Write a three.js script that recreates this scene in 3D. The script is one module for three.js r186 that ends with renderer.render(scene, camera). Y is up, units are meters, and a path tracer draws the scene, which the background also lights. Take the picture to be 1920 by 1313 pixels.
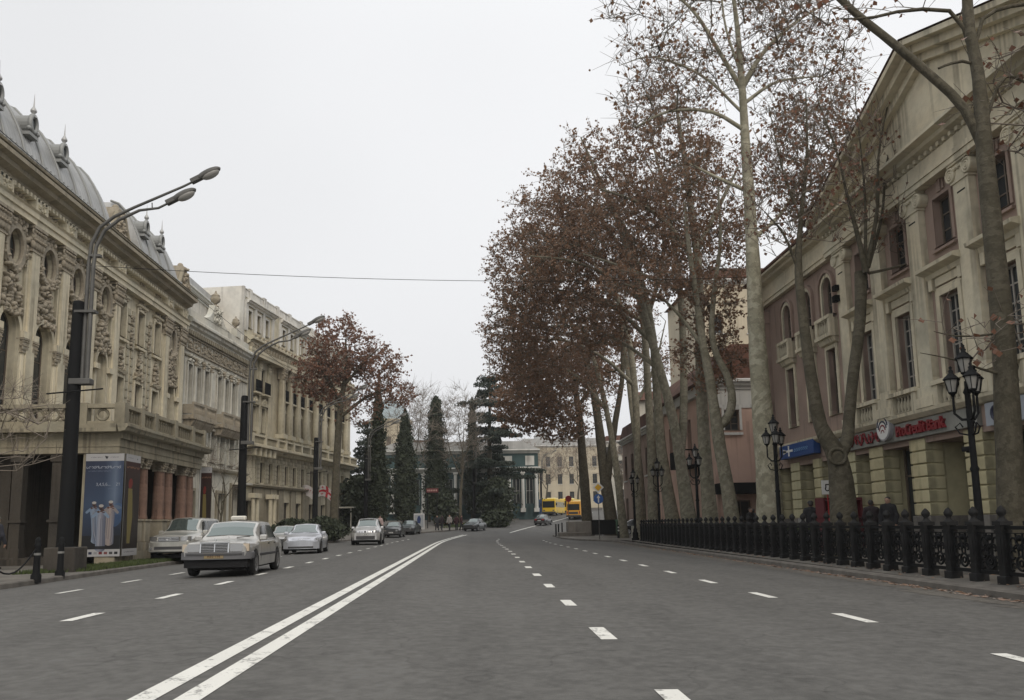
import * as THREE from 'three';
import { mergeGeometries } from 'three/addons/utils/BufferGeometryUtils.js';
import { RoundedBoxGeometry } from 'three/addons/geometries/RoundedBoxGeometry.js';
import { MarchingCubes } from 'three/addons/objects/MarchingCubes.js';
import { FontLoader } from 'three/addons/loaders/FontLoader.js';
import { TextGeometry } from 'three/addons/geometries/TextGeometry.js';

// ---------------------------------------------------------------- camera, sky, sun, exposure
const scene = new THREE.Scene();
const camera = new THREE.PerspectiveCamera(52.24, 1024 / 810.67, 0.1, 3000);
camera.setViewOffset(1024, 810.67, 0, 0, 1024, 700); // the print is cropped at the bottom
camera.position.set(0, 1.28, 0);
{
  const yaw = 2.885 * Math.PI / 180, pitch = 8.211 * Math.PI / 180;
  camera.lookAt(Math.sin(yaw) * Math.cos(pitch), 1.28 + Math.sin(pitch), -Math.cos(yaw) * Math.cos(pitch));
  camera.rotateZ(-0.0175); // hand-held, one degree off level
  camera.updateProjectionMatrix();
}
const renderer = new THREE.WebGLRenderer({ antialias: true });
renderer.setSize(1024, 700);
renderer.toneMapping = THREE.LinearToneMapping;
renderer.toneMappingExposure = 1.0;
renderer.shadowMap.enabled = true;
const sun = new THREE.DirectionalLight(0xfff3e4, 1.4);
sun.position.set(28, 80, 55);
sun.target.position.set(0, 0, -40);
sun.castShadow = true; sun.shadow.radius = 60; sun.shadow.mapSize.set(2048, 2048);
Object.assign(sun.shadow.camera, { left: -90, right: 90, top: 90, bottom: -90, near: 1, far: 260 });
scene.add(sun, sun.target);

// ---------------------------------------------------------------- helpers
function rng(seed) { let a = seed >>> 0; return () => { a = (a + 0x6D2B79F5) | 0; let t = Math.imul(a ^ (a >>> 15), 1 | a); t = (t + Math.imul(t ^ (t >>> 7), 61 | t)) ^ t; return ((t ^ (t >>> 14)) >>> 0) / 4294967296; }; }
const lerp = (a, b, t) => a + (b - a) * t, clamp = (x, a, b) => Math.min(b, Math.max(a, x));
const smooth = (a, b, x) => { const t = clamp((x - a) / (b - a), 0, 1); return t * t * (3 - 2 * t); };
const V3 = (x, y, z) => new THREE.Vector3(x, y, z);
const used = {};
function numbered(n) { const k = used[n] = (used[n] ?? -1) + 1; return k ? `${n}_${String(k).padStart(3, '0')}` : n; }
function tag(o, label, category, group, kind) {
  if (label) o.userData.label = label; if (category) o.userData.category = category;
  if (group) o.userData.group = group; if (kind) o.userData.kind = kind; return o;
}
// D is metres ahead of the camera along the street (world z = -D)
function thing(name, label, category, [x, y, D] = [0, 0, 0], turn = 0, group) {
  const o = new THREE.Group(); o.name = numbered(name); o.position.set(x, y, -D); o.rotation.y = turn; scene.add(o);
  return tag(o, label, category, group);
}
function copyThing(src, label, [x, y, D], turn = 0, scale = 1) {
  const o = src.clone(); o.name = numbered(src.name.replace(/_\d{3}$/, '')); o.position.set(x, y, -D); o.rotation.set(0, turn, 0); o.scale.setScalar(scale);
  o.userData = { ...src.userData }; if (label) o.userData.label = label; scene.add(o); return o;
}
// uv in metres, by each triangle's main direction
function boxUV(g) {
  const p = g.attributes.position, n = p.count, uv = new Float32Array(n * 2);
  for (let i = 0; i < n; i += 3) {
    const ax = p.getX(i), ay = p.getY(i), az = p.getZ(i), bx = p.getX(i + 1) - ax, by = p.getY(i + 1) - ay, bz = p.getZ(i + 1) - az, cx = p.getX(i + 2) - ax, cy = p.getY(i + 2) - ay, cz = p.getZ(i + 2) - az;
    const nx = Math.abs(by * cz - bz * cy), ny = Math.abs(bz * cx - bx * cz), nz = Math.abs(bx * cy - by * cx);
    for (let k = i; k < i + 3; k++) {
      const x = p.getX(k), y = p.getY(k), z = p.getZ(k);
      if (ny > nx && ny > nz) { uv[2 * k] = x; uv[2 * k + 1] = z; } else if (nx > nz) { uv[2 * k] = z; uv[2 * k + 1] = y; } else { uv[2 * k] = x; uv[2 * k + 1] = y; }
    }
  }
  g.setAttribute('uv', new THREE.BufferAttribute(uv, 2)); return g;
}
function plain(g, keepUV) {
  const h = g.index ? g.toNonIndexed() : g;
  for (const k of Object.keys(h.attributes)) if (!['position', 'normal', 'uv'].includes(k)) h.deleteAttribute(k);
  if (!h.attributes.normal) h.computeVertexNormals();
  h.morphAttributes = {};
  if (!keepUV) boxUV(h);
  return h;
}
function join(list, keepUV) { const a = list.flat(9).map(g => plain(g, keepUV)); return a.length > 1 ? mergeGeometries(a) : a[0]; }
function mesh(name, geo, mat, parent, kind) {
  const m = new THREE.Mesh(geo, mat); m.name = name; m.castShadow = m.receiveShadow = true; if (kind) m.userData.kind = kind;
  (parent ?? scene).add(m); return m;
}
const TINY = new Set(['dentil_band', 'modillion', 'cornice_ornament', 'roof_fringe', 'grille_bars', 'lettering', 'keystone', 'frieze_panel', 'frieze_ornament', 'string_course', 'attic_balustrade']); // joined: too small to pick apart
function part(name, geos, mat, parent, keepUV) { return mesh(name, join([geos], keepUV), mat, parent, parent && TINY.has(name) ? 'stuff' : undefined); }
function struct(name, geos, mat, keepUV) { const m = mesh(numbered(name), join([geos], keepUV), mat); m.userData.kind = 'structure'; return m; }
const T = (g, x = 0, y = 0, z = 0) => g.translate(x, y, z);
function bx(x0, x1, y0, y1, z0, z1) { return new THREE.BoxGeometry(x1 - x0, y1 - y0, z1 - z0).translate((x0 + x1) / 2, (y0 + y1) / 2, (z0 + z1) / 2); }
function rbx(x0, x1, y0, y1, z0, z1, r = 0.02, s = 2) { return new RoundedBoxGeometry(x1 - x0, y1 - y0, z1 - z0, s, r).translate((x0 + x1) / 2, (y0 + y1) / 2, (z0 + z1) / 2); }
function lathe(pts, seg = 12) { return new THREE.LatheGeometry(pts.map(p => new THREE.Vector2(p[0], p[1])), seg); }
function cyl(r0, r1, y0, y1, seg = 12) { return new THREE.CylinderGeometry(r1, r0, y1 - y0, seg).translate(0, (y0 + y1) / 2, 0); }
function ball(r, x, y, z, d = 1) { return new THREE.IcosahedronGeometry(r, d).translate(x, y, z); }
// several tapered tubes through points [x,y,z,r], smooth normals, uv along the length in metres
class Tubes {
  constructor() { this.p = []; this.n = []; this.u = []; }
  add(pts, sides = 6) {
    let t = V3(0, 1, 0), a = V3(), b = V3(), rings = [], len = 0;
    for (let i = 0; i < pts.length; i++) {
      const q = pts[Math.max(0, i - 1)], s = pts[Math.min(pts.length - 1, i + 1)];
      t.set(s[0] - q[0], s[1] - q[1], s[2] - q[2]).normalize();
      if (i === 0) { a.set(Math.abs(t.y) > 0.8 ? 1 : 0, Math.abs(t.y) > 0.8 ? 0 : 1, 0); }
      a.addScaledVector(t, -a.dot(t)).normalize(); b.crossVectors(t, a);
      if (i) len += Math.hypot(pts[i][0] - pts[i - 1][0], pts[i][1] - pts[i - 1][1], pts[i][2] - pts[i - 1][2]);
      const ring = [];
      for (let k = 0; k <= sides; k++) {
        const w = k / sides * Math.PI * 2, c = Math.cos(w), d = Math.sin(w), nx = a.x * c + b.x * d, ny = a.y * c + b.y * d, nz = a.z * c + b.z * d, r = pts[i][3];
        ring.push([pts[i][0] + nx * r, pts[i][1] + ny * r, pts[i][2] + nz * r, nx, ny, nz, k / sides * Math.max(0.3, Math.round(r * 6)), len]);
      }
      rings.push(ring);
    }
    const put = v => { this.p.push(v[0], v[1], v[2]); this.n.push(v[3], v[4], v[5]); this.u.push(v[6], v[7]); };
    for (let i = 0; i + 1 < rings.length; i++) for (let k = 0; k < sides; k++) {
      const A = rings[i][k], B = rings[i][k + 1], C = rings[i + 1][k], E = rings[i + 1][k + 1];
      put(A); put(B); put(C); put(B); put(E); put(C);
    }
    return this;
  }
  geo() {
    const g = new THREE.BufferGeometry();
    g.setAttribute('position', new THREE.Float32BufferAttribute(this.p, 3)); g.setAttribute('normal', new THREE.Float32BufferAttribute(this.n, 3)); g.setAttribute('uv', new THREE.Float32BufferAttribute(this.u, 2));
    return g;
  }
}
const tube = (pts, sides = 6) => new Tubes().add(pts, sides).geo();
const bar = (a, b, r, sides = 6) => tube([[...a, r], [...b, r]], sides);
function rawGeo(p, uv) { const g = new THREE.BufferGeometry(); g.setAttribute('position', new THREE.Float32BufferAttribute(p, 3)); if (uv) g.setAttribute('uv', new THREE.Float32BufferAttribute(uv, 2)); g.computeVertexNormals(); return g; }
function shapeOf(pts) { const s = new THREE.Shape(); pts.forEach(([x, y], i) => i ? s.lineTo(x, y) : s.moveTo(x, y)); s.closePath(); return s; }
function extr(shape, depth, bevel = 0, curve = 8) { return new THREE.ExtrudeGeometry(shape, { depth, bevelEnabled: bevel > 0, bevelSize: bevel, bevelThickness: bevel, bevelSegments: 1, curveSegments: curve }); }
// moulding: a profile [z, y] run along x from x0 to x1
function mould(profile, x0, x1) { const g = extr(shapeOf(profile), x1 - x0); g.rotateY(Math.PI / 2); g.scale(1, 1, -1); const p = g.attributes.position, nn = g.attributes.normal; g.translate(x0, 0, 0); if (g.index) { } return flip(g); }
function flip(g) { const h = g.index ? g.toNonIndexed() : g; for (const k of ['position', 'normal', 'uv']) { const a = h.attributes[k]; if (!a) continue; const s = a.itemSize, v = a.array; for (let i = 0; i < a.count; i += 3) for (let c = 0; c < s; c++) { const t = v[(i + 1) * s + c]; v[(i + 1) * s + c] = v[(i + 2) * s + c]; v[(i + 2) * s + c] = t; } } h.computeVertexNormals(); return h; }

// ---------------------------------------------------------------- procedural textures
function valueNoise(seed, period) {
  const R = rng(seed), tab = new Float32Array(period * period); for (let i = 0; i < tab.length; i++) tab[i] = R();
  return (x, y) => { // x, y in cells, tiles at period
    const xi = Math.floor(x), yi = Math.floor(y), fx = x - xi, fy = y - yi, sx = fx * fx * (3 - 2 * fx), sy = fy * fy * (3 - 2 * fy);
    const m = v => ((v % period) + period) % period, a = tab[m(yi) * period + m(xi)], b = tab[m(yi) * period + m(xi + 1)], c = tab[m(yi + 1) * period + m(xi)], d = tab[m(yi + 1) * period + m(xi + 1)];
    return lerp(lerp(a, b, sx), lerp(c, d, sx), sy);
  };
}
function fbm(seed, base, oct, gain = 0.5) {
  const ns = []; for (let i = 0; i < oct; i++) ns.push(valueNoise(seed + i * 17, base << i));
  return (u, v) => { let s = 0, a = 1, t = 0; for (let i = 0; i < oct; i++) { const k = base << i; s += a * ns[i](u * k, v * k); t += a; a *= gain; } return s / t; };
}
function dataTex(N, fn, metres, srgb) {
  const d = new Uint8Array(N * N * 4);
  for (let y = 0; y < N; y++) for (let x = 0; x < N; x++) { const c = fn(x / N, y / N), i = (y * N + x) * 4; d[i] = clamp(c[0], 0, 1) * 255; d[i + 1] = clamp(c[1], 0, 1) * 255; d[i + 2] = clamp(c[2], 0, 1) * 255; d[i + 3] = 255; }
  const t = new THREE.DataTexture(d, N, N, THREE.RGBAFormat); t.wrapS = t.wrapT = THREE.RepeatWrapping; t.magFilter = THREE.LinearFilter; t.minFilter = THREE.LinearMipmapLinearFilter; t.generateMipmaps = true;
  if (srgb) t.colorSpace = THREE.SRGBColorSpace; t.repeat.set(1 / metres, 1 / metres); t.needsUpdate = true; return t;
}
const grey = (k, t = 0) => [k * (1 + t), k, k * (1 - t)];
const TX = {};
{ // weathered stone: blotches, soot and rain streaks
  const a = fbm(11, 4, 5), b = fbm(23, 32, 3), s = fbm(37, 4, 3), vx = valueNoise(41, 64), vx2 = valueNoise(43, 8);
  TX.stone = dataTex(512, (u, v) => { const streak = vx(u * 64, v * 2) * 0.5 + vx2(u * 8, v * 2) * 0.5, k = 0.44 + 0.62 * a(u, v) + 0.22 * (b(u, v) - 0.5) - 0.42 * smooth(0.5, 0.85, streak) * s(u, v) * 1.4; return grey(k + 0.12, 0.09 * (s(u, v) - 0.5)); }, 7);
  TX.stoneBump = dataTex(512, (u, v) => grey(0.5 * a(u, v) + 0.5 * b(u, v)), 2.2);
  const p = fbm(51, 6, 5), q = fbm(57, 3, 2);
  TX.plaster = dataTex(512, (u, v) => { const k = 0.78 + 0.3 * (p(u, v) - 0.5) - 0.35 * smooth(0.6, 0.78, q(u, v)) * p(u, v) - 0.3 * smooth(0.55, 0.85, vx(u * 64, v * 2) * 0.6 + vx2(u * 8, v * 2) * 0.4) * q(u, v); return grey(k + 0.06, 0.06 * (q(u, v) - 0.5)); }, 9);
  const g1 = fbm(61, 128, 3, 0.7), g2 = fbm(67, 4, 4), g3 = fbm(71, 16, 3), g4 = valueNoise(73, 16), g5 = valueNoise(79, 32), cr = fbm(83, 6, 4);
  TX.asphalt = dataTex(1024, (u, v) => { let k = 0.8 + 0.6 * (g1(u, v) - 0.5) + 0.11 * (g2(u, v) - 0.5) + 0.07 * (g3(u, v) - 0.5) + 0.13 * (g4(u * 16, v * 2) - 0.5) + 0.08 * (g5(u * 32, v * 2) - 0.5); if (Math.abs(cr(u, v) - 0.5) < 0.004) k *= 0.8; return grey(k, 0.02); }, 14);
  TX.paintWear = dataTex(512, (u, v) => { const w = smooth(0.60, 0.70, g3(u, v) * 0.5 + g1(u, v) * 0.5), k = 0.95 - 0.16 * g2(u, v) - 0.62 * w; return grey(k, 0.01); }, 3);
  TX.asphaltBump = dataTex(512, (u, v) => grey(g1(u, v)), 1.6);
  const w1 = fbm(81, 7, 4, 0.6), w2 = fbm(87, 14, 3), w3 = fbm(91, 40, 2);
  TX.bark = dataTex(512, (u, v) => { const m = smooth(0.45, 0.52, w1(u, v)), n = smooth(0.44, 0.54, w2(u, v)), f = 0.88 + 0.24 * (w3(u, v) - 0.5); const c = [lerp(0.72, 0.92, m), lerp(0.72, 0.92, m), lerp(0.62, 0.82, m)]; return [c[0] * lerp(0.8, 1, n) * f, c[1] * lerp(0.79, 1, n) * f, c[2] * lerp(0.78, 1, n) * f]; }, 1.6);
  TX.barkBump = dataTex(256, (u, v) => grey(0.5 * smooth(0.42, 0.55, w1(u, v)) + 0.5 * w3(u, v)), 1.2);
  const m1 = fbm(95, 8, 4), m2 = valueNoise(97, 128);
  TX.metal = dataTex(256, (u, v) => grey(0.72 + 0.4 * (m1(u, v) - 0.5) + 0.1 * m2(u * 128, v * 4)), 4);
  const d1 = fbm(101, 6, 5);
  TX.dirt = dataTex(512, (u, v) => grey(0.55 + 0.7 * (d1(u, v) - 0.5) + 0.2), 5);
}
function tex(name, metres) { const t = TX[name].clone(); t.repeat.set(1 / metres, 1 / metres); t.needsUpdate = true; return t; }
const lin = (r, g, b) => new THREE.Color().setRGB(r, g, b);
function mat(c, o = {}) {
  const { physical, ...rest } = o; const p = { color: lin(...c), roughness: 0.85, metalness: 0, ...rest };
  return physical ? new THREE.MeshPhysicalMaterial(p) : new THREE.MeshStandardMaterial(p);
}
const stoneMat = (c, scale = 7, bump = 0.02) => mat(c, { map: tex('stone', scale), bumpMap: TX.stoneBump, bumpScale: bump, roughness: 0.92 });
const M = {
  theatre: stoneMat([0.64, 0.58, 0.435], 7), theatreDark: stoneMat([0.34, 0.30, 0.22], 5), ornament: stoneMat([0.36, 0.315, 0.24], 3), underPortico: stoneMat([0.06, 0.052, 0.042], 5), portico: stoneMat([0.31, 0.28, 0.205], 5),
  pink: stoneMat([0.25, 0.155, 0.115], 3), pale: stoneMat([0.60, 0.58, 0.50], 8), white: stoneMat([0.68, 0.66, 0.60], 9, 0.01), hotel: stoneMat([0.56, 0.51, 0.38], 8), lower: stoneMat([0.30, 0.27, 0.20], 6),
  bankWall: mat([0.37, 0.275, 0.225], { map: tex('plaster', 6), bumpMap: TX.stoneBump, bumpScale: 0.012, roughness: 0.95 }), bankTrim: stoneMat([0.66, 0.60, 0.45], 6, 0.012), bankPier: stoneMat([0.54, 0.49, 0.305], 6, 0.01), bankPlinth: stoneMat([0.20, 0.185, 0.165], 4),
  salmon: mat([0.62, 0.43, 0.345], { map: tex('plaster', 7), roughness: 0.95 }), cream: mat([0.56, 0.49, 0.36], { map: tex('plaster', 9), roughness: 0.95 }), teal: mat([0.06, 0.105, 0.108], { map: tex('plaster', 8), roughness: 0.9 }), offwhite: mat([0.7, 0.7, 0.66], { map: tex('plaster', 8), roughness: 0.9 }),
  signGrey: mat([0.30, 0.30, 0.27], { roughness: 0.7, map: tex('metal', 3) }), zinc: mat([0.50, 0.50, 0.485], { roughness: 0.5, metalness: 0.35, map: tex('metal', 5) }), zincRib: mat([0.27, 0.275, 0.265], { roughness: 0.6, metalness: 0.3 }), rust: mat([0.16, 0.075, 0.05], { roughness: 0.9, map: tex('dirt', 4) }),
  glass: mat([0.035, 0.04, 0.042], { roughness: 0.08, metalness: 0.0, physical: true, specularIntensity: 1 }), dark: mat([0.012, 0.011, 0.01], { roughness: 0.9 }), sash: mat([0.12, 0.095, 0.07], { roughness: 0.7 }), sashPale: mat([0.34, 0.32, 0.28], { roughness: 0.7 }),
  asphalt: mat([0.116, 0.115, 0.109], { map: TX.asphalt, bumpMap: TX.asphaltBump, bumpScale: 0.006, roughness: 0.92 }), pave: mat([0.19, 0.175, 0.15], { map: tex('dirt', 4), bumpMap: TX.asphaltBump, bumpScale: 0.006 }), kerb: mat([0.17, 0.155, 0.135], { map: tex('dirt', 2), bumpMap: TX.stoneBump, bumpScale: 0.01 }), soil: mat([0.07, 0.055, 0.04], { map: tex('dirt', 3) }), paint: mat([0.78, 0.78, 0.73], { map: tex('paintWear', 3.1), roughness: 0.75 }),
  iron: mat([0.010, 0.0105, 0.011], { roughness: 0.75, physical: true, specularIntensity: 0.3 }), ironWorn: mat([0.026, 0.026, 0.026], { roughness: 0.7, physical: true, specularIntensity: 0.35, map: tex('dirt', 1) }), steel: mat([0.14, 0.137, 0.127], { roughness: 0.6, metalness: 0.4, map: tex('metal', 2) }), lampGlass: mat([0.44, 0.43, 0.40], { roughness: 0.4, transmission: 0.3, thickness: 0, physical: true }),
  bark: mat([0.31, 0.29, 0.245], { map: tex('bark', 1.6), bumpMap: TX.barkBump, bumpScale: 0.008, roughness: 0.95 }), barkDark: mat([0.13, 0.115, 0.09], { map: tex('bark', 1.3), bumpMap: TX.barkBump, bumpScale: 0.012, roughness: 0.95 }), barkPale: mat([0.45, 0.425, 0.36], { map: tex('bark', 2.4), bumpMap: TX.barkBump, bumpScale: 0.006, roughness: 0.95 }), twig: mat([0.18, 0.152, 0.122], { roughness: 0.95 }),
  leafBrown: mat([0.235, 0.135, 0.078], { roughness: 0.95, physical: true, transmission: 0.35, thickness: 0, side: THREE.DoubleSide }), leafRust: mat([0.20, 0.092, 0.052], { roughness: 0.95, physical: true, transmission: 0.35, thickness: 0, side: THREE.DoubleSide }),
  leafGreen: mat([0.036, 0.046, 0.026], { roughness: 0.9, side: THREE.DoubleSide }), needle: mat([0.034, 0.046, 0.034], { roughness: 0.9, side: THREE.DoubleSide }), grass: mat([0.055, 0.075, 0.022], { roughness: 0.95, side: THREE.DoubleSide }),
  rubber: mat([0.014, 0.014, 0.014], { roughness: 0.85 }), chrome: mat([0.6, 0.6, 0.6], { roughness: 0.2, metalness: 1 }), blackPlastic: mat([0.014, 0.014, 0.015], { roughness: 0.75, physical: true, specularIntensity: 0.4 }), yellow: mat([0.75, 0.50, 0.03], { roughness: 0.4, physical: true, clearcoat: 0.6 }),
};
{ // overcast sky: pale grey, a little brighter overhead, soft broken cloud
  const W = 512, H = 256, d = new Float32Array(W * H * 4), c1 = fbm(5, 4, 5), c2 = fbm(9, 3, 4);
  for (let y = 0; y < H; y++) for (let x = 0; x < W; x++) {
    const el = ((y + 0.5) / H - 0.5) * Math.PI, h = Math.max(0, Math.sin(el)), n = c1(x / W, y / H * 0.5) - 0.5, m = c2(x / W, y / H * 0.5 + 0.3) - 0.5;
    const k = 0.76 + 0.17 * Math.pow(h, 0.6) + 0.40 * smooth(0.5, 1, h) + (0.34 * n + 0.24 * m) * smooth(0, 0.3, h), i = (y * W + x) * 4;
    d[i] = k * 0.985; d[i + 1] = k * 0.995; d[i + 2] = k * 1.015; d[i + 3] = 1;
  }
  const t = new THREE.DataTexture(d, W, H, THREE.RGBAFormat, THREE.FloatType); t.mapping = THREE.EquirectangularReflectionMapping; t.magFilter = THREE.LinearFilter; t.needsUpdate = true;
  scene.background = t; scene.environment = t;
}
// ---------------------------------------------------------------- terrain, road, pavements
const rise = D => { const d = Math.max(0, D - 60); return D < 140 ? 0.00045 * d * d : 2.88 + 0.04 * (D - 140); };
function groundY(X, D) { const t = clamp(-2.5 - X, 0, 10.5); return rise(D) - 0.0033 * t * t * (1 - smooth(42, 70, D)) - 0.0175 * clamp(X, -22, 22); } // crowned, falling gently to the right
const table = rows => D => { let i = 0; while (i < rows.length - 2 && D > rows[i + 1][0]) i++; const [a, x] = rows[i], [b, y] = rows[i + 1]; return lerp(x, y, (D - a) / (b - a)); };
const kerbL = table([[-12, -11.2], [14, -11.2], [21, -11.4], [31, -12], [44, -12.4], [55, -11.7], [64, -10.4], [75, -9.2], [84, -8], [90, -6], [96, -3], [106, 1.4], [131, 7.6], [140, 11], [175, 24]]);
const kerbR = table([[-12, 9.2], [14, 9.34], [27, 9.68], [45, 10.2], [62, 10.9], [65, 10.6], [69, 8.6], [74, 7.9], [82, 7.9], [88, 9], [95, 11.2], [106, 14.5], [130, 22.5], [175, 38]]);
const paveL = D => groundY(kerbL(D), D) + 0.14;
const paveR = (X, D) => groundY(kerbR(D), D) + 0.14 + clamp(0.06 * (X - 9.6), 0, 0.34) * (1 - smooth(55, 70, D));
const bend = D => D < 60 ? 0 : D < 120 ? 0.0026 * (D - 60) ** 2 : 9.36 + 0.312 * (D - 120);
function sheet(stations, across, y) { // stations: D values; across(D) -> X list; y(X, D)
  const p = [], q = (X, D) => [X, y(X, D), -D];
  for (let i = 0; i + 1 < stations.length; i++) { const a = across(stations[i]), b = across(stations[i + 1]); for (let k = 0; k + 1 < a.length; k++) { const A = q(a[k], stations[i]), B = q(a[k + 1], stations[i]), C = q(b[k], stations[i + 1]), E = q(b[k + 1], stations[i + 1]); p.push(...A, ...B, ...C, ...B, ...E, ...C); } }
  return rawGeo(p);
}
const span = (a, b, n) => Array.from({ length: n + 1 }, (_, i) => lerp(a, b, i / n));
{
  const Ds = [...span(-12, 60, 36), ...span(62, 176, 57)];
  const g = sheet([-60, -12, ...span(0, 60, 12), ...span(65, 180, 23), 240, 400, 900, 2400], D => [-1500, -300, -120, -60, -30, -13, -8, 0, 8, 13, 30, 60, 120, 300, 1500], (X, D) => groundY(clamp(X, -13, 20), Math.min(D, 300)) - 0.4 - (D > 180 ? 0.3 : 0));
  struct('terrain', g, M.soil);
  const road = struct('road', sheet(Ds, D => span(kerbL(D), kerbR(D), 16), groundY), M.asphalt);
  // painted lines, each its own sheet just above the asphalt
  const line = (f, D0, D1, w, n) => sheet(span(D0, D1, n), D => [f(D) - w / 2, f(D) + w / 2], (X, D) => groundY(X, D) + 0.006);
  const R = rng(3);
  const row = (f, D0, step, D1, w = 0.19, len = 1.05) => { for (let D = D0; D < D1; D += step) part('lane_dash', line(f, D - len / 2 + (R() - 0.5) * 0.1, D + len / 2 + (R() - 0.5) * 0.1, w * (0.95 + 0.1 * R()), 2), M.paint, road); };
  row(D => 1.5 + 0.011 * (Math.min(D, 40) - 6) + bend(D), 6.2, 3.93, 76);
  row(D => 5.27 + 0.012 * (Math.min(D, 45) - 8) + bend(D) * 0.8, 7.75, 3.82, 70, 0.17, 1.15);
  row(D => -5.62 - 0.011 * (Math.min(D, 40) - 13) + bend(D) * 0.9, 12.55, 3.55, 76, 0.17);
  row(D => -8.6 - 0.006 * (D - 19), 18.5, 3.3, 48, 0.14);
  for (const s of [-0.17, 0.17]) part('centre_line', line(D => -2.26 + s - 0.004 * Math.min(D, 55) + bend(D), -4, 86, 0.2, 70), M.paint, road);
  part('edge_line', line(D => 1.5 + bend(D), 92, 160, 0.22, 50), M.paint, road);
  { // pale dust that gathers along the right gutter
    const p = [], R2 = rng(14); for (let D = 6; D < 62; D += 0.8) { const w = () => 0.55 + 0.5 * R2(), q = (o, d) => [kerbR(d) - o, groundY(kerbR(d) - o, d) + 0.004, -d]; const A = q(0.02, D), B = q(0.02, D + 0.8), C = q(w(), D), E = q(w(), D + 0.8); p.push(...C, ...A, ...E, ...A, ...B, ...E); }
    mesh('gutter_dust', boxUV(rawGeo(p)), mat([0.135, 0.127, 0.112], { map: TX.asphalt, bumpMap: TX.asphaltBump, bumpScale: 0.006, roughness: 0.95 }), road);
  }
  // pavements with a stone kerb
  const kp = [[0, -0.12], [0.015, 0.11], [0.045, 0.14], [0.3, 0.145]];
  for (const side of [-1, 1]) {
    const f = side < 0 ? kerbL : kerbR, Y = (X, D) => (side < 0 ? paveL(D) : paveR(X, D));
    const p = []; const at = (D, j) => [f(D) + side * kp[j][0], groundY(f(D), D) + kp[j][1], -D];
    for (let i = 0; i + 1 < Ds.length; i++) for (let j = 0; j < 3; j++) { const A = at(Ds[i], j), B = at(Ds[i], j + 1), C = at(Ds[i + 1], j), E = at(Ds[i + 1], j + 1); side > 0 ? p.push(...A, ...B, ...C, ...B, ...E, ...C) : p.push(...B, ...A, ...C, ...E, ...B, ...C); }
    const pv = struct('pavement', sheet(Ds, D => { const a = [0.3, 1, 2.5, 4.5, 6, 9, 16, 30, 60].map(o => f(D) + side * o); return side < 0 ? a.reverse() : a; }, Y), M.pave);
    mesh('kerb', boxUV(rawGeo(p)), M.kerb, pv);
  }
}
const blade = (R, h) => { const a = R() * 6.28, w = 0.02 + 0.015 * R(), l = (R() - 0.5) * h, c = Math.cos(a), s = Math.sin(a); return [-c * w, 0, -s * w, c * w, 0, s * w, l * s, h * (0.6 + 0.6 * R()), l * c]; };
function grassPatch(label, pts, n, y, h, seed) { // pts: quad corners [X, D] in order
  const R = rng(seed), p = [];
  for (let i = 0; i < n; i++) {
    const u = R(), v = R(), X = lerp(lerp(pts[0][0], pts[1][0], u), lerp(pts[3][0], pts[2][0], u), v), D = lerp(lerp(pts[0][1], pts[1][1], u), lerp(pts[3][1], pts[2][1], u), v), b = blade(R, h), yy = y(X, D);
    for (let k = 0; k < 9; k += 3) p.push(b[k] + X, b[k + 1] + yy, b[k + 2] - D);
  }
  return tag(mesh(numbered('grass'), rawGeo(p), M.grass), label, 'grass', null, 'stuff');
}
grassPatch('low green grass verge between the kerb and the poster-wrapped portico corner', [[-13.6, 25.5], [-11.95, 27], [-12.55, 42], [-13.5, 42]], 9000, (X, D) => paveL(D), 0.13, 5);
grassPatch('strip of grass beside the kerb behind the silver saloon', [[-14.5, 52], [-12.4, 52], [-11, 62], [-14, 62]], 5000, (X, D) => paveL(D), 0.16, 7);
grassPatch('grass bank along the far bend of the street', [[-4, 100], [1, 107], [7, 131], [3, 131]], 5000, (X, D) => Math.max(paveL(D), groundY(X, D)) + 0.1, 0.3, 9);
// ---------------------------------------------------------------- building vocabulary
// openings: {x, y0, y1, w, kind: 'rect' | 'arch' | 'oval'}; local frame: x along the wall, y up, z out of the wall
function holePath(o, grow = 0) {
  const h = new THREE.Path(), r = o.w / 2 + grow, y0 = o.y0 - (o.kind === 'oval' ? grow : 0), y1 = o.y1 + grow;
  if (o.kind === 'oval') h.absellipse(o.x, (y0 + y1) / 2, r, (y1 - y0) / 2, 0, Math.PI * 2);
  else if (o.kind === 'arch') { h.moveTo(o.x - r, y0); h.lineTo(o.x - r, y1 - r); h.absarc(o.x, y1 - r, r, Math.PI, 0, true); h.lineTo(o.x + r, y0); h.closePath(); }
  else { h.moveTo(o.x - r, y0); h.lineTo(o.x - r, y1); h.lineTo(o.x + r, y1); h.lineTo(o.x + r, y0); h.closePath(); }
  return h;
}
function wallGeo(x0, x1, y0, y1, openings, thick = 0.45) {
  const s = shapeOf([[x0, y0], [x1, y0], [x1, y1], [x0, y1]]); openings.forEach(o => s.holes.push(holePath(o)));
  return extr(s, thick, 0, 10).translate(0, 0, -thick);
}
function surround(o, t, depth, z = 0) { // raised frame round an opening
  const s = new THREE.Shape(holePath(o, t).getPoints(12)), h = new THREE.Path(holePath(o, -0.005).getPoints(12)); s.holes.push(h);
  return extr(s, depth, 0.015, 10).translate(0, 0, z);
}
const winCache = {};
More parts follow.
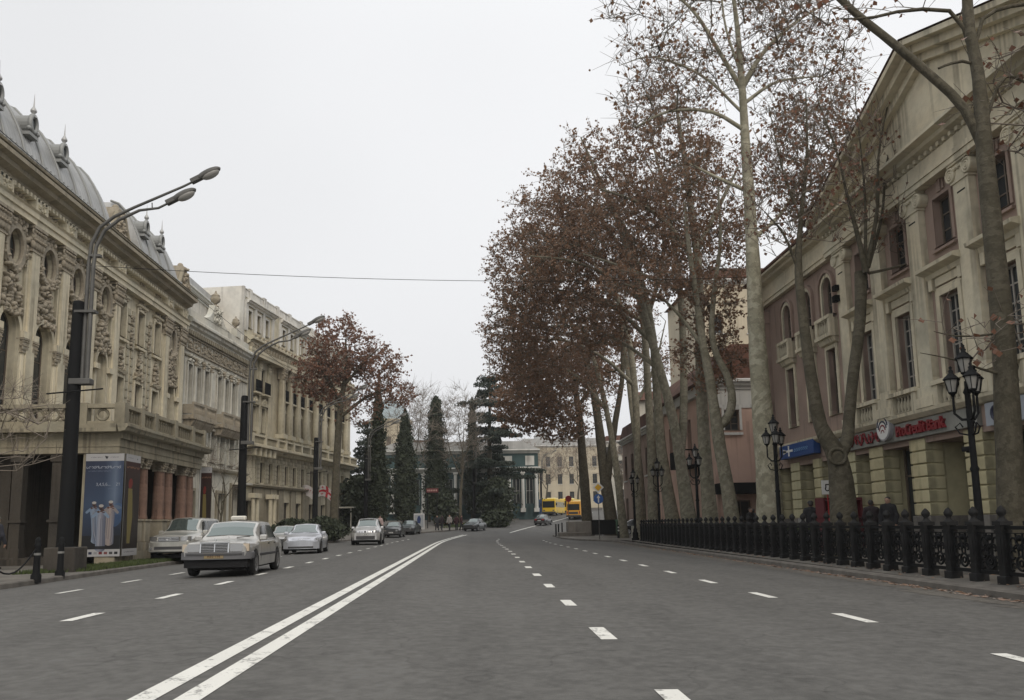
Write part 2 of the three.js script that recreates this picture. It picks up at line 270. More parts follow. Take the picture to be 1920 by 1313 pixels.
function addWindow(parent, o, { z = -0.28, bars = 1, rows = 3, sash = M.sash, depth = 0.07, name = 'window' } = {}) {
  const key = [o.kind, o.w, (o.y1 - o.y0).toFixed(2), bars, rows].join();
  if (!winCache[key]) {
    const q = { ...o, x: 0, y1: o.y1 - o.y0, y0: 0 }, outer = new THREE.Shape(holePath(q, 0.03).getPoints(12)); outer.holes.push(new THREE.Path(holePath(q, -0.07).getPoints(12)));
    const g = [extr(outer, depth, 0, 10)], H = q.y1, w = o.w / 2;
    for (let i = 1; i <= bars; i++) { const x = -w + o.w * i / (bars + 1); const top = o.kind === 'rect' || !o.kind ? H : o.kind === 'arch' ? H - w + Math.sqrt(Math.max(0, w * w - x * x)) : H / 2 + H / 2 * Math.sqrt(Math.max(0, 1 - x * x / w / w)); g.push(bx(x - 0.028, x + 0.028, o.kind === 'oval' ? H - top : 0, top, 0.005, depth - 0.012)); }
    for (let i = 1; i <= rows; i++) { const y = H * i / (rows + 1); const k = o.kind === 'oval' ? Math.sqrt(Math.max(0, 1 - (2 * y / H - 1) ** 2)) : 1; g.push(bx(-w * k, w * k, y - 0.022, y + 0.022, 0.008, depth - 0.02)); }
    winCache[key] = [join(g), extr(new THREE.Shape(holePath(q, 0.02).getPoints(12)), 0.012, 0, 10).translate(0, 0, 0.014)];
  }
  const f = mesh(name, winCache[key][0], sash, parent); f.position.set(o.x, o.y0, z); mesh('pane', winCache[key][1], M.glass, f); return f;
}
const balusterGeo = (() => { let g; return () => g ??= plain(lathe([[0, 0], [0.085, 0], [0.085, 0.07], [0.05, 0.09], [0.085, 0.24], [0.075, 0.33], [0.04, 0.46], [0.04, 0.55], [0.08, 0.57], [0.08, 0.63], [0, 0.63]], 8)); })();
const balusterSq = (() => { let g; return () => g ??= plain(bx(-0.05, 0.05, 0, 0.63, -0.05, 0.05)); })();
// carved work: many small rounded lumps inside an outline
function relief(R, n, inside, w, h, size, depth) {
  n = Math.round(n * 1.9); const s0 = size; size *= 0.66; depth *= 0.95;
  const out = [];
  for (let i = 0, guard = 0; i < n && guard < n * 20; guard++) { const x = (R() - 0.5) * w, y = R() * h; if (!inside(x / w * 2, y / h)) continue; const s = size * (0.5 + R()); const g = new THREE.IcosahedronGeometry(s, 1); g.scale(0.6 + 0.8 * R(), 0.6 + 0.9 * R(), depth / size * (0.5 + 0.6 * R())); g.rotateZ(R() * 3); out.push(g.translate(x, y, 0.02)); i++; }
  return join(out);
}
function corinthian(R, w, h, d) { // leafy capital of width w, centred at x = 0, from y = 0
  const g = [bx(-w * 0.62, w * 0.62, h * 0.88, h, -d, d * 1.35), bx(-w * 0.46, w * 0.46, 0, h * 0.88, -d, d * 0.9), bx(-w * 0.52, w * 0.52, -0.06, 0.02, -d, d)];
  for (let row = 0; row < 2; row++) for (let i = 0; i < 5; i++) { const x = lerp(-0.45, 0.45, i / 4) * w, y = h * (0.1 + 0.33 * row), s = new THREE.IcosahedronGeometry(w * 0.15, 1).scale(1, h / w * 1.15, 0.8); g.push(s.translate(x, y + h * 0.15, d * 0.95)); g.push(new THREE.IcosahedronGeometry(w * 0.09, 0).translate(x, y + h * 0.33, d * 1.25)); }
  for (const s of [-1, 1]) { g.push(new THREE.TorusGeometry(w * 0.13, w * 0.055, 5, 10).translate(s * w * 0.5, h * 0.74, d * 1.1)); g.push(new THREE.IcosahedronGeometry(w * 0.14, 1).translate(s * w * 0.52, h * 0.45, d * 0.6)); }
  return join(g);
}
function ionic(w, h, d) {
  const g = [bx(-w * 0.62, w * 0.62, h * 0.85, h, -d * 0.2, d * 1.25), bx(-w * 0.5, w * 0.5, 0, h * 0.85, 0, d), bx(-w * 0.55, w * 0.55, -0.06, 0, 0, d * 1.08)];
  for (const s of [-1, 1]) for (const [r, t] of [[0.27, 0.05], [0.15, 0.045], [0.05, 0.05]]) g.push(new THREE.TorusGeometry(h * r * 1.25, h * t * 1.5, 6, 16).translate(s * w * 0.52, h * 0.42, d * 1.08));
  for (const s of [-1, 1]) { g.push(cyl(h * 0.42, h * 0.42, 0, d * 1.05, 16).rotateX(Math.PI / 2).translate(s * w * 0.52, h * 0.42, 0)); }
  for (let i = -1; i < 2; i++) g.push(new THREE.IcosahedronGeometry(h * 0.12, 1).translate(i * w * 0.2, h * 0.62, d * 1.1));
  return join(g);
}
function row(name, geo, material, parent, list) { return list.map(([x, y = 0, z = 0, ry = 0, sx = 1]) => { const m = mesh(name, geo, material, parent); m.position.set(x, y, z); m.rotation.y = ry; m.scale.x = sx; return m; }); }
function balustrade(parent, x0, x1, y, z, mw, { h = 0.63, piers = [], gap = 0.26, ry = 0, sq = false, mname = 'baluster' } = {}) {
  const L = x1 - x0, g = new THREE.Group(); const bm = mw, rail = [bx(x0, x1, y + h + 0.12, y + h + 0.27, z - 0.16, z + 0.16), bx(x0, x1, y, y + 0.12, z - 0.14, z + 0.14)];
  const half = 0.17; piers.forEach(p => rail.push(bx(p - half, p + half, y + 0.003, y + h + 0.32, z - 0.19, z + 0.19)));
  const r = part('balustrade', rail, bm, parent); const n = Math.max(1, Math.round(L / gap)), list = [];
  for (let i = 0; i < n; i++) { const x = lerp(x0, x1, (i + 0.5) / n); if (piers.every(p => Math.abs(p - x) > half + 0.06)) list.push([x, y + 0.12, z]); }
  row(mname, sq ? balusterSq() : balusterGeo(), bm, r, list); return r;
}
const cornicePro = (y, h, out) => [[0, y], [out * 0.25, y], [out * 0.3, y + h * 0.25], [out * 0.65, y + h * 0.4], [out * 0.7, y + h * 0.62], [out, y + h * 0.7], [out, y + h * 0.9], [out * 0.92, y + h], [0, y + h]];
function dentils(x0, x1, y, h, z, w = 0.16, gap = 0.34) { const g = []; for (let x = x0 + w; x < x1; x += gap) g.push(bx(x - w / 2, x + w / 2, y, y + h, 0, z)); return join(g); }
const urnGeo = k => plain(lathe([[0, 0], [0.28, 0], [0.28, 0.12], [0.1, 0.2], [0.12, 0.3], [0.36, 0.5], [0.42, 0.75], [0.3, 0.95], [0.36, 1.0], [0.3, 1.06], [0.12, 1.2], [0.06, 1.4], [0, 1.45]].map(p => [p[0] * k, p[1] * k]), 12));
// ---------------------------------------------------------------- the theatre, left foreground
const streetL = Math.PI / 2;
{
  const R = rng(1001), b = thing('theatre', 'large ornate stone theatre with oval windows and grey curved mansard roof behind the portico', 'theatre', [-20.4, 0.47, 24], streetL);
  const bays = [6.7, 9.65, 12.6, 15.55, 18.45, 21.75, 32.25], wins = [24.25, 26.95, 29.6], L = 34.4;
  const arches = bays.map(x => ({ x, y0: 5.4, y1: 10.65, w: x > 20 ? 1.15 : 1.6, kind: 'arch' }));
  const ovals = bays.map(x => ({ x, y0: 12.7, y1: 14.35, w: x > 30 ? 0.95 : 1.2, kind: 'oval' }));
  const up = wins.map(x => ({ x, y0: 12.1, y1: 14.2, w: 0.95 })), low = wins.map(x => ({ x, y0: 6.0, y1: 9.7, w: 1.0 }));
  const all = [...arches, ...ovals, ...up, ...low];
  part('wall', [wallGeo(0, L, -0.6, 17.2, all), bx(0, 0.5, -0.6, 17.2, -14, -0.46), bx(L - 0.5, L, -0.6, 17.2, -14, -0.46), bx(0.5, L - 0.5, 16.8, 17.2, -14, -0.46), bx(0.5, L - 0.5, -0.6, 5.2, -2.2, -2)], M.theatre, b);
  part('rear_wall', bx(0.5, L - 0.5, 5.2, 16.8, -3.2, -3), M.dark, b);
  up.concat(low).forEach(o => { addWindow(b, o, { bars: 1, rows: 3 }); part('window_surround', [surround(o, 0.16, 0.1), mould([[0, o.y1 + 0.2], [0.2, o.y1 + 0.28], [0.24, o.y1 + 0.38], [0, o.y1 + 0.4]], o.x - 0.75, o.x + 0.75), bx(o.x - 0.7, o.x + 0.7, o.y0 - 0.28, o.y0 - 0.14, 0, 0.22)], M.theatre, b); });
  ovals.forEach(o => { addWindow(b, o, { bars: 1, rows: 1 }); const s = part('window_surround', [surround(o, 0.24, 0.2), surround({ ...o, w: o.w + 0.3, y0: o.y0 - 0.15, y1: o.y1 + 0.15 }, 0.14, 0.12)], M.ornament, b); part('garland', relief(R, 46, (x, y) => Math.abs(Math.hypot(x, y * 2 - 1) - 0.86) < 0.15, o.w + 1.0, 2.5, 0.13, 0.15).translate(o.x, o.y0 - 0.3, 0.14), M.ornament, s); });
  arches.forEach((o, i) => {
    addWindow(b, o, { z: -0.42, bars: 1, rows: 2, sash: M.sash });
    part('arch_moulding', [surround(o, 0.2, 0.13), bx(o.x - o.w / 2 - 0.55, o.x - o.w / 2 - 0.02, 9.55, 9.85, 0, 0.335), bx(o.x + o.w / 2 + 0.02, o.x + o.w / 2 + 0.55, 9.55, 9.85, 0, 0.335)], M.theatre, b);
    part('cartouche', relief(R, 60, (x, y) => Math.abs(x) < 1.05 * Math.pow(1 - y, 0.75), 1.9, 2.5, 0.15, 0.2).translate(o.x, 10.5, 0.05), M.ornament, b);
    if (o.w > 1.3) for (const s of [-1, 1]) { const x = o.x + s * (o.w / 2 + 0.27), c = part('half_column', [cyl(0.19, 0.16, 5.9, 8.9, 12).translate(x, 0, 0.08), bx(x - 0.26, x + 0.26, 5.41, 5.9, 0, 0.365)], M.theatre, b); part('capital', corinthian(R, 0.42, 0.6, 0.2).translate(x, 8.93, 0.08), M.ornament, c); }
  });
  low.forEach(o => part('cartouche', relief(R, 34, (x, y) => Math.abs(x) < 1 - y, 1.0, 1.9, 0.11, 0.16).translate(o.x, 9.9, 0.05), M.ornament, b));
  up.forEach(o => part('cartouche', relief(R, 22, (x, y) => Math.abs(x) < 1 - y * 0.8, 1.0, 0.9, 0.1, 0.16).translate(o.x, 14.35, 0.05), M.ornament, b));
  for (const x of [5.2, 8.15, 11.1, 14.1, 17.0, 20.0, 23.1, 30.9, 33.75]) {
    const p = part('pilaster', [bx(x - 0.5, x + 0.5, 5.4, 13.7, 0, 0.16), bx(x - 0.34, x + 0.34, 5.4, 13.7, 0.163, 0.3), bx(x - 0.55, x + 0.55, 5.2, 6.0, 0, 0.34)], M.theatre, b);
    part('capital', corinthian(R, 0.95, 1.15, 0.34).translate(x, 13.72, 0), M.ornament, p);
    part('frieze_block', [bx(x - 0.55, x + 0.55, 15.54, 16.2, 0, 0.42), relief(R, 9, () => true, 0.6, 0.45, 0.08, 0.07).translate(x, 15.65, 0.42)], M.theatre, b);
  }
  // piers of rusticated blocks with carved pendants between the square windows
  const blk = plain(rbx(-0.19, 0.19, 0, 0.42, 0, 0.07, 0.02, 1));
  for (const x of [25.6, 28.28]) for (const s of [-1, 1]) row('stone_block', blk, M.theatre, b, Array.from({ length: 17 }, (_, i) => [x + s * 0.32, 5.6 + i * 0.5, 0]));
  for (const x of [25.6, 28.28]) for (const y of [6.4, 11.6]) part('pendant', relief(R, 26, (u, v) => Math.abs(u) < 0.4 + 0.5 * Math.sin(v * 6) ** 2, 0.5, 2.2, 0.09, 0.12).translate(x, y, 0.06), M.ornament, b);
  // entablature
  part('architrave', mould([[0, 14.9], [0.42, 14.9], [0.42, 15.15], [0.5, 15.18], [0.5, 15.42], [0.6, 15.5], [0, 15.52]], 0, L), M.theatre, b);
  part('frieze_panel', [5.2, 8.15, 11.1, 14.1, 17.0, 20.0].map(x => [bx(x + 0.75, x + 2.15, 15.58, 15.63, 0, 0.12), bx(x + 0.75, x + 2.15, 16.08, 16.13, 0, 0.12), relief(R, 30, () => true, 1.25, 0.4, 0.085, 0.09).translate(x + 1.45, 15.66, 0.02)]), M.ornament, b);
  part('frieze_ornament', wins.map(x => [relief(R, 16, () => true, 0.8, 0.42, 0.08, 0.1).translate(x, 15.66, 0.02)]), M.ornament, b);
  part('dentil_band', dentils(0, L, 16.05, 0.19, 0.42, 0.16, 0.34), M.theatre, b);
  part('cornice', [mould(cornicePro(16.25, 0.88, 1.0), 0, L), mould([[0, 17.13], [1.0, 17.16], [1.04, 17.26], [0.8, 17.3], [0, 17.34]], 0, L)], M.theatreDark, b);
  part('roof_fringe', (() => { const g = []; for (let x = 0.3; x < 20; x += 0.42) g.push(ball(0.12, x, 17.38, 0.85, 0), bx(x - 0.05, x + 0.05, 17.28, 17.55, 0.8, 0.9)); for (let x = 25.4; x < 31.5; x += 0.42) g.push(ball(0.12, x, 17.38, 0.85, 0)); return g; })(), M.zincRib, b);
  // curved mansard in two runs, with ribs, dormers and spiked finials
  const prof = [[0.9, 17.3], [0.72, 17.95], [0.48, 18.6], [0.17, 19.25], [-0.2, 19.85], [-0.62, 20.3], [-1.1, 20.48], [-9, 20.56]];
  const roof = (x0, x1) => {
    const p = []; for (let i = 0; i + 1 < prof.length; i++) { const [za, ya] = prof[i], [zb, yb] = prof[i + 1], ea = Math.max(0, (ya - 17.3) ** 2 * 0.05), eb = Math.max(0, (yb - 17.3) ** 2 * 0.05); p.push(x0 + ea, ya, za, x1 - ea, ya, za, x0 + eb, yb, zb, x1 - ea, ya, za, x1 - eb, yb, zb, x0 + eb, yb, zb); for (const [x, e, s] of [[x1, -1, 1], [x0, 1, -1]]) { const A = [x + e * ea, ya, za], B = [x + e * eb, yb, zb], C = [x + e * ea, ya, -9], E = [x + e * eb, yb, -9]; s > 0 ? p.push(...A, ...C, ...B, ...C, ...E, ...B) : p.push(...A, ...B, ...C, ...C, ...B, ...E); } }
    const r = mesh('mansard_roof', boxUV(rawGeo(p)), M.zinc, b);
    for (let x = x0 + 0.1; x <= x1 - 0.05; x += 1.62) mesh('roof_rib', tube(prof.slice(0, 7).map(([z, y]) => [clamp(x, x0 + 0.3, x1 - 0.3), y + 0.02, z + 0.02, 0.075]), 5), M.zincRib, r);
    const seam = []; for (let x = x0 + 0.35; x < x1; x += 0.27) for (let i = 0; i < 6; i++) { const [za, ya] = prof[i], [zb, yb] = prof[i + 1]; seam.push(x, ya, za + 0.028, x + 0.03, ya, za + 0.028, x, yb, zb + 0.028, x + 0.03, ya, za + 0.028, x + 0.03, yb, zb + 0.028, x, yb, zb + 0.028); } mesh('roof_seam', boxUV(rawGeo(seam)), M.zincRib, r);
    part('ridge_roll', bar([x0 + 0.5, 20.46, -0.95], [x1 - 0.5, 20.46, -0.95], 0.1), M.zincRib, r);
  };
  roof(0, 20.3); roof(24.2, 30.6);
  const dormer = x => {
    const d = part('dormer', [new THREE.TorusGeometry(0.27, 0.085, 7, 18).scale(1, 1.4, 1.3).translate(x, 19.1, 0.78), extr(new THREE.Shape(new THREE.EllipseCurve(0, 0, 0.27, 0.4).getPoints(16)), 0.8).translate(x, 19.1, -0.1), bx(x - 0.38, x + 0.38, 18.45, 18.6, 0.4, 0.85), ball(0.11, x - 0.36, 18.75, 0.8), ball(0.11, x + 0.36, 18.75, 0.8)], M.zincRib, b);
    part('pane', extr(new THREE.Shape(new THREE.EllipseCurve(0, 0, 0.26, 0.38).getPoints(16)), 0.03).translate(x, 19.1, 0.75), M.glass, d);
    part('finial', [lathe([[0.15, 0], [0.15, 0.07], [0.07, 0.12], [0.06, 0.22], [0.13, 0.3], [0.14, 0.38], [0.08, 0.5], [0.035, 0.6], [0.02, 0.9], [0.006, 1.25], [0, 1.25]].map(p => [p[0], p[1] * 0.92 + 19.4]), 10).translate(x, 0, 0.76)], M.zinc, d);
  };
  [3.6, 6.5, 9.35, 12.15, 15.0, 25.3, 27.8].forEach(dormer);
  // broken curved gables over the corner bays
  for (const [x0, x1] of [[20.5, 24.0], [31.4, 34.4]]) {
    const m = (x0 + x1) / 2, w = (x1 - x0) / 2, s = new THREE.Shape(); s.moveTo(m - w, 17.25); s.quadraticCurveTo(m - w * 0.35, 17.40, m - w * 0.3, 18.60); s.lineTo(m - w * 0.2, 19.00); s.lineTo(m + w * 0.2, 19.00); s.lineTo(m + w * 0.3, 18.60); s.quadraticCurveTo(m + w * 0.35, 17.40, m + w, 17.25); s.closePath();
    const g = part('gable', [extr(s, 0.7, 0.06).translate(0, 0, -0.2), ball(0.2, m, 19.15, 0.2), relief(R, 26, (x, y) => Math.abs(x) < 0.9 - y * 0.6, w * 0.8, 1.4, 0.14, 0.2).translate(m, 17.50, 0.55)], M.ornament, b);
    [-1, 1].forEach(k => part('scroll', tube(Array.from({ length: 9 }, (_, i) => { const t = i / 8; return [m + k * w * (1 - 0.72 * t), 17.35 + 1.35 * t * t, 0.5, 0.16]; }), 6), M.theatreDark, g));
  }
  part('attic_balustrade', [bx(20.3, 31.8, 20.3, 20.5, -3.1, -2.8), bx(20.3, 31.8, 20.0, 20.15, -3.1, -2.8), Array.from({ length: 29 }, (_, i) => bx(20.5 + i * 0.38, 20.62 + i * 0.38, 20.1, 20.55, -3.02, -2.88)), bx(20.3, 31.8, 18.0, 20.0, -3.4, -2.85)], M.theatre, b);
  part('drainpipe', [bar([34.2, 15.9, 0.35], [34.2, 14.5, 0.35], 0.09), bar([34.2, 14.5, 0.35], [34.3, 13.9, 0.15], 0.09), bar([34.3, 13.9, 0.15], [34.3, 5, 0.15], 0.08)], M.steel, b);
}
// ---------------------------------------------------------------- portico of the theatre
{
  const R = rng(77), b = thing('portico', 'dark stone portico with paired pinkish columns and a balustraded terrace on top', 'portico', [-13.75, 0.28, 33], streetL); // x along the street, z towards it
  const L = 9.9, W = 7.0;
  part('terrace_slab', [bx(0, L, 4.62, 4.85, -W, 0.1), mould([[0.1, 4.85], [0.35, 4.9], [0.4, 5.0], [0.45, 5.06], [0.45, 5.16], [0, 5.18]], -0.45, L + 0.35), bx(-0.45, L + 0.35, 4.851, 5.16, -W, 0), bx(-0.2, L + 0.12, 4.851, 4.95, -W, 0.13)], M.portico, b);
  part('entablature', [bx(0, L, 4.05, 4.619, -0.6, 0), bx(-0.03, L + 0.03, 4.3, 4.34, -0.6, 0.03), bx(0, 0.6, 4.05, 4.619, -W, -0.601), bx(L - 0.6, L, 4.05, 4.619, -W, -0.601), bx(-0.03, 0.6, 4.3, 4.34, -W, -0.6)], M.portico, b);
  // the side turned to the camera has round medallions, the street side balusters
  const side = new THREE.Group(); side.name = 'side_balustrade';
  const rail = part('side_balustrade', [bx(-0.16, 0.16, 5.82, 5.98, -W, 0.16), bx(-0.14, 0.14, 5.18, 5.3, -W, 0.14), bx(-0.2, 0.2, 5.181, 6.02, -0.2, 0.2), bx(-0.2, 0.2, 5.181, 6.02, -1.65, -1.25), bx(-0.2, 0.2, 5.181, 6.02, -6.9, -6.5)], M.portico, b);
  const ring = plain(new THREE.TorusGeometry(0.21, 0.055, 6, 16).rotateY(Math.PI / 2)), leafy = relief(R, 12, () => true, 0.22, 0.5, 0.07, 0.1).rotateY(-Math.PI / 2);
  for (let i = 0; i < 8; i++) { const z = -2.0 - i * 0.6; const m = mesh('medallion', ring, M.portico, rail); m.position.set(0, 5.56, z); const q = mesh('leaf_ornament', leafy, M.ornament, rail); q.position.set(0, 5.32, z - 0.3); }
  for (const z of [-0.72]) { const m = mesh('medallion', ring, M.portico, rail); m.position.set(0, 5.56, z); }
  balustrade(b, 0.2, L, 5.18, 0, M.portico, { h: 0.53, piers: [1.7, 3.2, 5.6, 8.0, 9.75], gap: 0.27 });
  const shaft = plain(lathe([[0.27, 1.5], [0.29, 1.55], [0.27, 1.62], [0.25, 1.7], [0.245, 2.6], [0.215, 3.62], [0.24, 3.66], [0.22, 3.7]], 16)), ped = plain(join([rbx(-0.32, 0.32, 0.55, 1.42, -0.32, 0.32, 0.03), bx(-0.36, 0.36, 1.421, 1.5, -0.36, 0.36), bx(-0.38, 0.38, 0.2, 0.549, -0.38, 0.38)])), cap = corinthian(R, 0.44, 0.34, 0.24).translate(0, 3.7, 0);
  const column = (x, z) => { const c = mesh('column', shaft, M.pink, b); c.position.set(x, 0, z); mesh('pedestal', ped, M.theatreDark, c); mesh('capital', cap, M.ornament, c); };
  for (const x of [2.35, 3.25, 5.2, 6.2, 8.1, 9.1]) column(x, -0.36);
  part('base_wall', [bx(1.7, L, -0.5, 0.2, -0.75, 0.02), bx(0, 1.5, -0.5, 0.25, -1.5, 0)], M.theatreDark, b);
  part('corner_pier', [bx(0.06, 1.36, 0.251, 4.05, -1.4, -0.06)], M.portico, b);
  // dim square piers of the side
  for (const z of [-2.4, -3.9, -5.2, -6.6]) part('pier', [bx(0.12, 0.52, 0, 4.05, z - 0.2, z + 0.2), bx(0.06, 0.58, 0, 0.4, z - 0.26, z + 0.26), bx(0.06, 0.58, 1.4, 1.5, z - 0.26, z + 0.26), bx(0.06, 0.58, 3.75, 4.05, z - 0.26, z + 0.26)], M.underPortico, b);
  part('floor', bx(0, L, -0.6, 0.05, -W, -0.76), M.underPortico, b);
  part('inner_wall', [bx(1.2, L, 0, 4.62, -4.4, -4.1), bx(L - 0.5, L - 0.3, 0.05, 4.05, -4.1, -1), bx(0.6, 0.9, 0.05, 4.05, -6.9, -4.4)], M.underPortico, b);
  for (const x of [3.9, 6.8]) part('door_panel', bx(x, x + 1, 0.06, 3.2, -4.099, -4.0), M.sash, b);
}
// ---------------------------------------------------------------- the pale house and the hotel beyond the theatre
{
  const R = rng(2002), b = thing('pale_house', 'pale weathered house with two stone balconies and a carved frieze between theatre and hotel', 'house', [-20.4, 0.2, 59.0], streetL - Math.atan2(1.2, 14));
  const L = 12.6, xs = [0.9, 2.4, 3.85, 6.35, 7.9, 9.35], up = xs.map(x => ({ x, y0: 9.95, y1: 13.0, w: 0.72 })), low = [1.3, 3.4, 5.4, 7.2, 9.2, 11.2].map(x => ({ x, y0: 6.2, y1: 8.6, w: 0.95 })), gr = [1.5, 4.4, 7.4, 10.3].map((x, i) => ({ x, y0: 0.3, y1: i % 2 ? 4.6 : 3.9, w: 1.5 }));
  part('wall', [wallGeo(0, L, -0.3, 16.2, [...up, ...low, ...gr]), bx(0, 0.4, -0.3, 16.2, -12, -0.46), bx(L - 0.4, L, -0.3, 16.2, -12, -0.46), bx(0.4, L - 0.4, -0.3, 16, -1.6, -1.4), bx(0, L, 16.21, 16.5, -12, -0.2)], M.pale, b);
  up.forEach(o => { addWindow(b, o, { rows: 2 }); part('window_surround', [surround(o, 0.13, 0.1), relief(R, 12, () => true, 0.7, 0.55, 0.1, 0.16).translate(o.x, 13.1, 0.08)], M.pale, b); const c = part('half_column', cyl(0.15, 0.13, 9.9, 13.0, 10).translate(o.x + 0.72, 0, 0.1), M.pale, b); part('capital', relief(R, 9, () => true, 0.3, 0.5, 0.09, 0.16).translate(o.x + 0.72, 13.0, 0.12), M.ornament, c); });
  low.forEach(o => { addWindow(b, o, { rows: 1 }); part('window_surround', surround(o, 0.16, 0.14), M.pale, b); }); gr.forEach(o => { addWindow(b, o, { rows: 1, z: -0.4 }); part('door_surround', surround(o, 0.2, 0.16), M.lower, b); });
  part('frieze', [bx(0, L, 13.95, 14.06, 0, 0.12), bx(0, L, 14.95, 15.05, 0, 0.12), Array.from({ length: 10 }, (_, i) => [relief(R, 14, () => true, 0.85, 0.65, 0.11, 0.1).translate(0.75 + i * 1.26, 14.15, 0.03), bx(0.08 + i * 1.26, 0.16 + i * 1.26, 14.061, 14.949, 0, 0.09)])], M.ornament, b);
  part('dentil_band', dentils(0, L, 15.1, 0.32, 0.32, 0.16, 0.36), M.lower, b);
  part('cornice', mould(cornicePro(15.4, 0.85, 0.55), 0, L), M.pale, b);
  part('parapet', [bx(0, L, 16.5, 17.0, -0.3, 0.1), (() => { const s = new THREE.Shape(); s.moveTo(3.0, 17); s.quadraticCurveTo(4.5, 17.2, 4.8, 18.4); s.lineTo(6.1, 18.4); s.quadraticCurveTo(6.4, 17.2, 8.0, 17); s.closePath(); return extr(s, 0.4, 0.04).translate(0, 0, -0.3); })(), relief(R, 26, (x, y) => Math.abs(x) < 1 - y * 0.4, 1.6, 1.2, 0.14, 0.16).translate(5.45, 17.1, 0.15), bx(9.4, 10.3, 17.0, 17.7, -0.4, 0.2)], M.pale, b);
  for (const [x, y, k] of [[5.45, 18.42, 0.95], [9.85, 17.7, 0.8]]) { const u = mesh('urn', urnGeo(k), M.ornament, b); u.position.set(x, y, -0.1); }
  for (const [x0, x1] of [[0.05, 4.2], [5.5, 9.95]]) { const g = part('balcony', [bx(x0, x1, 8.9, 9.2, 0, 0.85), mould([[0, 8.3], [0.5, 8.35], [0.72, 8.7], [0.78, 8.899], [0, 8.899]], x0 + 0.2, x1 - 0.2)], M.ornament, b); part('railing', [bx(x0, x1, 9.95, 10.12, 0.65, 0.83), bx(x0, x1, 9.201, 9.3, 0.67, 0.81), bx(x0, x0 + 0.16, 9.3, 9.95, 0, 0.8), bx(x1 - 0.16, x1, 9.3, 9.95, 0, 0.8), Array.from({ length: Math.floor((x1 - x0) / 0.25) - 1 }, (_, i) => plain(balusterGeo().clone()).translate(x0 + 0.3 + i * 0.25, 9.3, 0.74)), bx((x0 + x1) / 2 - 0.2, (x0 + x1) / 2 + 0.2, 9.201, 10.15, 0.64, 0.84)], M.ornament, g); }
  part('string_course', [mould([[0, 5.5], [0.35, 5.6], [0.4, 5.75], [0, 5.85]], 0, L), mould([[0, 13.5], [0.12, 13.52], [0.12, 13.62], [0, 13.65]], 0, L)], M.lower, b);
  part('door_canopy', bx(9.4, 11.3, 4.7, 4.85, 0, 1.2), M.pale, b);
}
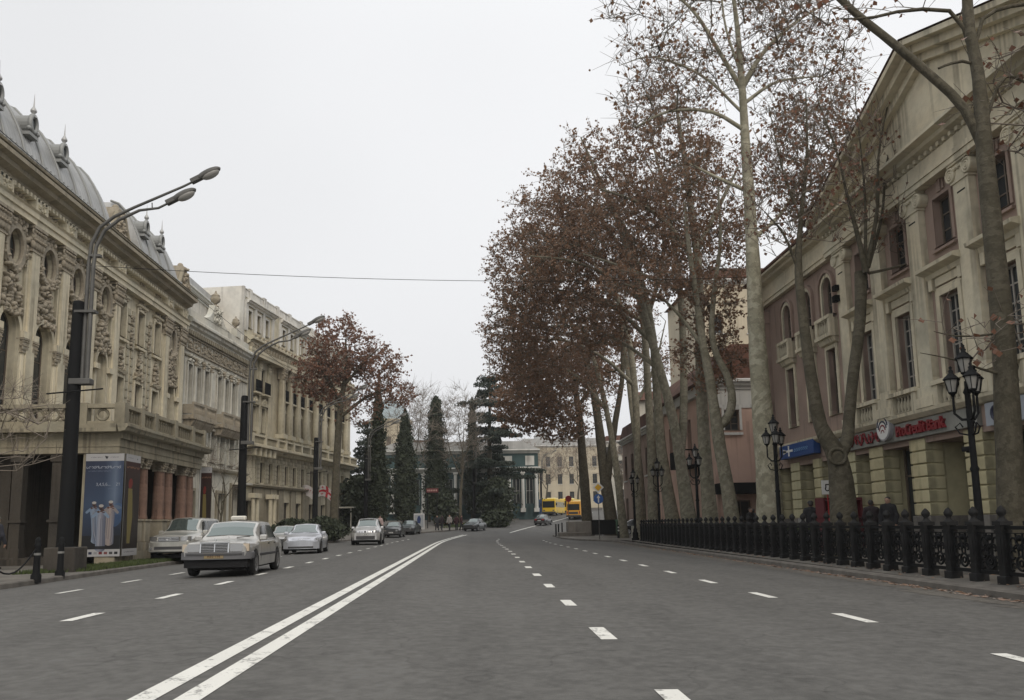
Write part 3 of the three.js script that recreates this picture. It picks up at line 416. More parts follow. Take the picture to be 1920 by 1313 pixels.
{ // hotel: slightly fanned facade that follows the street
  const R = rng(3003), b = thing('hotel', 'long five-storey stone hotel with giant columns, dark iron balconies and a pale attic storey', 'hotel', [-19.7, 0.15, 71.6], streetL - Math.atan2(4.9, 27.7));
  const L = 29.2, base = 0.2;
  const attic = [0.9, 2.7, 4.5, 8.4, 10.4, 13.2, 15.2, 18.2, 20.2, 23.2, 25.2].map(x => ({ x, y0: 18.75, y1: 20.3, w: 0.75 }));
  const b4 = [2.3, 4.2, 8.45, 10.4, 12.55, 14.8, 17.8, 20.2, 22.6, 25.0], w4 = b4.map(x => ({ x, y0: 13.3, y1: 15.6, w: 0.8 })), w3 = b4.map(x => ({ x, y0: 9.75, y1: 12.0, w: 0.8 }));
  const w2 = [4.4, 6.2, 8.0, 10.0, 12.0, 14.2, 16.7, 19.2, 21.7, 24.2, 26.4].map(x => ({ x, y0: 5.25, y1: 7.1, w: 0.8 })), gr = [1.5, 7, 10, 13, 16.5, 20, 23.5].map(x => ({ x, y0: 0.6, y1: 3.6, w: 1.6 }));
  part('wall', [wallGeo(0, L, -0.4, 21.2, [...attic, ...w4, ...w3, ...w2, ...gr]), bx(0.0, 0.4, 10, 22.2, -13, -0.46), bx(L - 0.4, L, -0.4, 21.2, -13, -0.46), bx(0.4, L - 0.4, -0.4, 21, -2, -1.7), bx(0, L, 21.2, 21.4, -13, -0.05)], M.hotel, b);
  part('party_wall', bx(-0.3, -0.001, 8, 22.3, -13, 0), M.white, b);
  attic.forEach(o => { addWindow(b, o, { rows: 1 }); part('window_surround', [surround(o, 0.14, 0.1)], M.white, b); });
  [0, 1.8, 3.6, 5.6, 7.3, 9.4, 11.7, 14.2, 16.6, 19.2, 21.6, 24.2, 26.8].forEach(x => part('attic_pilaster', bx(x - 0.02, x + 0.42, 18.4, 20.7, 0, 0.14), M.white, b));
  part('parapet', [bx(0, L, 21.4, 22.05, -0.35, 0.02), mould(cornicePro(20.7, 0.5, 0.55), 0, 6.2), mould(cornicePro(20.7, 0.5, 0.5), 7.4, 12.2), mould(cornicePro(20.7, 0.5, 0.5), 12.6, 17), mould(cornicePro(20.7, 0.5, 0.5), 17.5, 22), mould(cornicePro(20.7, 0.5, 0.5), 22.5, L), [1, 4, 7, 10, 13, 16, 19, 22, 25].map(x => bx(x - 0.3, x + 0.3, 21.25, 22.3, -0.37, 0.08)), bx(0, L, 22.051, 22.15, -0.4, 0.07)], M.white, b);
  w4.forEach((o, i) => { addWindow(b, o, { rows: 2 }); const g = part('balcony', [bx(o.x - 0.65, o.x + 0.65, 13.1, 13.24, 0, 0.5)], M.hotel, b); part('iron_railing', [bx(o.x - 0.63, o.x + 0.63, 14.25, 14.32, 0.42, 0.48), Array.from({ length: 13 }, (_, k) => bx(o.x - 0.62 + k * 0.1, o.x - 0.585 + k * 0.1, 13.24, 14.25, 0.435, 0.465)), bx(o.x - 0.63, o.x + 0.63, 13.7, 13.76, 0.43, 0.47), bx(o.x - 0.55, o.x + 0.55, 13.3, 14.2, 0.4, 0.425)], M.iron, g); });
  w3.forEach(o => { addWindow(b, o, { rows: 2 }); part('pediment', [extr(shapeOf([[o.x - 0.65, 12.3], [o.x + 0.65, 12.3], [o.x, 12.95]]), 0.22, 0.02), bx(o.x - 0.7, o.x + 0.7, 12.15, 12.27, 0, 0.26), relief(R, 5, () => true, 0.4, 0.3, 0.08, 0.12).translate(o.x, 12.4, 0.22), surround(o, 0.12, 0.08)], M.hotel, b); });
  const shaft = plain(lathe([[0.4, 0], [0.42, 0.1], [0.36, 0.2], [0.35, 2], [0.3, 5.3], [0.34, 5.35]], 14)), cap = corinthian(R, 0.62, 0.95, 0.34);
  for (const x of [7.5, 9.4, 11.4, 13.7, 16.5, 19, 21.4, 23.8, 26.3]) { const c = mesh('column', shaft, M.hotel, b); c.position.set(x, 9.95, 0.42); const k = mesh('capital', cap, M.ornament, c); k.position.y = 5.35; part('plinth', bx(x - 0.5, x + 0.5, 9.55, 9.949, 0, 0.9), M.hotel, b); }
  [0.3, 1.35, 3.2, 5.2].forEach(x => part('pilaster', [bx(x - 0.22, x + 0.22, 9.5, 16, 0, 0.16), corinthian(R, 0.5, 0.8, 0.2).translate(x, 15.4, 0)], M.hotel, b));
  part('entablature', [bx(0, L, 16.3, 16.9, 0, 0.75), bx(0, L, 16.6, 16.66, 0, 0.79), mould(cornicePro(16.95, 0.95, 0.9), 0, L)], M.hotel, b);
  part('frieze', bx(0, L, 16.901, 17.8, 0, 0.3), M.ornament, b);
  part('modillion', Array.from({ length: 46 }, (_, i) => bx(0.2 + i * 0.61, 0.42 + i * 0.61, 16.92, 17.3, 0.3, 0.8)), M.theatreDark, b);
  part('cornice_ornament', Array.from({ length: 34 }, (_, i) => ball(0.16 + 0.06 * R(), 0.4 + i * 0.83, 17.98, 0.8, 1)), M.theatreDark, b);
  balustrade(b, 0, L, 8.42, 0.82, M.hotel, { h: 0.6, gap: 0.3, piers: [0.3, 2.9, 5.6, 7.5, 9.4, 11.4, 13.7, 16.5, 19, 21.4, 23.8, 26.3], sq: true });
  part('terrace', [mould([[0, 7.9], [0.5, 7.95], [0.65, 8.2], [1.1, 8.25], [1.1, 8.42], [0, 8.42]], 0, L), Array.from({ length: 5 }, (_, i) => bx(1.0 + i, 1.35 + i, 7.5, 8.2, 0, 0.9))], M.hotel, b);
  // rusticated second storey: blocks between the windows
  const blk = plain(rbx(-0.42, 0.42, 0, 0.37, 0, 0.07, 0.02, 1)), long = plain(rbx(-0.85, 0.85, 0, 0.32, 0, 0.07, 0.02, 1));
  [3.4, 5.3, 7.1, 9.0, 11.0, 13.1, 15.45, 17.95, 20.45, 22.95, 25.3, 27.3].forEach(x => row('stone_block', blk, M.hotel, b, Array.from({ length: 5 }, (_, i) => [x, 5.2 + i * 0.41, 0])));
  for (let i = 0; i < 14; i++) row('stone_block', long, M.hotel, b, [[3.2 + i * 1.78, 7.25, 0], [3.9 + i * 1.78, 7.6, 0]].filter(p => p[0] < L - 0.9));
  w2.forEach(o => addWindow(b, o, { rows: 1 }));
  part('sill_course', [mould([[0, 4.75], [0.4, 4.85], [0.5, 5.0], [0, 5.12]], 0, L)], M.lower, b);
  part('ground_floor', [[0, 0.7], [2.4, 6.1], [7.9, 9.1], [10.9, 12.1], [13.9, 15.6], [17.4, 19.1], [20.9, 22.6], [24.4, L]].map(([a, c]) => rbx(a + 0.003, c, -0.4, 4.74, 0.002, 0.18, 0.03)), M.lower, b);
  [1.2, 2.0, 4.8, 5.6].forEach(x => part('door_column', [cyl(0.2, 0.17, 0.2, 3.8, 12).translate(x, 0, 0.7), bx(x - 0.28, x + 0.28, 3.8, 4.2, 0.35, 1.0)], M.hotel, b));
  part('awning', bx(23.5, 27.9, 3.3, 3.45, 0.18, 2.2), M.pale, b); part('awning_post', [bar([24, -0.4, 1.9], [24, 3.3, 1.9], 0.07), bar([27.4, -0.4, 1.9], [27.4, 3.3, 1.9], 0.22)], M.pale, b);
  gr.forEach(o => addWindow(b, o, { rows: 1, bars: 2, z: -0.35 }));
}
// ---------------------------------------------------------------- the pedimented building with the bank, right
const font = await new FontLoader().loadAsync('fonts/droid/droid_sans_bold.typeface.json');
const text = (s, size, depth = 0.05) => { const g = new TextGeometry(s, { font, size, depth, curveSegments: 3, bevelEnabled: false }); g.computeBoundingBox(); const c = g.boundingBox; return g.translate(-(c.min.x + c.max.x) / 2, 0, 0); };
const streetR = -Math.PI / 2;
{
  const b = thing('bank_building', 'tall mauve stucco building with cream pilasters and a big triangular pediment over shops', 'building', [15, -0.27, 40.7], streetR);
  const L = 34, wing = [3.3, 5.6, 7.75], bays = [10.85, 13.55, 16.35, 19.1, 21.8];
  const arch = wing.map(x => ({ x, y0: 9.9, y1: 11.6, w: 0.95, kind: 'arch' })), wl = wing.map(x => ({ x, y0: 5.8, y1: 8.55, w: 0.85 }));
  const up = [...bays, 26, 29].map(x => ({ x, y0: 10.1, y1: 11.68, w: 0.95 })), low = [...bays, 26, 29].map(x => ({ x, y0: 5.85, y1: 8.52, w: 1.0 }));
  part('wall', [wallGeo(0, L, 4.2, 13.5, [...arch, ...wl, ...up, ...low]), bx(0, 0.5, -0.2, 13.5, -14, -0.451), bx(0.5, L, 4.0, 4.2, -14, -0.02), bx(0.5, L, 13.2, 13.5, -14, -0.46), bx(0.5, L, 4.2, 13.2, -1.6, -1.4)], M.bankWall, b);
  [...arch, ...wl].forEach(o => { addWindow(b, o, { rows: 2, sash: M.sash }); part('window_surround', surround(o, 0.14, 0.06), M.bankTrim, b); });
  arch.forEach(o => { part('hood_mould', surround({ ...o, w: o.w + 0.34, y1: o.y1 + 0.17 }, 0.1, 0.13), M.bankWall, b); const bal = part('balconet', [bx(o.x - 0.75, o.x + 0.75, 8.95, 9.1, 0, 0.4), mould([[0, 8.7], [0.2, 8.75], [0.3, 8.949], [0, 8.949]], o.x - 0.7, o.x + 0.7), bx(o.x - 0.72, o.x + 0.72, 9.72, 9.86, 0.18, 0.38), bx(o.x - 0.72, o.x - 0.52, 9.101, 9.719, 0, 0.36), bx(o.x + 0.52, o.x + 0.72, 9.101, 9.719, 0, 0.36)], M.bankTrim, b); row('baluster', balusterGeo(), M.bankTrim, bal, [-0.35, -0.12, 0.12, 0.35].map(d => [o.x + d, 9.1, 0.27])); });
  up.forEach(o => { addWindow(b, o, { rows: 2, sash: M.sash }); part('window_surround', [surround(o, 0.1, 0.035), bx(o.x - 0.62, o.x + 0.62, 9.92, 10.0, 0, 0.12)], M.bankWall, b); part('keystone', [[-0.16, 0.12], [0.16, -0.12]].map(([d]) => bx(o.x + d - 0.05, o.x + d + 0.05, 11.85, 12.15, 0, 0.05)).concat(bx(o.x - 0.09, o.x + 0.09, 11.8, 12.2, 0, 0.08)), M.bankWall, b); });
  low.forEach(o => {
    addWindow(b, o, { rows: 4, bars: 2, sash: M.sashPale }); part('window_surround', [surround(o, 0.17, 0.07), surround({ ...o, w: o.w + 0.1, y1: o.y1 + 0.05 }, 0.22, 0.04)], M.bankTrim, b);
    part('window_hood', [mould([[0, 9.12], [0.15, 9.14], [0.2, 9.28], [0.5, 9.36], [0.52, 9.47], [0.4, 9.5], [0, 9.56]], o.x - 1.06, o.x + 1.06), bx(o.x - 0.9, o.x - 0.7, 8.75, 9.119, 0, 0.18), bx(o.x + 0.7, o.x + 0.9, 8.75, 9.119, 0, 0.18), bx(o.x - 0.69, o.x + 0.69, 8.86, 9.119, 0, 0.07)], M.bankTrim, b);
    const bal = part('balconet', [bx(o.x - 0.95, o.x + 0.95, 5.68, 5.82, 0, 0.42), bx(o.x - 0.9, o.x - 0.62, 5.06, 5.679, 0, 0.36), bx(o.x + 0.62, o.x + 0.9, 5.06, 5.679, 0, 0.36)], M.bankTrim, b); part('dark_gap', bx(o.x - 0.61, o.x + 0.61, 5.07, 5.675, 0.003, 0.06), M.dark, bal);
    row('baluster', balusterGeo(), M.bankTrim, bal, [-0.42, -0.21, 0, 0.21, 0.42].map(d => [o.x + d, 5.06, 0.22]));
  });
  for (const x of [9.5, 12.25, 14.95, 17.75, 20.45, 23.2]) { const p = part('pilaster', [bx(x - 0.38, x + 0.38, 5.75, 11.62, 0, 0.24), bx(x - 0.46, x + 0.46, 5.4, 5.749, 0, 0.32), bx(x - 0.52, x + 0.52, 5.07, 5.399, 0, 0.38)], M.bankTrim, b); part('capital', ionic(0.8, 0.6, 0.26).translate(x, 11.62, 0), M.bankTrim, p); part('groove', bx(x - 0.2, x + 0.2, 11.22, 11.27, 0.24, 0.245), M.dark, p); }
  part('corner_pilaster', [bx(0.25, 0.95, 5.07, 11.3, 0, 0.22), bx(0.2, 1.0, 11.3, 11.9, 0, 0.34)], M.bankWall, b);
  part('entablature', [bx(0, L, 12.2, 12.38, 0, 0.22), bx(0, L, 12.38, 12.56, 0, 0.27), bx(0, L, 12.6, 13.0, 0, 0.2), bx(8.4, 24.6, 12.382, 12.56, 0.271, 0.4), bx(8.4, 24.6, 12.2, 12.379, 0.221, 0.36), bx(8.4, 24.6, 12.6, 12.98, 0.201, 0.34)], M.bankTrim, b);
  part('cornice', [mould(cornicePro(13.0, 0.5, 0.75), 0, 8.3), mould(cornicePro(13.0, 0.5, 0.9), 8.3, 24.7), mould(cornicePro(13.0, 0.5, 0.75), 24.7, L)], M.bankTrim, b);
  part('dentil_band', dentils(8.4, 24.6, 13.01, 0.13, 0.42, 0.14, 0.34), M.bankTrim, b);
  // pediment
  const x0 = 8.3, x1 = 24.7, xm = 16.5, ya = 16.55;
  part('tympanum', extr(shapeOf([[x0 + 0.6, 13.5], [x1 - 0.6, 13.5], [xm, ya - 0.15]]), 0.5).translate(0, 0, -0.3), M.bankTrim, b);
  const rake = (xa, xb, up0, up1, z1) => { const s = (ya - 13.5) / (xm - xa); return extr(shapeOf([[xa, 13.5 + up0], [xm, ya + up0], [xm, ya + up1], [xa, 13.5 + up1]]), z1 + 0.3).translate(0, 0, -0.3); };
  for (const xa of [x0, x1]) { part('raking_cornice', [rake(xa, xm, -0.42, -0.15, 0.42), rake(xa, xm, -0.149, 0.12, 0.7), rake(xa, xm, 0.121, 0.3, 1.0)], M.bankTrim, b); }
  { const p = []; for (const [xa, s] of [[x0, 1], [x1, -1]]) { const A = [xa - s * 0.3, 13.72, 1.05], B = [xm, ya + 0.36, 1.05], C = [xm, ya + 0.36, -16], E = [xa - s * 0.3, 13.72, -16]; s > 0 ? p.push(...A, ...B, ...C, ...A, ...C, ...E) : p.push(...A, ...C, ...B, ...A, ...E, ...C); } mesh('roof', boxUV(rawGeo(p)), M.rust, b); }
  part('gable_back', extr(shapeOf([[x0, 13.5], [x1, 13.5], [xm, ya]]), 0.3).translate(0, 0, -14), M.bankTrim, b);
  part('wing_roof', [bx(-0.5, 8.3, 13.51, 13.62, -14, 0.78), bx(24.7, L, 13.51, 13.62, -14, 0.78)], M.rust, b);
  part('string_course', mould([[0, 4.78], [0.2, 4.82], [0.34, 4.95], [0.36, 5.06], [0, 5.07]], 0, L), M.bankTrim, b);
  // ground floor: piers of separate blocks on a dark plinth, deep openings between
  const piers = [[0, 0.8], [2.5, 3.55], [5.05, 5.95], [8.15, 9.1], [10.25, 11.3], [13.15, 14.15], [16.3, 17.25], [19.6, 20.6], [23, 24], [27, 28], [31, 34]];
  for (const [a, c] of piers) {
    const p = part('pier', [bx(a + 0.04, c - 0.04, 1.6, 4.2, -0.7, -0.05), bx(c - 0.3, c - 0.04, 1.2, 4.2, -2.4, -0.701)], M.bankPier, b);
    const g = plain(rbx(a, c, 0, 0.385, -0.6, 0.02, 0.025, 1)); for (let i = 0; i < 6; i++) { const m = mesh('stone_block', g, M.bankPier, p); m.position.y = 1.62 + i * 0.43; }
    part('plinth', rbx(a - 0.05, c + 0.05, -0.2, 1.6, -2.4, 0.07, 0.02), M.bankPlinth, p);
  }
  for (let i = 0; i + 1 < piers.length; i++) { const a = piers[i][1], c = piers[i + 1][0], f = part('shop_front', [bx(a, c, 3.95, 4.2, -0.62, -0.5), bx(a, a + 0.09, 0.4, 3.95, -0.62, -0.5), bx(c - 0.09, c, 0.4, 3.95, -0.62, -0.5), bx(a, c, 3.0, 3.07, -0.62, -0.5), bx(a, c, -0.2, 0.5, -0.62, -0.5), bx((a + c) / 2 - 0.035, (a + c) / 2 + 0.035, 0.5, 3, -0.62, -0.5)], M.sash, b); f.position.z = i === 5 ? -1.4 : -0.25; part('pane', bx(a + 0.09, c - 0.09, 0.5, 3.95, -0.57, -0.555), M.glass, f); }
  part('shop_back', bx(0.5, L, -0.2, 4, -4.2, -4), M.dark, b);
  part('shop_floor', bx(0.5, L, -0.2, 0.42, -4, -2.401), M.bankPlinth, b);
  part('sign_band', [bx(8.1, 17.3, 4.2, 4.779, 0.003, 0.16), bx(17.9, 23.5, 4.1, 4.779, 0.003, 0.1)], M.signGrey, b);
  part('drainpipe', [bar([0.12, 0.3, 0.12], [0.12, 13.2, 0.12], 0.07), bx(-0.06, 0.3, 11.0, 11.6, 0, 0.32)], M.bankPlinth, b);
  part('ventilation_unit', bx(9.05, 9.35, 10.15, 10.4, 0.25, 0.45), M.iron, b); part('ventilation_unit', bx(9.05, 9.35, 10.6, 10.82, 0.25, 0.42), M.iron, b);
}
const redSign = mat([0.20, 0.014, 0.02], { roughness: 0.4 }), blueSign = mat([0.012, 0.055, 0.20], { roughness: 0.5 }), whitePlastic = mat([0.72, 0.72, 0.70], { roughness: 0.5 }), navy = mat([0.02, 0.022, 0.05], { roughness: 0.5 });
{ // shop signs; local frame is the facade's
  const on = (name, label, cat, x, y, z = 0.16) => thing(name, label, cat, [15 - z, y - 0.27, 40.7 - x], streetR);
  let s = on('sign_lettering', 'large red raised bank name in Latin letters right of the round logo', 'sign', 14.15, 4.33);
  [...'ProCredit Bank'].reduce((x, ch) => { const w = { i: 0.13, t: 0.17, r: 0.18, ' ': 0.12 }[ch] ?? 0.245; if (ch !== ' ') part('letter', text(ch, 0.36, 0.09).translate(x + w / 2, 0, 0), redSign, s); return x + w; }, -1.4);
  s = on('sign_lettering', 'large red raised Georgian letters left of the round logo, partly behind the forked tree', 'sign', 10.35, 4.3);
  const arcs = { p: [[0, 0.1, 0.1, 0, 6.3], [0.1, 0.3, 0.08, -1.5, 3]], o: [[0, 0.12, 0.11, -0.6, 3.8], [0, 0.3, 0.08, -0.5, 3.6]], r: [[0, 0.14, 0.12, -0.3, 3.5], [-0.02, 0.3, 0.1, -1, 2.6]], k: [[0, 0.08, 0.1, 2.6, 6.8], [0.02, 0.26, 0.11, -1.4, 1.9]], e: [[0, 0.12, 0.12, 2.2, 7.2]], d: [[0, 0.12, 0.12, 0, 6.3], [0.06, 0.28, 0.1, -1.2, 2]], i: [[0, 0.16, 0.1, -0.4, 3.6]], t: [[0, 0.1, 0.1, 0, 6.3], [0, 0.27, 0.07, 0, 5]] };
  [...'prokredit'].forEach((ch, i) => part('letter', arcs[ch].map(([x, y, r, a, c]) => tube(Array.from({ length: 11 }, (_, k) => { const w = lerp(a, c, k / 10); return [x + r * Math.cos(w), y + 0.02 + r * Math.sin(w), 0.05, 0.032]; }), 5)).concat(ch === 'k' || ch === 'e' || ch === 'i' ? [bar([0.1, 0.1, 0.05], [0.1, 0.36, 0.05], 0.03)] : []).map(g => g.translate(-1.08 + i * 0.27, 0, 0)), redSign, s));
  s = on('round_logo', 'round white bank logo with stacked dark and red arcs on the sign band', 'sign', 12.05, 4.74);
  part('disc', cyl(0.47, 0.47, 0, 0.16, 32).rotateX(Math.PI / 2), mat([0.36, 0.36, 0.38], { roughness: 0.4 }), s);
  part('face', cyl(0.42, 0.42, 0, 0.02, 32).rotateX(Math.PI / 2).translate(0, 0, 0.161), whitePlastic, s);
  [[0.36, 0.05, 0.02, navy], [0.28, 0.045, -0.06, navy], [0.2, 0.04, -0.12, redSign], [0.11, 0.03, -0.2, redSign]].forEach(([r, t, y, m]) => part('arc', new THREE.TorusGeometry(r, t * 0.8, 5, 20, Math.PI * 0.95).rotateZ(0.1).scale(1, 1, 0.4).translate(0, y, 0.185), m, s));
  s = on('shop_sign', 'blue shop sign board with a white cross emblem above the left shop front', 'sign', 4.1, 4.36, 0.3);
  part('board', rbx(-1.95, 1.95, 0, 0.62, -0.25, 0.06, 0.02), blueSign, s); part('emblem', [bx(-1.5, -0.35, 0.27, 0.37, 0.061, 0.075), bx(-0.86, -0.74, 0.08, 0.56, 0.062, 0.08), extr(shapeOf([[-1.5, 0.2], [-1.1, 0.27], [-1.1, 0.37], [-1.5, 0.44]]), 0.012).translate(0, 0, 0.063)], whitePlastic, s);
  part('small_lettering', [...'ooiconoi'].map((c, i) => tube(Array.from({ length: 8 }, (_, k) => [-0.1 + i * 0.2 + 0.06 * Math.cos(k * 0.8), 0.3 + 0.07 * Math.sin(k * 0.8), 0.07, 0.012]), 4)), mat([0.2, 0.35, 0.55]), s);
  s = on('shop_sign', 'white sign board with dark blue curled letters behind the near street lamp', 'sign', 20.3, 4.12, 0.1);
  part('board', bx(-2.6, 1.7, 0, 0.66, 0, 0.05), mat([0.33, 0.36, 0.40], { roughness: 0.6 }), s); for (const x of [-2.1, -1.2, -0.2, 0.6]) part('letter', tube(Array.from({ length: 9 }, (_, k) => [x + 0.17 * Math.cos(0.8 + k * 0.6), 0.33 + 0.2 * Math.sin(0.8 + k * 0.6), 0.07, 0.05]), 5), navy, s);
  s = on('security_camera', 'small dark security camera on the pier right of the bank entrance', 'camera', 16.85, 3.45, 0.02);
  part('bracket', [bar([0, 0, 0], [0.05, 0, 0.3], 0.025)], M.iron, s); part('housing', rbx(-0.12, 0.28, 0.02, 0.16, 0.22, 0.36, 0.03), M.blackPlastic, s);
  s = on('window_poster', 'pale blue printed poster in the dark bank window between two yellow piers', 'poster', 12.55, 1.2, -0.6);
  part('sheet', bx(-0.3, 0.3, 0, 1.6, 0, 0.02), mat([0.10, 0.13, 0.19]), s); part('print', [bx(-0.2, 0.2, 0.9, 1.4, 0.021, 0.025), bx(-0.22, 0.22, 0.55, 0.62, 0.021, 0.025), bx(-0.14, 0.14, 0.15, 0.45, 0.021, 0.025)], mat([0.30, 0.34, 0.42]), s);
}
// ---------------------------------------------------------------- buildings behind the trees, right
{
  const b = thing('salmon_house', 'salmon pink house with brown tin roof and dark shop canopy behind the plane trees', 'house', [14.2, 0.05, 47.5], 0), W = 12, H = 9.5;
  const wins = [{ x: 1.1, y0: 6.5, y1: 7.7, w: 0.9 }, { x: 4.1, y0: 5.4, y1: 7.9, w: 0.8 }, { x: 7, y0: 5.4, y1: 7.9, w: 0.8 }], doors = [{ x: 1.4, y0: 0, y1: 2.4, w: 1.1 }, { x: 4.5, y0: 0, y1: 2.4, w: 1.4 }];
  part('wall', wallGeo(0, W, -0.3, H, [...wins, ...doors]), M.salmon, b); part('rear_wall', bx(0.4, W, -0.3, H, -15, -14.6), M.salmon, b);
  const swin = [2, 4.5, 7, 9.5, 12].map(x => ({ x, y0: 5.4, y1: 7.8, w: 0.9 })), sg = wallGeo(0, 14.5, -0.3, H, swin); sg.rotateY(-Math.PI / 2); sg.translate(0, 0, -14.96); part('side_wall', sg, M.salmon, b);
  swin.forEach(o => { const f = addWindow(b, { ...o }, { rows: 2 }); f.position.set(0.28, o.y0, -14.96 + o.x); f.rotation.y = -Math.PI / 2; });
  wins.forEach(o => { addWindow(b, o, { rows: 2 }); part('window_surround', [surround(o, 0.13, 0.06), bx(o.x - 0.6, o.x + 0.6, o.y0 - 0.3, o.y0 - 0.16, 0, 0.14)], M.offwhite, b); }); doors.forEach(o => { addWindow(b, o, { rows: 1 }); });
  part('white_band', [bx(-0.06, W, 7.8, 8.9, 0, 0.05), mould(cornicePro(8.9, 0.6, 0.5), -0.4, W), bx(-0.3, 0, 8.9, 9.5, -15, 0)], M.offwhite, b);
  part('roof', [extr(shapeOf([[-0.7, 9.5], [12.5, 9.5], [11, 11.6], [1.2, 11.6]]), 15).translate(0, 0, -14.8)], M.rust, b);
  part('shop_canopy', [bx(-0.2, 4.0, 2.75, 3.35, 0, 1.6), extr(shapeOf([[2.2, 3.35], [4.2, 3.35], [3.9, 3.55], [2.5, 3.65]]), 1.5)], M.iron, b); for (const x of [0.5, 3.7]) part('door_post', bx(x, x + 0.26, -0.2, 2.749, 0.8, 1.05), M.offwhite, b);
  part('balcony', [bx(-1.1, -0.001, 4.6, 4.75, -6.5, -3.2), bx(-1.1, -1.04, 4.751, 5.7, -6.5, -3.2), bx(-1.04, -0.001, 5.62, 5.7, -3.26, -3.2)], M.iron, b);
  const ac = (name, label, x, y, z = 0.02) => { const s = thing(name, label, 'air conditioner', [14.2 + x, 0.05 + y, 47.5 - z]); part('casing', rbx(-0.42, 0.42, 0, 0.62, 0, 0.32, 0.03), mat([0.42, 0.41, 0.38], { map: tex('dirt', 1) }), s); part('fan_grille', [new THREE.TorusGeometry(0.22, 0.025, 6, 18), cyl(0.2, 0.2, -0.01, 0.01, 18).rotateX(Math.PI / 2), new THREE.TorusGeometry(0.12, 0.012, 5, 14)].map(g => g.translate(0.08, 0.31, 0.325)), M.blackPlastic, s); part('bracket', [bx(-0.4, -0.34, -0.1, 0, 0, 0.3), bx(0.34, 0.4, -0.1, 0, 0, 0.3)], M.iron, s); };
  ac('air_conditioner', 'lower pale air conditioner unit on the salmon wall beside the pale trunk', 4.75, 1.9); ac('air_conditioner', 'upper pale air conditioner unit on the salmon wall beside the pale trunk', 5.0, 2.95);
}
function plainBlock(name, label, cat, pos, turn, W, H, depth, wallM, { floors, cols, y0 = 1, fh = 3.2, ww = 1, wh = 1.8, roofM = M.rust, trim = M.offwhite, roofH = 1.2, cols2 }) {
  const b = thing(name, label, cat, pos, turn), ops = []; for (let f = 0; f < floors; f++) for (let c = 0; c < cols; c++) ops.push({ x: W * (c + 0.5) / cols, y0: y0 + f * fh, y1: y0 + f * fh + wh, w: ww });
  part('wall', [wallGeo(0, W, -1, H, ops), bx(0, 0.3, -1, H, -depth, -0.46), bx(W - 0.3, W, -1, H, -depth, -0.46), bx(0.3, W - 0.3, -1, H - 0.3, -1.4, -1.2)], wallM, b);
  ops.forEach(o => { const f = addWindow(b, o, { rows: 1 }); part('sill', bx(-ww / 2 - 0.12, ww / 2 + 0.12, -0.16, -0.04, 0.28, 0.42), trim, f); });
  part('cornice', mould(cornicePro(H - 0.5, 0.5, 0.5), -0.2, W + 0.2), trim, b);
  if (roofH) part('roof', extr(shapeOf([[-0.5, H], [W + 0.5, H], [W - 1.5, H + roofH], [1.5, H + roofH]]), depth).translate(0, 0, -depth + 0.2), roofM, b); else part('roof', bx(0.01, W - 0.01, H - 0.3, H - 0.01, -depth, -0.01), wallM, b);
  return b;
}
plainBlock('apartment_block', 'tall cream apartment block rising behind the salmon house and tree crowns', 'building', [24.3, -0.3, 84], 0, 22, 27, 14, M.cream, { floors: 7, cols: 6, y0: 2 });
plainBlock('row_house', 'low grey-pink house front seen between the plane trunks past the salmon house', 'house', [15.5, 0.05, 84], streetR, 20, 9.5, 12, M.bankWall, { floors: 2, cols: 6, y0: 1.2, fh: 4.2, ww: 1.2, wh: 2.4 });
plainBlock('row_house', 'taller pale house front at the bend behind the blue arrow sign', 'house', [25, 1.5, 110], streetR - 0.32, 22, 13, 12, M.pale, { floors: 3, cols: 7, y0: 1.2, fh: 3.9, ww: 1.2, wh: 2.2 });
plainBlock('attic_house', 'pale set-back upper house showing above the roof of the pale house', 'house', [-22.6, 15.5, 61.5], streetL, 11.5, 5.2, 7, M.white, { floors: 1, cols: 4, y0: 1.8, wh: 1.6, roofM: M.zinc, roofH: 0.7 });
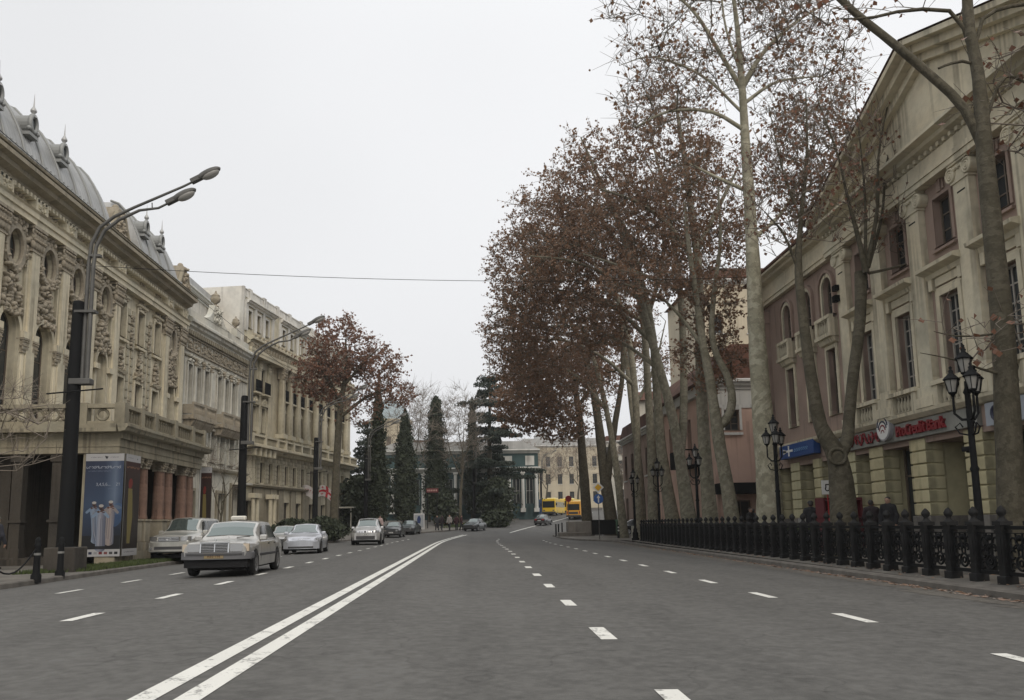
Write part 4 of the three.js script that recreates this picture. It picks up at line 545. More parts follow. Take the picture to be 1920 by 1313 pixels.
// ---------------------------------------------------------------- far end of the street
{
  const y = 2.2, b = thing('teal_school', 'teal green two-part building with white columns and window frames behind the cypresses', 'building', [-15, y, 130], 0.0), ops = [];
  const xs = [1.5, 3.9, 6.3, 8.7, 11.5, 13.6, 15.7, 17.8, 19.9, 22, 24.1].map(x => x); xs.forEach(x => { ops.push({ x, y0: 2.3, y1: 6.3, w: 1.15 }); if (x > 10) ops.push({ x, y0: 8.0, y1: 10.3, w: 1.0 }); });
  part('wall', [wallGeo(0, 25.5, -1.5, 10.2, ops.filter(o => o.y0 < 5)), bx(0, 0.4, -1.5, 10.2, -14, -0.46), bx(0.4, 25.5, -1.5, 10, -1.6, -1.4), bx(25.1, 25.5, -1.5, 10.2, -14, -0.46)].slice(0, 1).concat([bx(0, 0.4, -1.5, 10.2, -14, -0.46), bx(25.1, 25.5, -1.5, 10.2, -14, -0.46), bx(0.4, 25.1, -1.5, 7.5, -1.6, -1.4)]), M.teal, b);
  ops.filter(o => o.y0 < 5).forEach(o => { addWindow(b, o, { rows: 1, sash: M.offwhite }); });
  [0.3, 2.7, 5.1, 7.5, 10, 12.5, 14.6, 16.7, 18.8, 20.9, 23, 25.1].forEach(x => part('column', [cyl(0.3, 0.26, 1.6, 7.0, 10).translate(x, 0, 0.45), bx(x - 0.4, x + 0.4, 1.0, 1.6, 0, 0.9), bx(x - 0.36, x + 0.36, 7.0, 7.3, 0, 0.8)], M.offwhite, b));
  part('cornice', [mould(cornicePro(7.3, 0.7, 1.0), -0.3, 25.8), mould(cornicePro(10.2, 0.6, 0.7), -0.3, 25.8)], M.offwhite, b);
  part('attic', [9.5, 13, 16.5, 20, 23.5].map(x => bx(x, x + 1.4, 8.3, 9.8, 0, 0.06)), M.offwhite, b); part('roof', extr(shapeOf([[-0.5, 10.8], [26, 10.8], [23, 12.2], [3, 12.2]]), 13).translate(0, 0, -13.5), M.zinc, b);
}
{
  const b = thing('church_tower', 'round cream tower with a pale dome rising behind the tall cypress', 'tower', [-16.5, 3.2, 170]);
  part('drum', [cyl(4.2, 4.2, -1, 19, 20), cyl(4.5, 4.5, 19, 19.6, 20)], M.cream, b); part('dome', lathe([[4.1, 19.6], [3.8, 21], [2.9, 22.6], [1.5, 23.7], [0.3, 24.2], [0.2, 25.6], [0, 25.6]], 20), mat([0.30, 0.36, 0.38], { roughness: 0.7 }), b);
  for (const a of [-0.6, 0, 0.6]) part('window', [rbx(-0.45, 0.45, 12, 16, 4.0, 4.3, 0.05)].map(g => g.rotateY(a)), M.sash, b);
  plainBlock('brick_house', 'salmon house gable glimpsed between the cypress and the tower', 'house', [-12.5, 2.5, 150], 0, 6, 13, 8, M.salmon, { floors: 3, cols: 2, y0: 2, fh: 3.5 });
}
{
  const b = plainBlock('far_palace', 'distant cream building with a low roof cupola closing the street', 'building', [13.5, 5.5, 235], 0, 30, 18, 20, M.cream, { floors: 3, cols: 9, y0: 2, fh: 5, ww: 1.3, wh: 2.8, roofH: 2, roofM: M.zinc });
  part('cupola', [cyl(2.4, 2.2, 19.9, 21.2, 10).translate(7, 0, -5), lathe([[2.4, 21.2], [1.6, 22.2], [0.2, 22.8], [0, 23.4]], 10).translate(7, 0, -5)], M.zinc, b);
  plainBlock('far_house', 'distant grey house beyond the yellow buses at the top of the street', 'house', [30, 5, 190], -0.5, 22, 15, 10, M.pale, { floors: 4, cols: 7, y0: 2, fh: 3.3 });
}
// ---------------------------------------------------------------- trees
const leafUnit = []; // leaf outlines: a bent five-point plane leaf as two quads
function leafAt(p, R, x, y, z, s) {
  const a = R() * 6.283, t = (R() - 0.5) * 2.2, c = Math.cos(a), d = Math.sin(a), e = Math.cos(t), f = Math.sin(t);
  const ux = c, uz = d, vx = -d * f, vy = e, vz = c * f, k = 0.35 * s * (R() - 0.2); // u across, v along, fold k
  const nx = -uz * vy, ny = uz * vx - ux * vz, nz = ux * vy;
  const P = (u, v, w) => p.push(x + s * (ux * u + vx * v) + w * nx, y + s * vy * v + w * ny, z + s * (uz * u + vz * v) + w * nz);
  P(0, -0.5, 0); P(0.5, 0.02, k); P(0, 0.55, 0); P(0, -0.5, 0); P(0, 0.55, 0); P(-0.5, 0.02, k);
}
// limbs: polylines [[X, Y, r], ...] at distance D, the first the trunk; crowns: [X, Y, dD, rx, ry, rd, boughs, leaves per twig]
function makeTree(name, label, category, D, limbs, crowns, { seed = 1, bark = M.bark, leaf = M.leafBrown, leafSize = 0.13, twigLen = 0.8, twigs = 4, group, upright = 0.3, depth = 1, baseY, twigR = 0.012, thick = 0.71 } = {}) {
  limbs = limbs.map(L => L.map(([X, Y, r]) => [X + 0.0175 * (Y - 1.28), Y - 0.0175 * X, r])); crowns = crowns.map(([X, Y, ...o]) => [X + 0.0175 * (Y - 1.28), Y - 0.0175 * X, ...o]); // site survey tilted one degree
  const R = rng(seed), x0 = limbs[0][0][0], y0 = baseY ?? limbs[0][0][1], t = thing(name, label, category, [x0, y0, D], 0, group);
  const trunk = new Tubes(), nodes = [];
  limbs.forEach((L, li) => {
    const side = li ? (R() - 0.5) * 2 * depth : 0; let acc = 0;
    // round off the polyline and let limbs leave the picture plane so that the tree has depth
    const c = new THREE.CatmullRomCurve3(L.map(([X, Y], i) => { const run = i ? acc += Math.hypot(X - L[i - 1][0], Y - L[i - 1][1]) : 0; return V3(X - x0, Y - y0, side * Math.min(run * 0.35, 5) + (li || i ? (R() - 0.5) * 0.12 : 0)); }), false, 'centripetal');
    const n = Math.max(6, Math.round(c.getLength() / 0.6)), pts = []; 
    for (let i = 0; i <= n; i++) { const u = i / n, p = c.getPoint(u), f = u * (L.length - 1), k = Math.min(L.length - 2, Math.floor(f)); let r = lerp(L[k][2], L[k + 1][2], f - k) * thick * (1 + 0.07 * (R() - 0.5)); if (!li && p.y < 1.2) r *= 1 + 0.1 * (1 - Math.max(0, p.y) / 1.2) ** 2; pts.push([p.x, p.y, p.z, r]); nodes.push({ x: p.x, y: p.y, z: p.z, r, main: true, far: li || u > 0.35 }); }
    if (!li) pts.unshift([pts[0][0], pts[0][1] - 0.6, pts[0][2], pts[0][3] * 1.1]);
    trunk.add(pts, pts[0][3] > 0.25 ? 14 : 8);
  });
  mesh('trunk', trunk.geo(), bark, t);
  const own = [];
  for (const [cx, cy, cd, rx, ry, rd, n, lp] of crowns) for (let i = 0; i < n * (lp > 1 ? 1.5 : 1.3); i++) { let u, v, w, q; do { u = R() * 2 - 1; v = R() * 2 - 1; w = R() * 2 - 1; q = u * u + v * v + w * w; } while (q > 1); const s = Math.pow(q, 0.5) > 0.4 ? 1 : 1.4; own.push({ x: cx - x0 + u * rx * s, y: cy - y0 + v * ry * s, z: -cd + w * rd * s, lp }); }
  const near = o => { let best = null, bd = 1e9; for (const n of nodes) { if (n.main && !n.far) continue; const dx = o.x - n.x, dy = o.y - n.y, dz = o.z - n.z, d = dx * dx + dy * dy + dz * dz + (dy < 0 ? dy * dy * 1.5 : 0); if (d < bd) { bd = d; best = n; } } return [best, bd]; };
  own.forEach(o => { o.d0 = near(o)[1]; }); own.sort((a, b) => a.d0 - b.d0);
  const bough = [];
  for (const o of own) { const [n] = near(o); let prev = n; const L = Math.hypot(o.x - n.x, o.y - n.y, o.z - n.z), k = Math.max(1, Math.min(6, Math.round(L / 0.9))); for (let i = 1; i <= k; i++) { const u = i / k, q = { x: lerp(n.x, o.x, u) + (i < k ? (R() - 0.5) * 0.25 : 0), y: lerp(n.y, o.y, u) + (i < k ? 0.12 * Math.sin(u * 3.14) * L * (R() - 0.2) : 0), z: lerp(n.z, o.z, u) + (i < k ? (R() - 0.5) * 0.25 : 0), up: prev, w: 0, lp: o.lp }; bough.push(q); nodes.push(q); prev = q; } }
  for (let i = bough.length - 1; i >= 0; i--) { const q = bough[i]; q.w = q.w || 1; q.r = clamp(0.011 * Math.sqrt(q.w), 0.011, 0.16); if (q.up && !q.up.main) q.up.w += q.w; }
  const bt = new Tubes(), leaves = [], tw = new Tubes();
  for (const q of bough) {
    const u = q.up, ru = u.main ? Math.min(u.r * 0.7, q.r * 1.25) : Math.min(u.r, q.r * 1.6); bt.add([[u.x, u.y, u.z, ru], [q.x, q.y, q.z, q.r]], q.r > 0.05 ? 6 : 4);
    for (let i = 0; i < twigs; i++) {
      const dx = (R() - 0.5) * 2 + (q.x - u.x) * 0.6, dy = (R() - 0.5) * 1.6 + upright, dz = (R() - 0.5) * 2 + (q.z - u.z) * 0.6, l = twigLen * (0.4 + R()) / Math.hypot(dx, dy, dz), e = [q.x + dx * l, q.y + dy * l, q.z + dz * l];
      tw.add([[q.x, q.y, q.z, twigR], [(q.x + e[0]) / 2 + (R() - 0.5) * 0.1, (q.y + e[1]) / 2 + 0.04, (q.z + e[2]) / 2, twigR * 0.8], [...e, twigR * 0.45]], 3);
      const m = q.lp * 1.5 * (0.5 + R()); for (let k = 0; k < m; k++) { const f = 0.25 + 0.8 * R(), j = 0.16; leafAt(leaves, R, lerp(q.x, e[0], f) + (R() - 0.5) * j, lerp(q.y, e[1], f) + (R() - 0.6) * j, lerp(q.z, e[2], f) + (R() - 0.5) * j, leafSize * (0.6 + 0.7 * R())); }
    }
  }
  if (bough.length) { const b = mesh('boughs', bt.geo(), bark === M.barkDark ? M.twig : M.twigBark ?? M.twig, t, 'stuff'); mesh('twigs', tw.geo(), M.twig, t, 'stuff'); }
  if (leaves.length) mesh('foliage', rawGeo(leaves), leaf, t, 'stuff');
  return t;
}
M.twigBark = mat([0.17, 0.15, 0.12], { roughness: 0.95, map: tex('bark', 0.8) });
const G1 = 'plane trees along the right pavement';
makeTree('plane_tree', 'nearest plane tree, forked above the ornate lamp at the right edge', 'tree', 18.2,
  [[[12.09, 0.32, 0.5], [12.15, 1.6, 0.43], [12.22, 3.48, 0.39], [12.31, 5.72, 0.35], [12.28, 7.54, 0.32], [12.25, 8.89, 0.29], [12.2, 10.56, 0.26], [12.2, 12.14, 0.2], [12.12, 13.46, 0.18], [12.19, 15.3, 0.15], [12.3, 18, 0.1], [12.5, 21, 0.05]], [[12.2, 10.4, 0.18], [11.81, 11.33, 0.16], [11.09, 12.25, 0.15], [10.22, 13.11, 0.14], [9.48, 13.91, 0.13], [8.86, 14.72, 0.11], [8, 16.5, 0.08]], [[12.14, 12.72, 0.08], [11.81, 13.79, 0.07], [10.71, 13.9, 0.06], [9.73, 13.72, 0.05], [9.05, 13.74, 0.02]], [[12.16, 12.28, 0.07], [12.48, 13.63, 0.07], [13.22, 13.98, 0.07], [14.15, 14.13, 0.05]], [[12.17, 11.55, 0.07], [12.07, 12.43, 0.06], [11.51, 12.34, 0.05], [11.2, 12.23, 0.04]], [[12.22, 10.7, 0.07], [12.99, 12.16, 0.05], [13.65, 11.96, 0.04]], [[12.25, 4.71, 0.06], [11.7, 4.83, 0.045], [10.96, 5.05, 0.03], [10.22, 5.19, 0.012]], [[12.46, 5.85, 0.05], [11.92, 5.65, 0.04], [11.15, 5.61, 0.03], [10.59, 5.7, 0.012]]],
  [[13.2, 11.6, 0.3, 1.3, 1.8, 1.2, 34, 0.35], [8.8, 14.6, 0, 1.6, 1.4, 1.4, 26, 0.4], [12, 5.6, -0.3, 1.6, 0.8, 0.8, 18, 0.05], [12.2, 16.5, 0, 3, 3, 2.5, 50, 0.4]], { seed: 21, twigLen: 0.8, twigs: 2, leafSize: 0.16, leaf: M.leafRust, bark: M.barkDark, group: G1, depth: 0.25 });
const forked = makeTree('plane_tree', 'dark forked plane tree with an old round cut scar in front of the bank signs', 'tree', 26.6,
  [[[12.12, 0.3, 0.72], [12.09, 1.2, 0.62], [12.05, 2.72, 0.54], [11.94, 3.58, 0.46], [11.53, 4.45, 0.32], [11.28, 5.87, 0.28], [11.14, 7.14, 0.25], [11.05, 8.81, 0.21], [11.0, 10.13, 0.17], [11.2, 11.88, 0.1], [11.48, 13.88, 0.07], [11.6, 16.35, 0.03]], [[11.94, 3.4, 0.34], [12.33, 4.02, 0.31], [12.51, 4.81, 0.28], [12.73, 6.25, 0.27], [13.13, 8.09, 0.27], [13.32, 9.9, 0.3]], [[13.32, 9.79, 0.15], [13.09, 11.03, 0.11], [12.81, 12.21, 0.08], [12.48, 13.9, 0.06], [11.85, 15.73, 0.03]], [[13.32, 9.79, 0.13], [13.78, 11.93, 0.09], [13.92, 13.93, 0.06], [14.42, 16.21, 0.03]], [[13.41, 9.98, 0.12], [14.12, 11.93, 0.07], [14.5, 13.94, 0.05], [15.53, 16.45, 0.02]], [[13.45, 9.79, 0.08], [14.31, 9.99, 0.06], [15.48, 10.4, 0.045], [16.9, 11.2, 0.02]], [[10.98, 9.94, 0.09], [10.47, 11.09, 0.06], [9.86, 11.85, 0.03]], [[11.2, 11.5, 0.07], [10.6, 13.2, 0.05], [10.1, 15.6, 0.02]], [[13.32, 9.79, 0.1], [13.4, 12.5, 0.06], [13.1, 15.8, 0.02]]],
  [[12.4, 13.6, 0, 2.2, 3.2, 1.5, 140, 0.5], [10.5, 12.5, 0, 1.5, 2.4, 1.2, 80, 0.55], [14.6, 12, 0, 1.6, 1.8, 1, 30, 0.5], [15.9, 10.6, 0, 0.9, 0.5, 0.5, 10, 0.3]], { seed: 33, twigs: 3, twigLen: 0.9, upright: 0.9, leaf: M.leafRust, bark: M.barkDark, group: G1, depth: 0.3 });
part('cut_scar', [new THREE.TorusGeometry(0.25, 0.06, 7, 18), cyl(0.23, 0.23, -0.02, 0.0, 18).rotateX(Math.PI / 2)].map(g => g.rotateY(-0.2).translate(-0.24, 3.2, 0.38)), M.barkDark, forked);
makeTree('plane_tree', 'tall straight pale-barked plane tree with bare spreading top at the bank building corner', 'tree', 33,
  [[[12.0, 0.3, 0.85], [11.98, 1.18, 0.78], [11.95, 3.06, 0.68], [11.82, 6.08, 0.57], [11.75, 9.21, 0.49], [11.72, 12.47, 0.4], [11.68, 14.88, 0.34], [11.64, 17.35, 0.28], [11.56, 20.16, 0.21], [11.47, 22.78, 0.15], [11.3, 24.94, 0.11], [11.18, 27.43, 0.06]], [[11.6, 19.9, 0.17], [10.64, 21.7, 0.13], [9.51, 23.53, 0.1], [8.1, 24.83, 0.05]], [[11.61, 20.16, 0.17], [12.58, 21.75, 0.13], [13.89, 23.13, 0.1], [15.59, 24.4, 0.05]], [[11.64, 18.11, 0.14], [10.26, 18.96, 0.11], [8.36, 18.99, 0.09], [6.92, 18.25, 0.05]], [[11.66, 15.36, 0.13], [10.35, 16.08, 0.1], [9.21, 16.8, 0.05]], [[11.7, 13.18, 0.14], [13.05, 14.41, 0.1], [14.11, 16.16, 0.08], [14.98, 18.19, 0.03]], [[11.6, 20.5, 0.1], [10.9, 23, 0.07], [10.7, 26, 0.04]], [[11.58, 19.3, 0.12], [13.2, 20.5, 0.08], [15.3, 20.9, 0.04]], [[11.6, 18.9, 0.1], [9.8, 20.6, 0.08], [7.6, 21.4, 0.05], [6.2, 20.9, 0.02]]],
  [[10.5, 23.5, 0, 4.8, 3.6, 3.2, 230, 0.2], [14.2, 21.5, 0, 2.8, 4.0, 2.5, 180, 0.4], [8, 20, 0, 2.4, 2.4, 2, 90, 0.4], [14.4, 16.5, 0, 2.2, 3.4, 1.6, 150, 1.0], [9.4, 16.5, 1, 1.4, 1.6, 1.5, 30, 1.2]], { seed: 45, twigs: 4, twigLen: 1.1, bark: M.barkPale, leafSize: 0.16, group: G1, depth: 0.5 });
makeTree('plane_tree', 'slender plane tree with a kinked double stem before the salmon house', 'tree', 39,
  [[[12.36, 0.3, 0.62], [12.33, 1.16, 0.53], [12.18, 2.88, 0.46], [11.84, 5.14, 0.41], [11.73, 6.03, 0.4], [11.57, 7.45, 0.34], [11.44, 8.5, 0.32], [11.2, 10.09, 0.27], [10.96, 12.25, 0.22], [10.67, 14.73, 0.17], [10.51, 17.28, 0.1]], [[11.73, 5.9, 0.33], [12.27, 6.42, 0.31], [12.53, 7.33, 0.29], [12.36, 8.51, 0.27], [11.89, 9.56, 0.23], [11.68, 10.63, 0.21], [11.92, 12.81, 0.17], [12.32, 15.32, 0.12], [12.34, 18.19, 0.07]], [[11.24, 9.82, 0.16], [10.26, 11.42, 0.12], [8.98, 12.77, 0.08], [7.4, 13.3, 0.05]]],
  [[11.6, 14.5, 1, 2.6, 3.6, 2.5, 130, 3.6], [12.2, 9.8, 2, 1.8, 1.8, 1.6, 60, 3.2], [8.4, 13.2, 0, 2.2, 1.5, 2, 60, 3]], { seed: 57, group: G1, depth: 0.5 });
makeTree('plane_tree', 'stout plane tree whose crown makes the highest brown point of the row', 'tree', 43,
  [[[12.46, 0.3, 0.72], [12.43, 1.15, 0.62], [12.26, 4.97, 0.47], [12.15, 9.24, 0.39], [12.23, 13.38, 0.36], [12.15, 16.12, 0.31], [11.89, 18.93, 0.25], [11.57, 22.14, 0.19], [11.25, 25, 0.09]], [[12.2, 15.2, 0.25], [10.62, 17.34, 0.19], [8.87, 18.56, 0.14], [6.79, 19.15, 0.06]], [[12.15, 16.12, 0.22], [13.7, 18.97, 0.17], [15.07, 21.57, 0.08]], [[12.23, 13.38, 0.19], [10.21, 14.25, 0.17], [7.88, 15.13, 0.11], [5.84, 15.71, 0.05]]],
  [[10.8, 21.6, 0, 3.2, 4.3, 3.2, 190, 3.6], [13.8, 19.5, 1, 2.5, 3.6, 2.6, 120, 2.6], [8.4, 17.6, 0, 2.8, 2.6, 2.8, 120, 3.4], [11.6, 16.5, 2, 2.6, 2.6, 2.4, 90, 3]], { seed: 69, group: G1 });
makeTree('plane_tree', 'double-stemmed plane tree leaning its limbs far over the street', 'tree', 47.5,
  [[[12.55, 0.3, 0.8], [12.5, 1.13, 0.68], [12.11, 4.74, 0.49], [11.69, 7.52, 0.4], [11.01, 10.37, 0.37], [10.29, 13.28, 0.31], [9.52, 16.59, 0.28], [8.47, 19.99, 0.21], [7.22, 23.0, 0.13], [6.5, 24.8, 0.06]], [[12.06, 5.05, 0.37], [12.32, 6.9, 0.34], [12.5, 10.06, 0.31], [12.53, 14.63, 0.28], [12.21, 18.68, 0.21], [11.55, 22.86, 0.13], [11, 25.5, 0.06]], [[9.94, 14.59, 0.21], [7.72, 15.9, 0.15], [5.47, 16.53, 0.1], [3.21, 16.5, 0.05]], [[11.01, 10.37, 0.18], [9.22, 11.96, 0.13], [7.02, 13.24, 0.1], [4.79, 13.54, 0.04]]],
  [[7.4, 21.6, 0, 3.0, 3.6, 3, 170, 3.8], [6.4, 16.8, 0, 3.6, 2.6, 3, 150, 3.8], [10.8, 19.5, 2, 3, 4.0, 2.6, 130, 3], [7, 13.2, 0, 2.6, 1.8, 2.4, 70, 3.2]], { seed: 81, group: G1 });
makeTree('plane_tree', 'leaning plane tree behind the second ornate lamp with a broad brown crown', 'tree', 51,
  [[[12.5, 0.3, 0.76], [12.44, 1.12, 0.66], [11.84, 5.32, 0.49], [11.63, 8.65, 0.39], [11.44, 12.77, 0.36], [10.87, 16.29, 0.3], [9.77, 20.27, 0.22], [8.09, 23.4, 0.13], [7, 25.3, 0.06]], [[11.44, 12.77, 0.23], [8.93, 15.2, 0.18], [6.2, 16.23, 0.12], [3.1, 16.54, 0.05]], [[11.16, 14.52, 0.23], [12.17, 18.48, 0.18], [11.97, 22.55, 0.1], [10.9, 25.2, 0.05]]],
  [[5.0, 20.3, 0, 3.0, 3.6, 3, 170, 3.8], [8.4, 19, 1, 2.6, 4.0, 2.6, 130, 3.4], [4.2, 15.6, 0, 2.8, 2.4, 2.6, 110, 3.8], [8.2, 14, 1.5, 2.8, 2, 2.4, 80, 3]], { seed: 93, group: G1 });
makeTree('plane_tree', 'plane tree with a tall slim stem half hidden in the middle of the row', 'tree', 55,
  [[[12.1, 0.3, 0.66], [12.07, 1.11, 0.55], [12.05, 5.64, 0.43], [11.87, 10.69, 0.35], [11.65, 15.17, 0.32], [10.83, 19.01, 0.26], [9.04, 22.2, 0.17], [7, 24.2, 0.08]], [[11.65, 15.17, 0.25], [8.9, 16.66, 0.19], [5.56, 16.62, 0.12], [2.24, 15.81, 0.05]], [[11.16, 17.46, 0.21], [7.85, 20.0, 0.16], [4.48, 20.6, 0.09], [2.2, 20.2, 0.05]]],
  [[3.6, 18.6, 0, 2.8, 3.4, 3, 170, 3.8], [6.2, 21.5, 0, 3, 2.6, 2.6, 110, 3.4], [3.2, 14, 0, 2.6, 2.6, 2.8, 110, 3.8]], { seed: 105, group: G1 });
makeTree('plane_tree', 'slim plane tree behind the third ornate lamp, its boughs low over the lane', 'tree', 61,
  [[[12.36, 0.3, 0.6], [12.33, 1.09, 0.5], [12.29, 6.11, 0.39], [12.2, 10.89, 0.37], [11.84, 15.0, 0.31], [10.72, 19.2, 0.25], [8.3, 22, 0.15], [6, 23.6, 0.07]], [[12.15, 11.71, 0.24], [9.77, 13.73, 0.18], [6.53, 14.94, 0.13], [2.89, 14.49, 0.05]]],
  [[3.4, 14.8, 0, 2.6, 4.2, 3, 170, 3.8], [7.4, 19.5, 0, 3.4, 3.2, 3, 120, 3.4], [7.4, 12.4, 0, 3.2, 2.2, 2.6, 100, 3.2]], { seed: 117, group: G1 });
makeTree('plane_tree', 'thick-stemmed plane tree right behind the yellow diamond sign', 'tree', 77,
  [[[13.0, 0.4, 1.0], [12.95, 1.28, 0.9], [12.33, 6.37, 0.72], [11.79, 11.36, 0.55], [11.02, 15.95, 0.42], [9.82, 19.6, 0.28], [8.4, 22, 0.12]], [[12.56, 5.39, 0.55], [13.18, 10.36, 0.42], [13.83, 15.46, 0.3], [13.45, 19.8, 0.15]], [[11.02, 14.5, 0.3], [7.73, 15.4, 0.22], [4.15, 15.0, 0.08]]],
  [[7, 15.5, 0, 3.8, 4, 3, 170, 3.8], [12.5, 17.5, 0, 3.2, 4, 3, 130, 3], [4.6, 12.6, 0, 2.8, 3.2, 2.8, 130, 3.8], [8.5, 11, 0, 3, 2, 2.5, 70, 2.6]], { seed: 129, group: G1, bark: M.barkDark, leafSize: 0.2 });
makeTree('plane_tree', 'dark plane stem at the pavement corner beside the orange bus', 'tree', 82,
  [[[11.45, 0.5, 0.85], [11.38, 1.28, 0.78], [11.06, 6.7, 0.66], [10.59, 13.08, 0.46], [9.84, 17.0, 0.3], [8.6, 20, 0.12]], [[10.72, 11.46, 0.3], [7.65, 13.9, 0.2], [4.42, 14.6, 0.08]], [[10.59, 13.08, 0.3], [12.56, 16.4, 0.2], [13.19, 19.5, 0.08]]],
  [[6, 14.2, 0, 3.6, 3.6, 3, 160, 3.6], [11, 17, 0, 3, 3, 3, 100, 3], [9, 11, 0, 2.6, 2, 2.6, 60, 2.4]], { seed: 141, group: G1, bark: M.barkDark, leafSize: 0.2 });
makeTree('plane_tree', 'pale slim plane stem left of the farthest ornate lamp, leaning towards the street', 'tree', 69, [[[12.6, 0.4, 0.55], [12.2, 5, 0.42], [11.5, 10, 0.34], [10.4, 15, 0.26], [9, 19, 0.14], [8, 21.5, 0.05]], [[11.3, 11, 0.24], [8.8, 14, 0.16], [5.6, 15.5, 0.06]]], [[6.2, 16.4, 0, 3.4, 3.6, 3, 130, 3.4], [9.6, 18.5, 0, 3, 3, 2.6, 90, 3], [10, 12, 0, 2.4, 2.2, 2.4, 50, 2.2]], { seed: 165, group: G1 });
makeTree('plane_tree', 'second pale slim plane stem, close beside the farthest ornate lamp', 'tree', 66, [[[13.6, 0.4, 0.5], [13.4, 6, 0.4], [12.9, 11, 0.33], [12.4, 16, 0.24], [11.8, 20, 0.1]], [[13, 10.5, 0.22], [14.6, 14, 0.14], [15.4, 17.5, 0.05]]], [[12.4, 18, 0, 3, 3.4, 2.8, 110, 3], [14.6, 14.5, 0, 2, 2.6, 2, 60, 2.6]], { seed: 177, group: G1 });
makeTree('street_tree', 'single brown-leaved street tree on the left pavement before the end of the hotel', 'tree', 76,
  [[[-12.5, 0.3, 0.7], [-12.48, 1.05, 0.6], [-12.38, 5.28, 0.5], [-12.31, 9.12, 0.44], [-12.12, 12.56, 0.36], [-11.76, 15.56, 0.25], [-11.88, 18.4, 0.1]], [[-12.2, 11.08, 0.26], [-9.7, 13.07, 0.2], [-7.28, 14.0, 0.06]], [[-12.12, 12.56, 0.27], [-13.72, 15.2, 0.2], [-14.5, 17.2, 0.08]], [[-11.96, 14.0, 0.22], [-9.83, 16.3, 0.14], [-8.64, 17.3, 0.06]], [[-12.2, 12, 0.2], [-13.8, 13, 0.12], [-15.2, 14, 0.05]]],
  [[-12.2, 17.4, 0, 3.3, 3.1, 3.2, 170, 2.4], [-14, 14.8, 0, 2.5, 2.6, 2.4, 110, 2.8], [-9, 16, 0, 2.8, 2.0, 2.6, 90, 2.0], [-7.9, 13.2, 0, 2.4, 1.5, 2.2, 70, 1.7], [-10.4, 12, 0, 2.2, 2.0, 2, 60, 0.7]], { seed: 153, leaf: M.leafRust, bark: M.barkDark, leafSize: 0.2 });
// bare trees
const bare = (label, X, D, h, spread, seed, y0, { boughs = 60, twigs = 3, lean = 0, r = 0.16, low = 0.35, tl = 0.9, bark = M.barkDark, lp = 0 } = {}) => { const R = rng(seed), limb = k => { const a = (k - 1) * 0.75 + (R() - 0.5) * 0.5; return [[X + lean * h * low, y0 + h * (low + 0.06 * k), r * 0.5], [X + lean * h * 0.5 + a * spread * 0.45, y0 + h * 0.55, r * 0.32], [X + lean * h * 0.7 + a * spread * 0.6, y0 + h * 0.7, r * 0.18], [X + lean * h + a * spread * 0.8, y0 + h * (0.8 + 0.12 * R()), r * 0.04]]; };
  return makeTree('bare_tree', label, 'tree', D, [[[X, y0, r * 1.2], [X + lean * h * 0.2, y0 + h * 0.2, r], [X + lean * h * 0.5 + spread * 0.08, y0 + h * 0.5, r * 0.55], [X + lean * h * 0.7 - spread * 0.1, y0 + h * 0.72, r * 0.2], [X + lean * h + spread * 0.1, y0 + h * 0.92, r * 0.03]], limb(0), limb(1), limb(2)], [[X + lean * h * 0.8, y0 + h * 0.7, 0, spread, h * 0.32, spread, boughs, lp]], { seed, bark, twigs, twigLen: tl, upright: 0.8, depth: 1, twigR: D > 90 ? 0.02 : 0.008 }); };
bare('small bare tree with thin arching twigs before the portico at the left edge', -13.2, 22.4, 5.6, 2.0, 201, 0.0, { boughs: 70, twigs: 3, lean: 0.05, r: 0.1, low: 0.3, tl: 0.7 });
bare('small bare tree before the ground floor of the pale house, left of the second lamp', -15.4, 52, 6.8, 2.0, 203, 0.1, { boughs: 70, r: 0.1, low: 0.25, tl: 0.6 });
bare('bare tree with tall straight switches between the two broad cypresses and the green building', -8.5, 112, 19, 3.2, 205, 1.2, { boughs: 110, r: 0.26, tl: 1.7, twigs: 6, bark: M.barkDark });
bare('bare tree with a forked grey stem between the second and third cypress', -1.6, 114, 18.5, 3.6, 207, 1.4, { boughs: 120, r: 0.28, tl: 1.7, twigs: 6 });
bare('bare winter tree standing behind the small kiosk', -6.3, 124, 20, 3.4, 209, 1.8, { boughs: 110, r: 0.24, tl: 1.7, twigs: 6 });
bare('bare brownish tree at the far corner left of the yellow buses', 10.5, 165, 14, 4, 211, 4, { boughs: 110, r: 0.3, tl: 1.5, twigs: 4, lp: 0.3 });
bare('bare twiggy tree behind the yellow buses', 22, 172, 15, 5, 213, 4.3, { boughs: 130, r: 0.3, tl: 1.5, twigs: 4, lp: 0.6 });
bare('bare reddish tree beyond the no-stopping sign', 27, 150, 13, 4.5, 215, 3.5, { boughs: 120, r: 0.28, tl: 1.4, twigs: 4, lp: 0.8 });
bare('bare brownish tree in front of the distant cream building', 17.5, 196, 15, 4.5, 217, 4.6, { boughs: 150, r: 0.3, tl: 1.6, twigs: 5, lp: 0.5 });
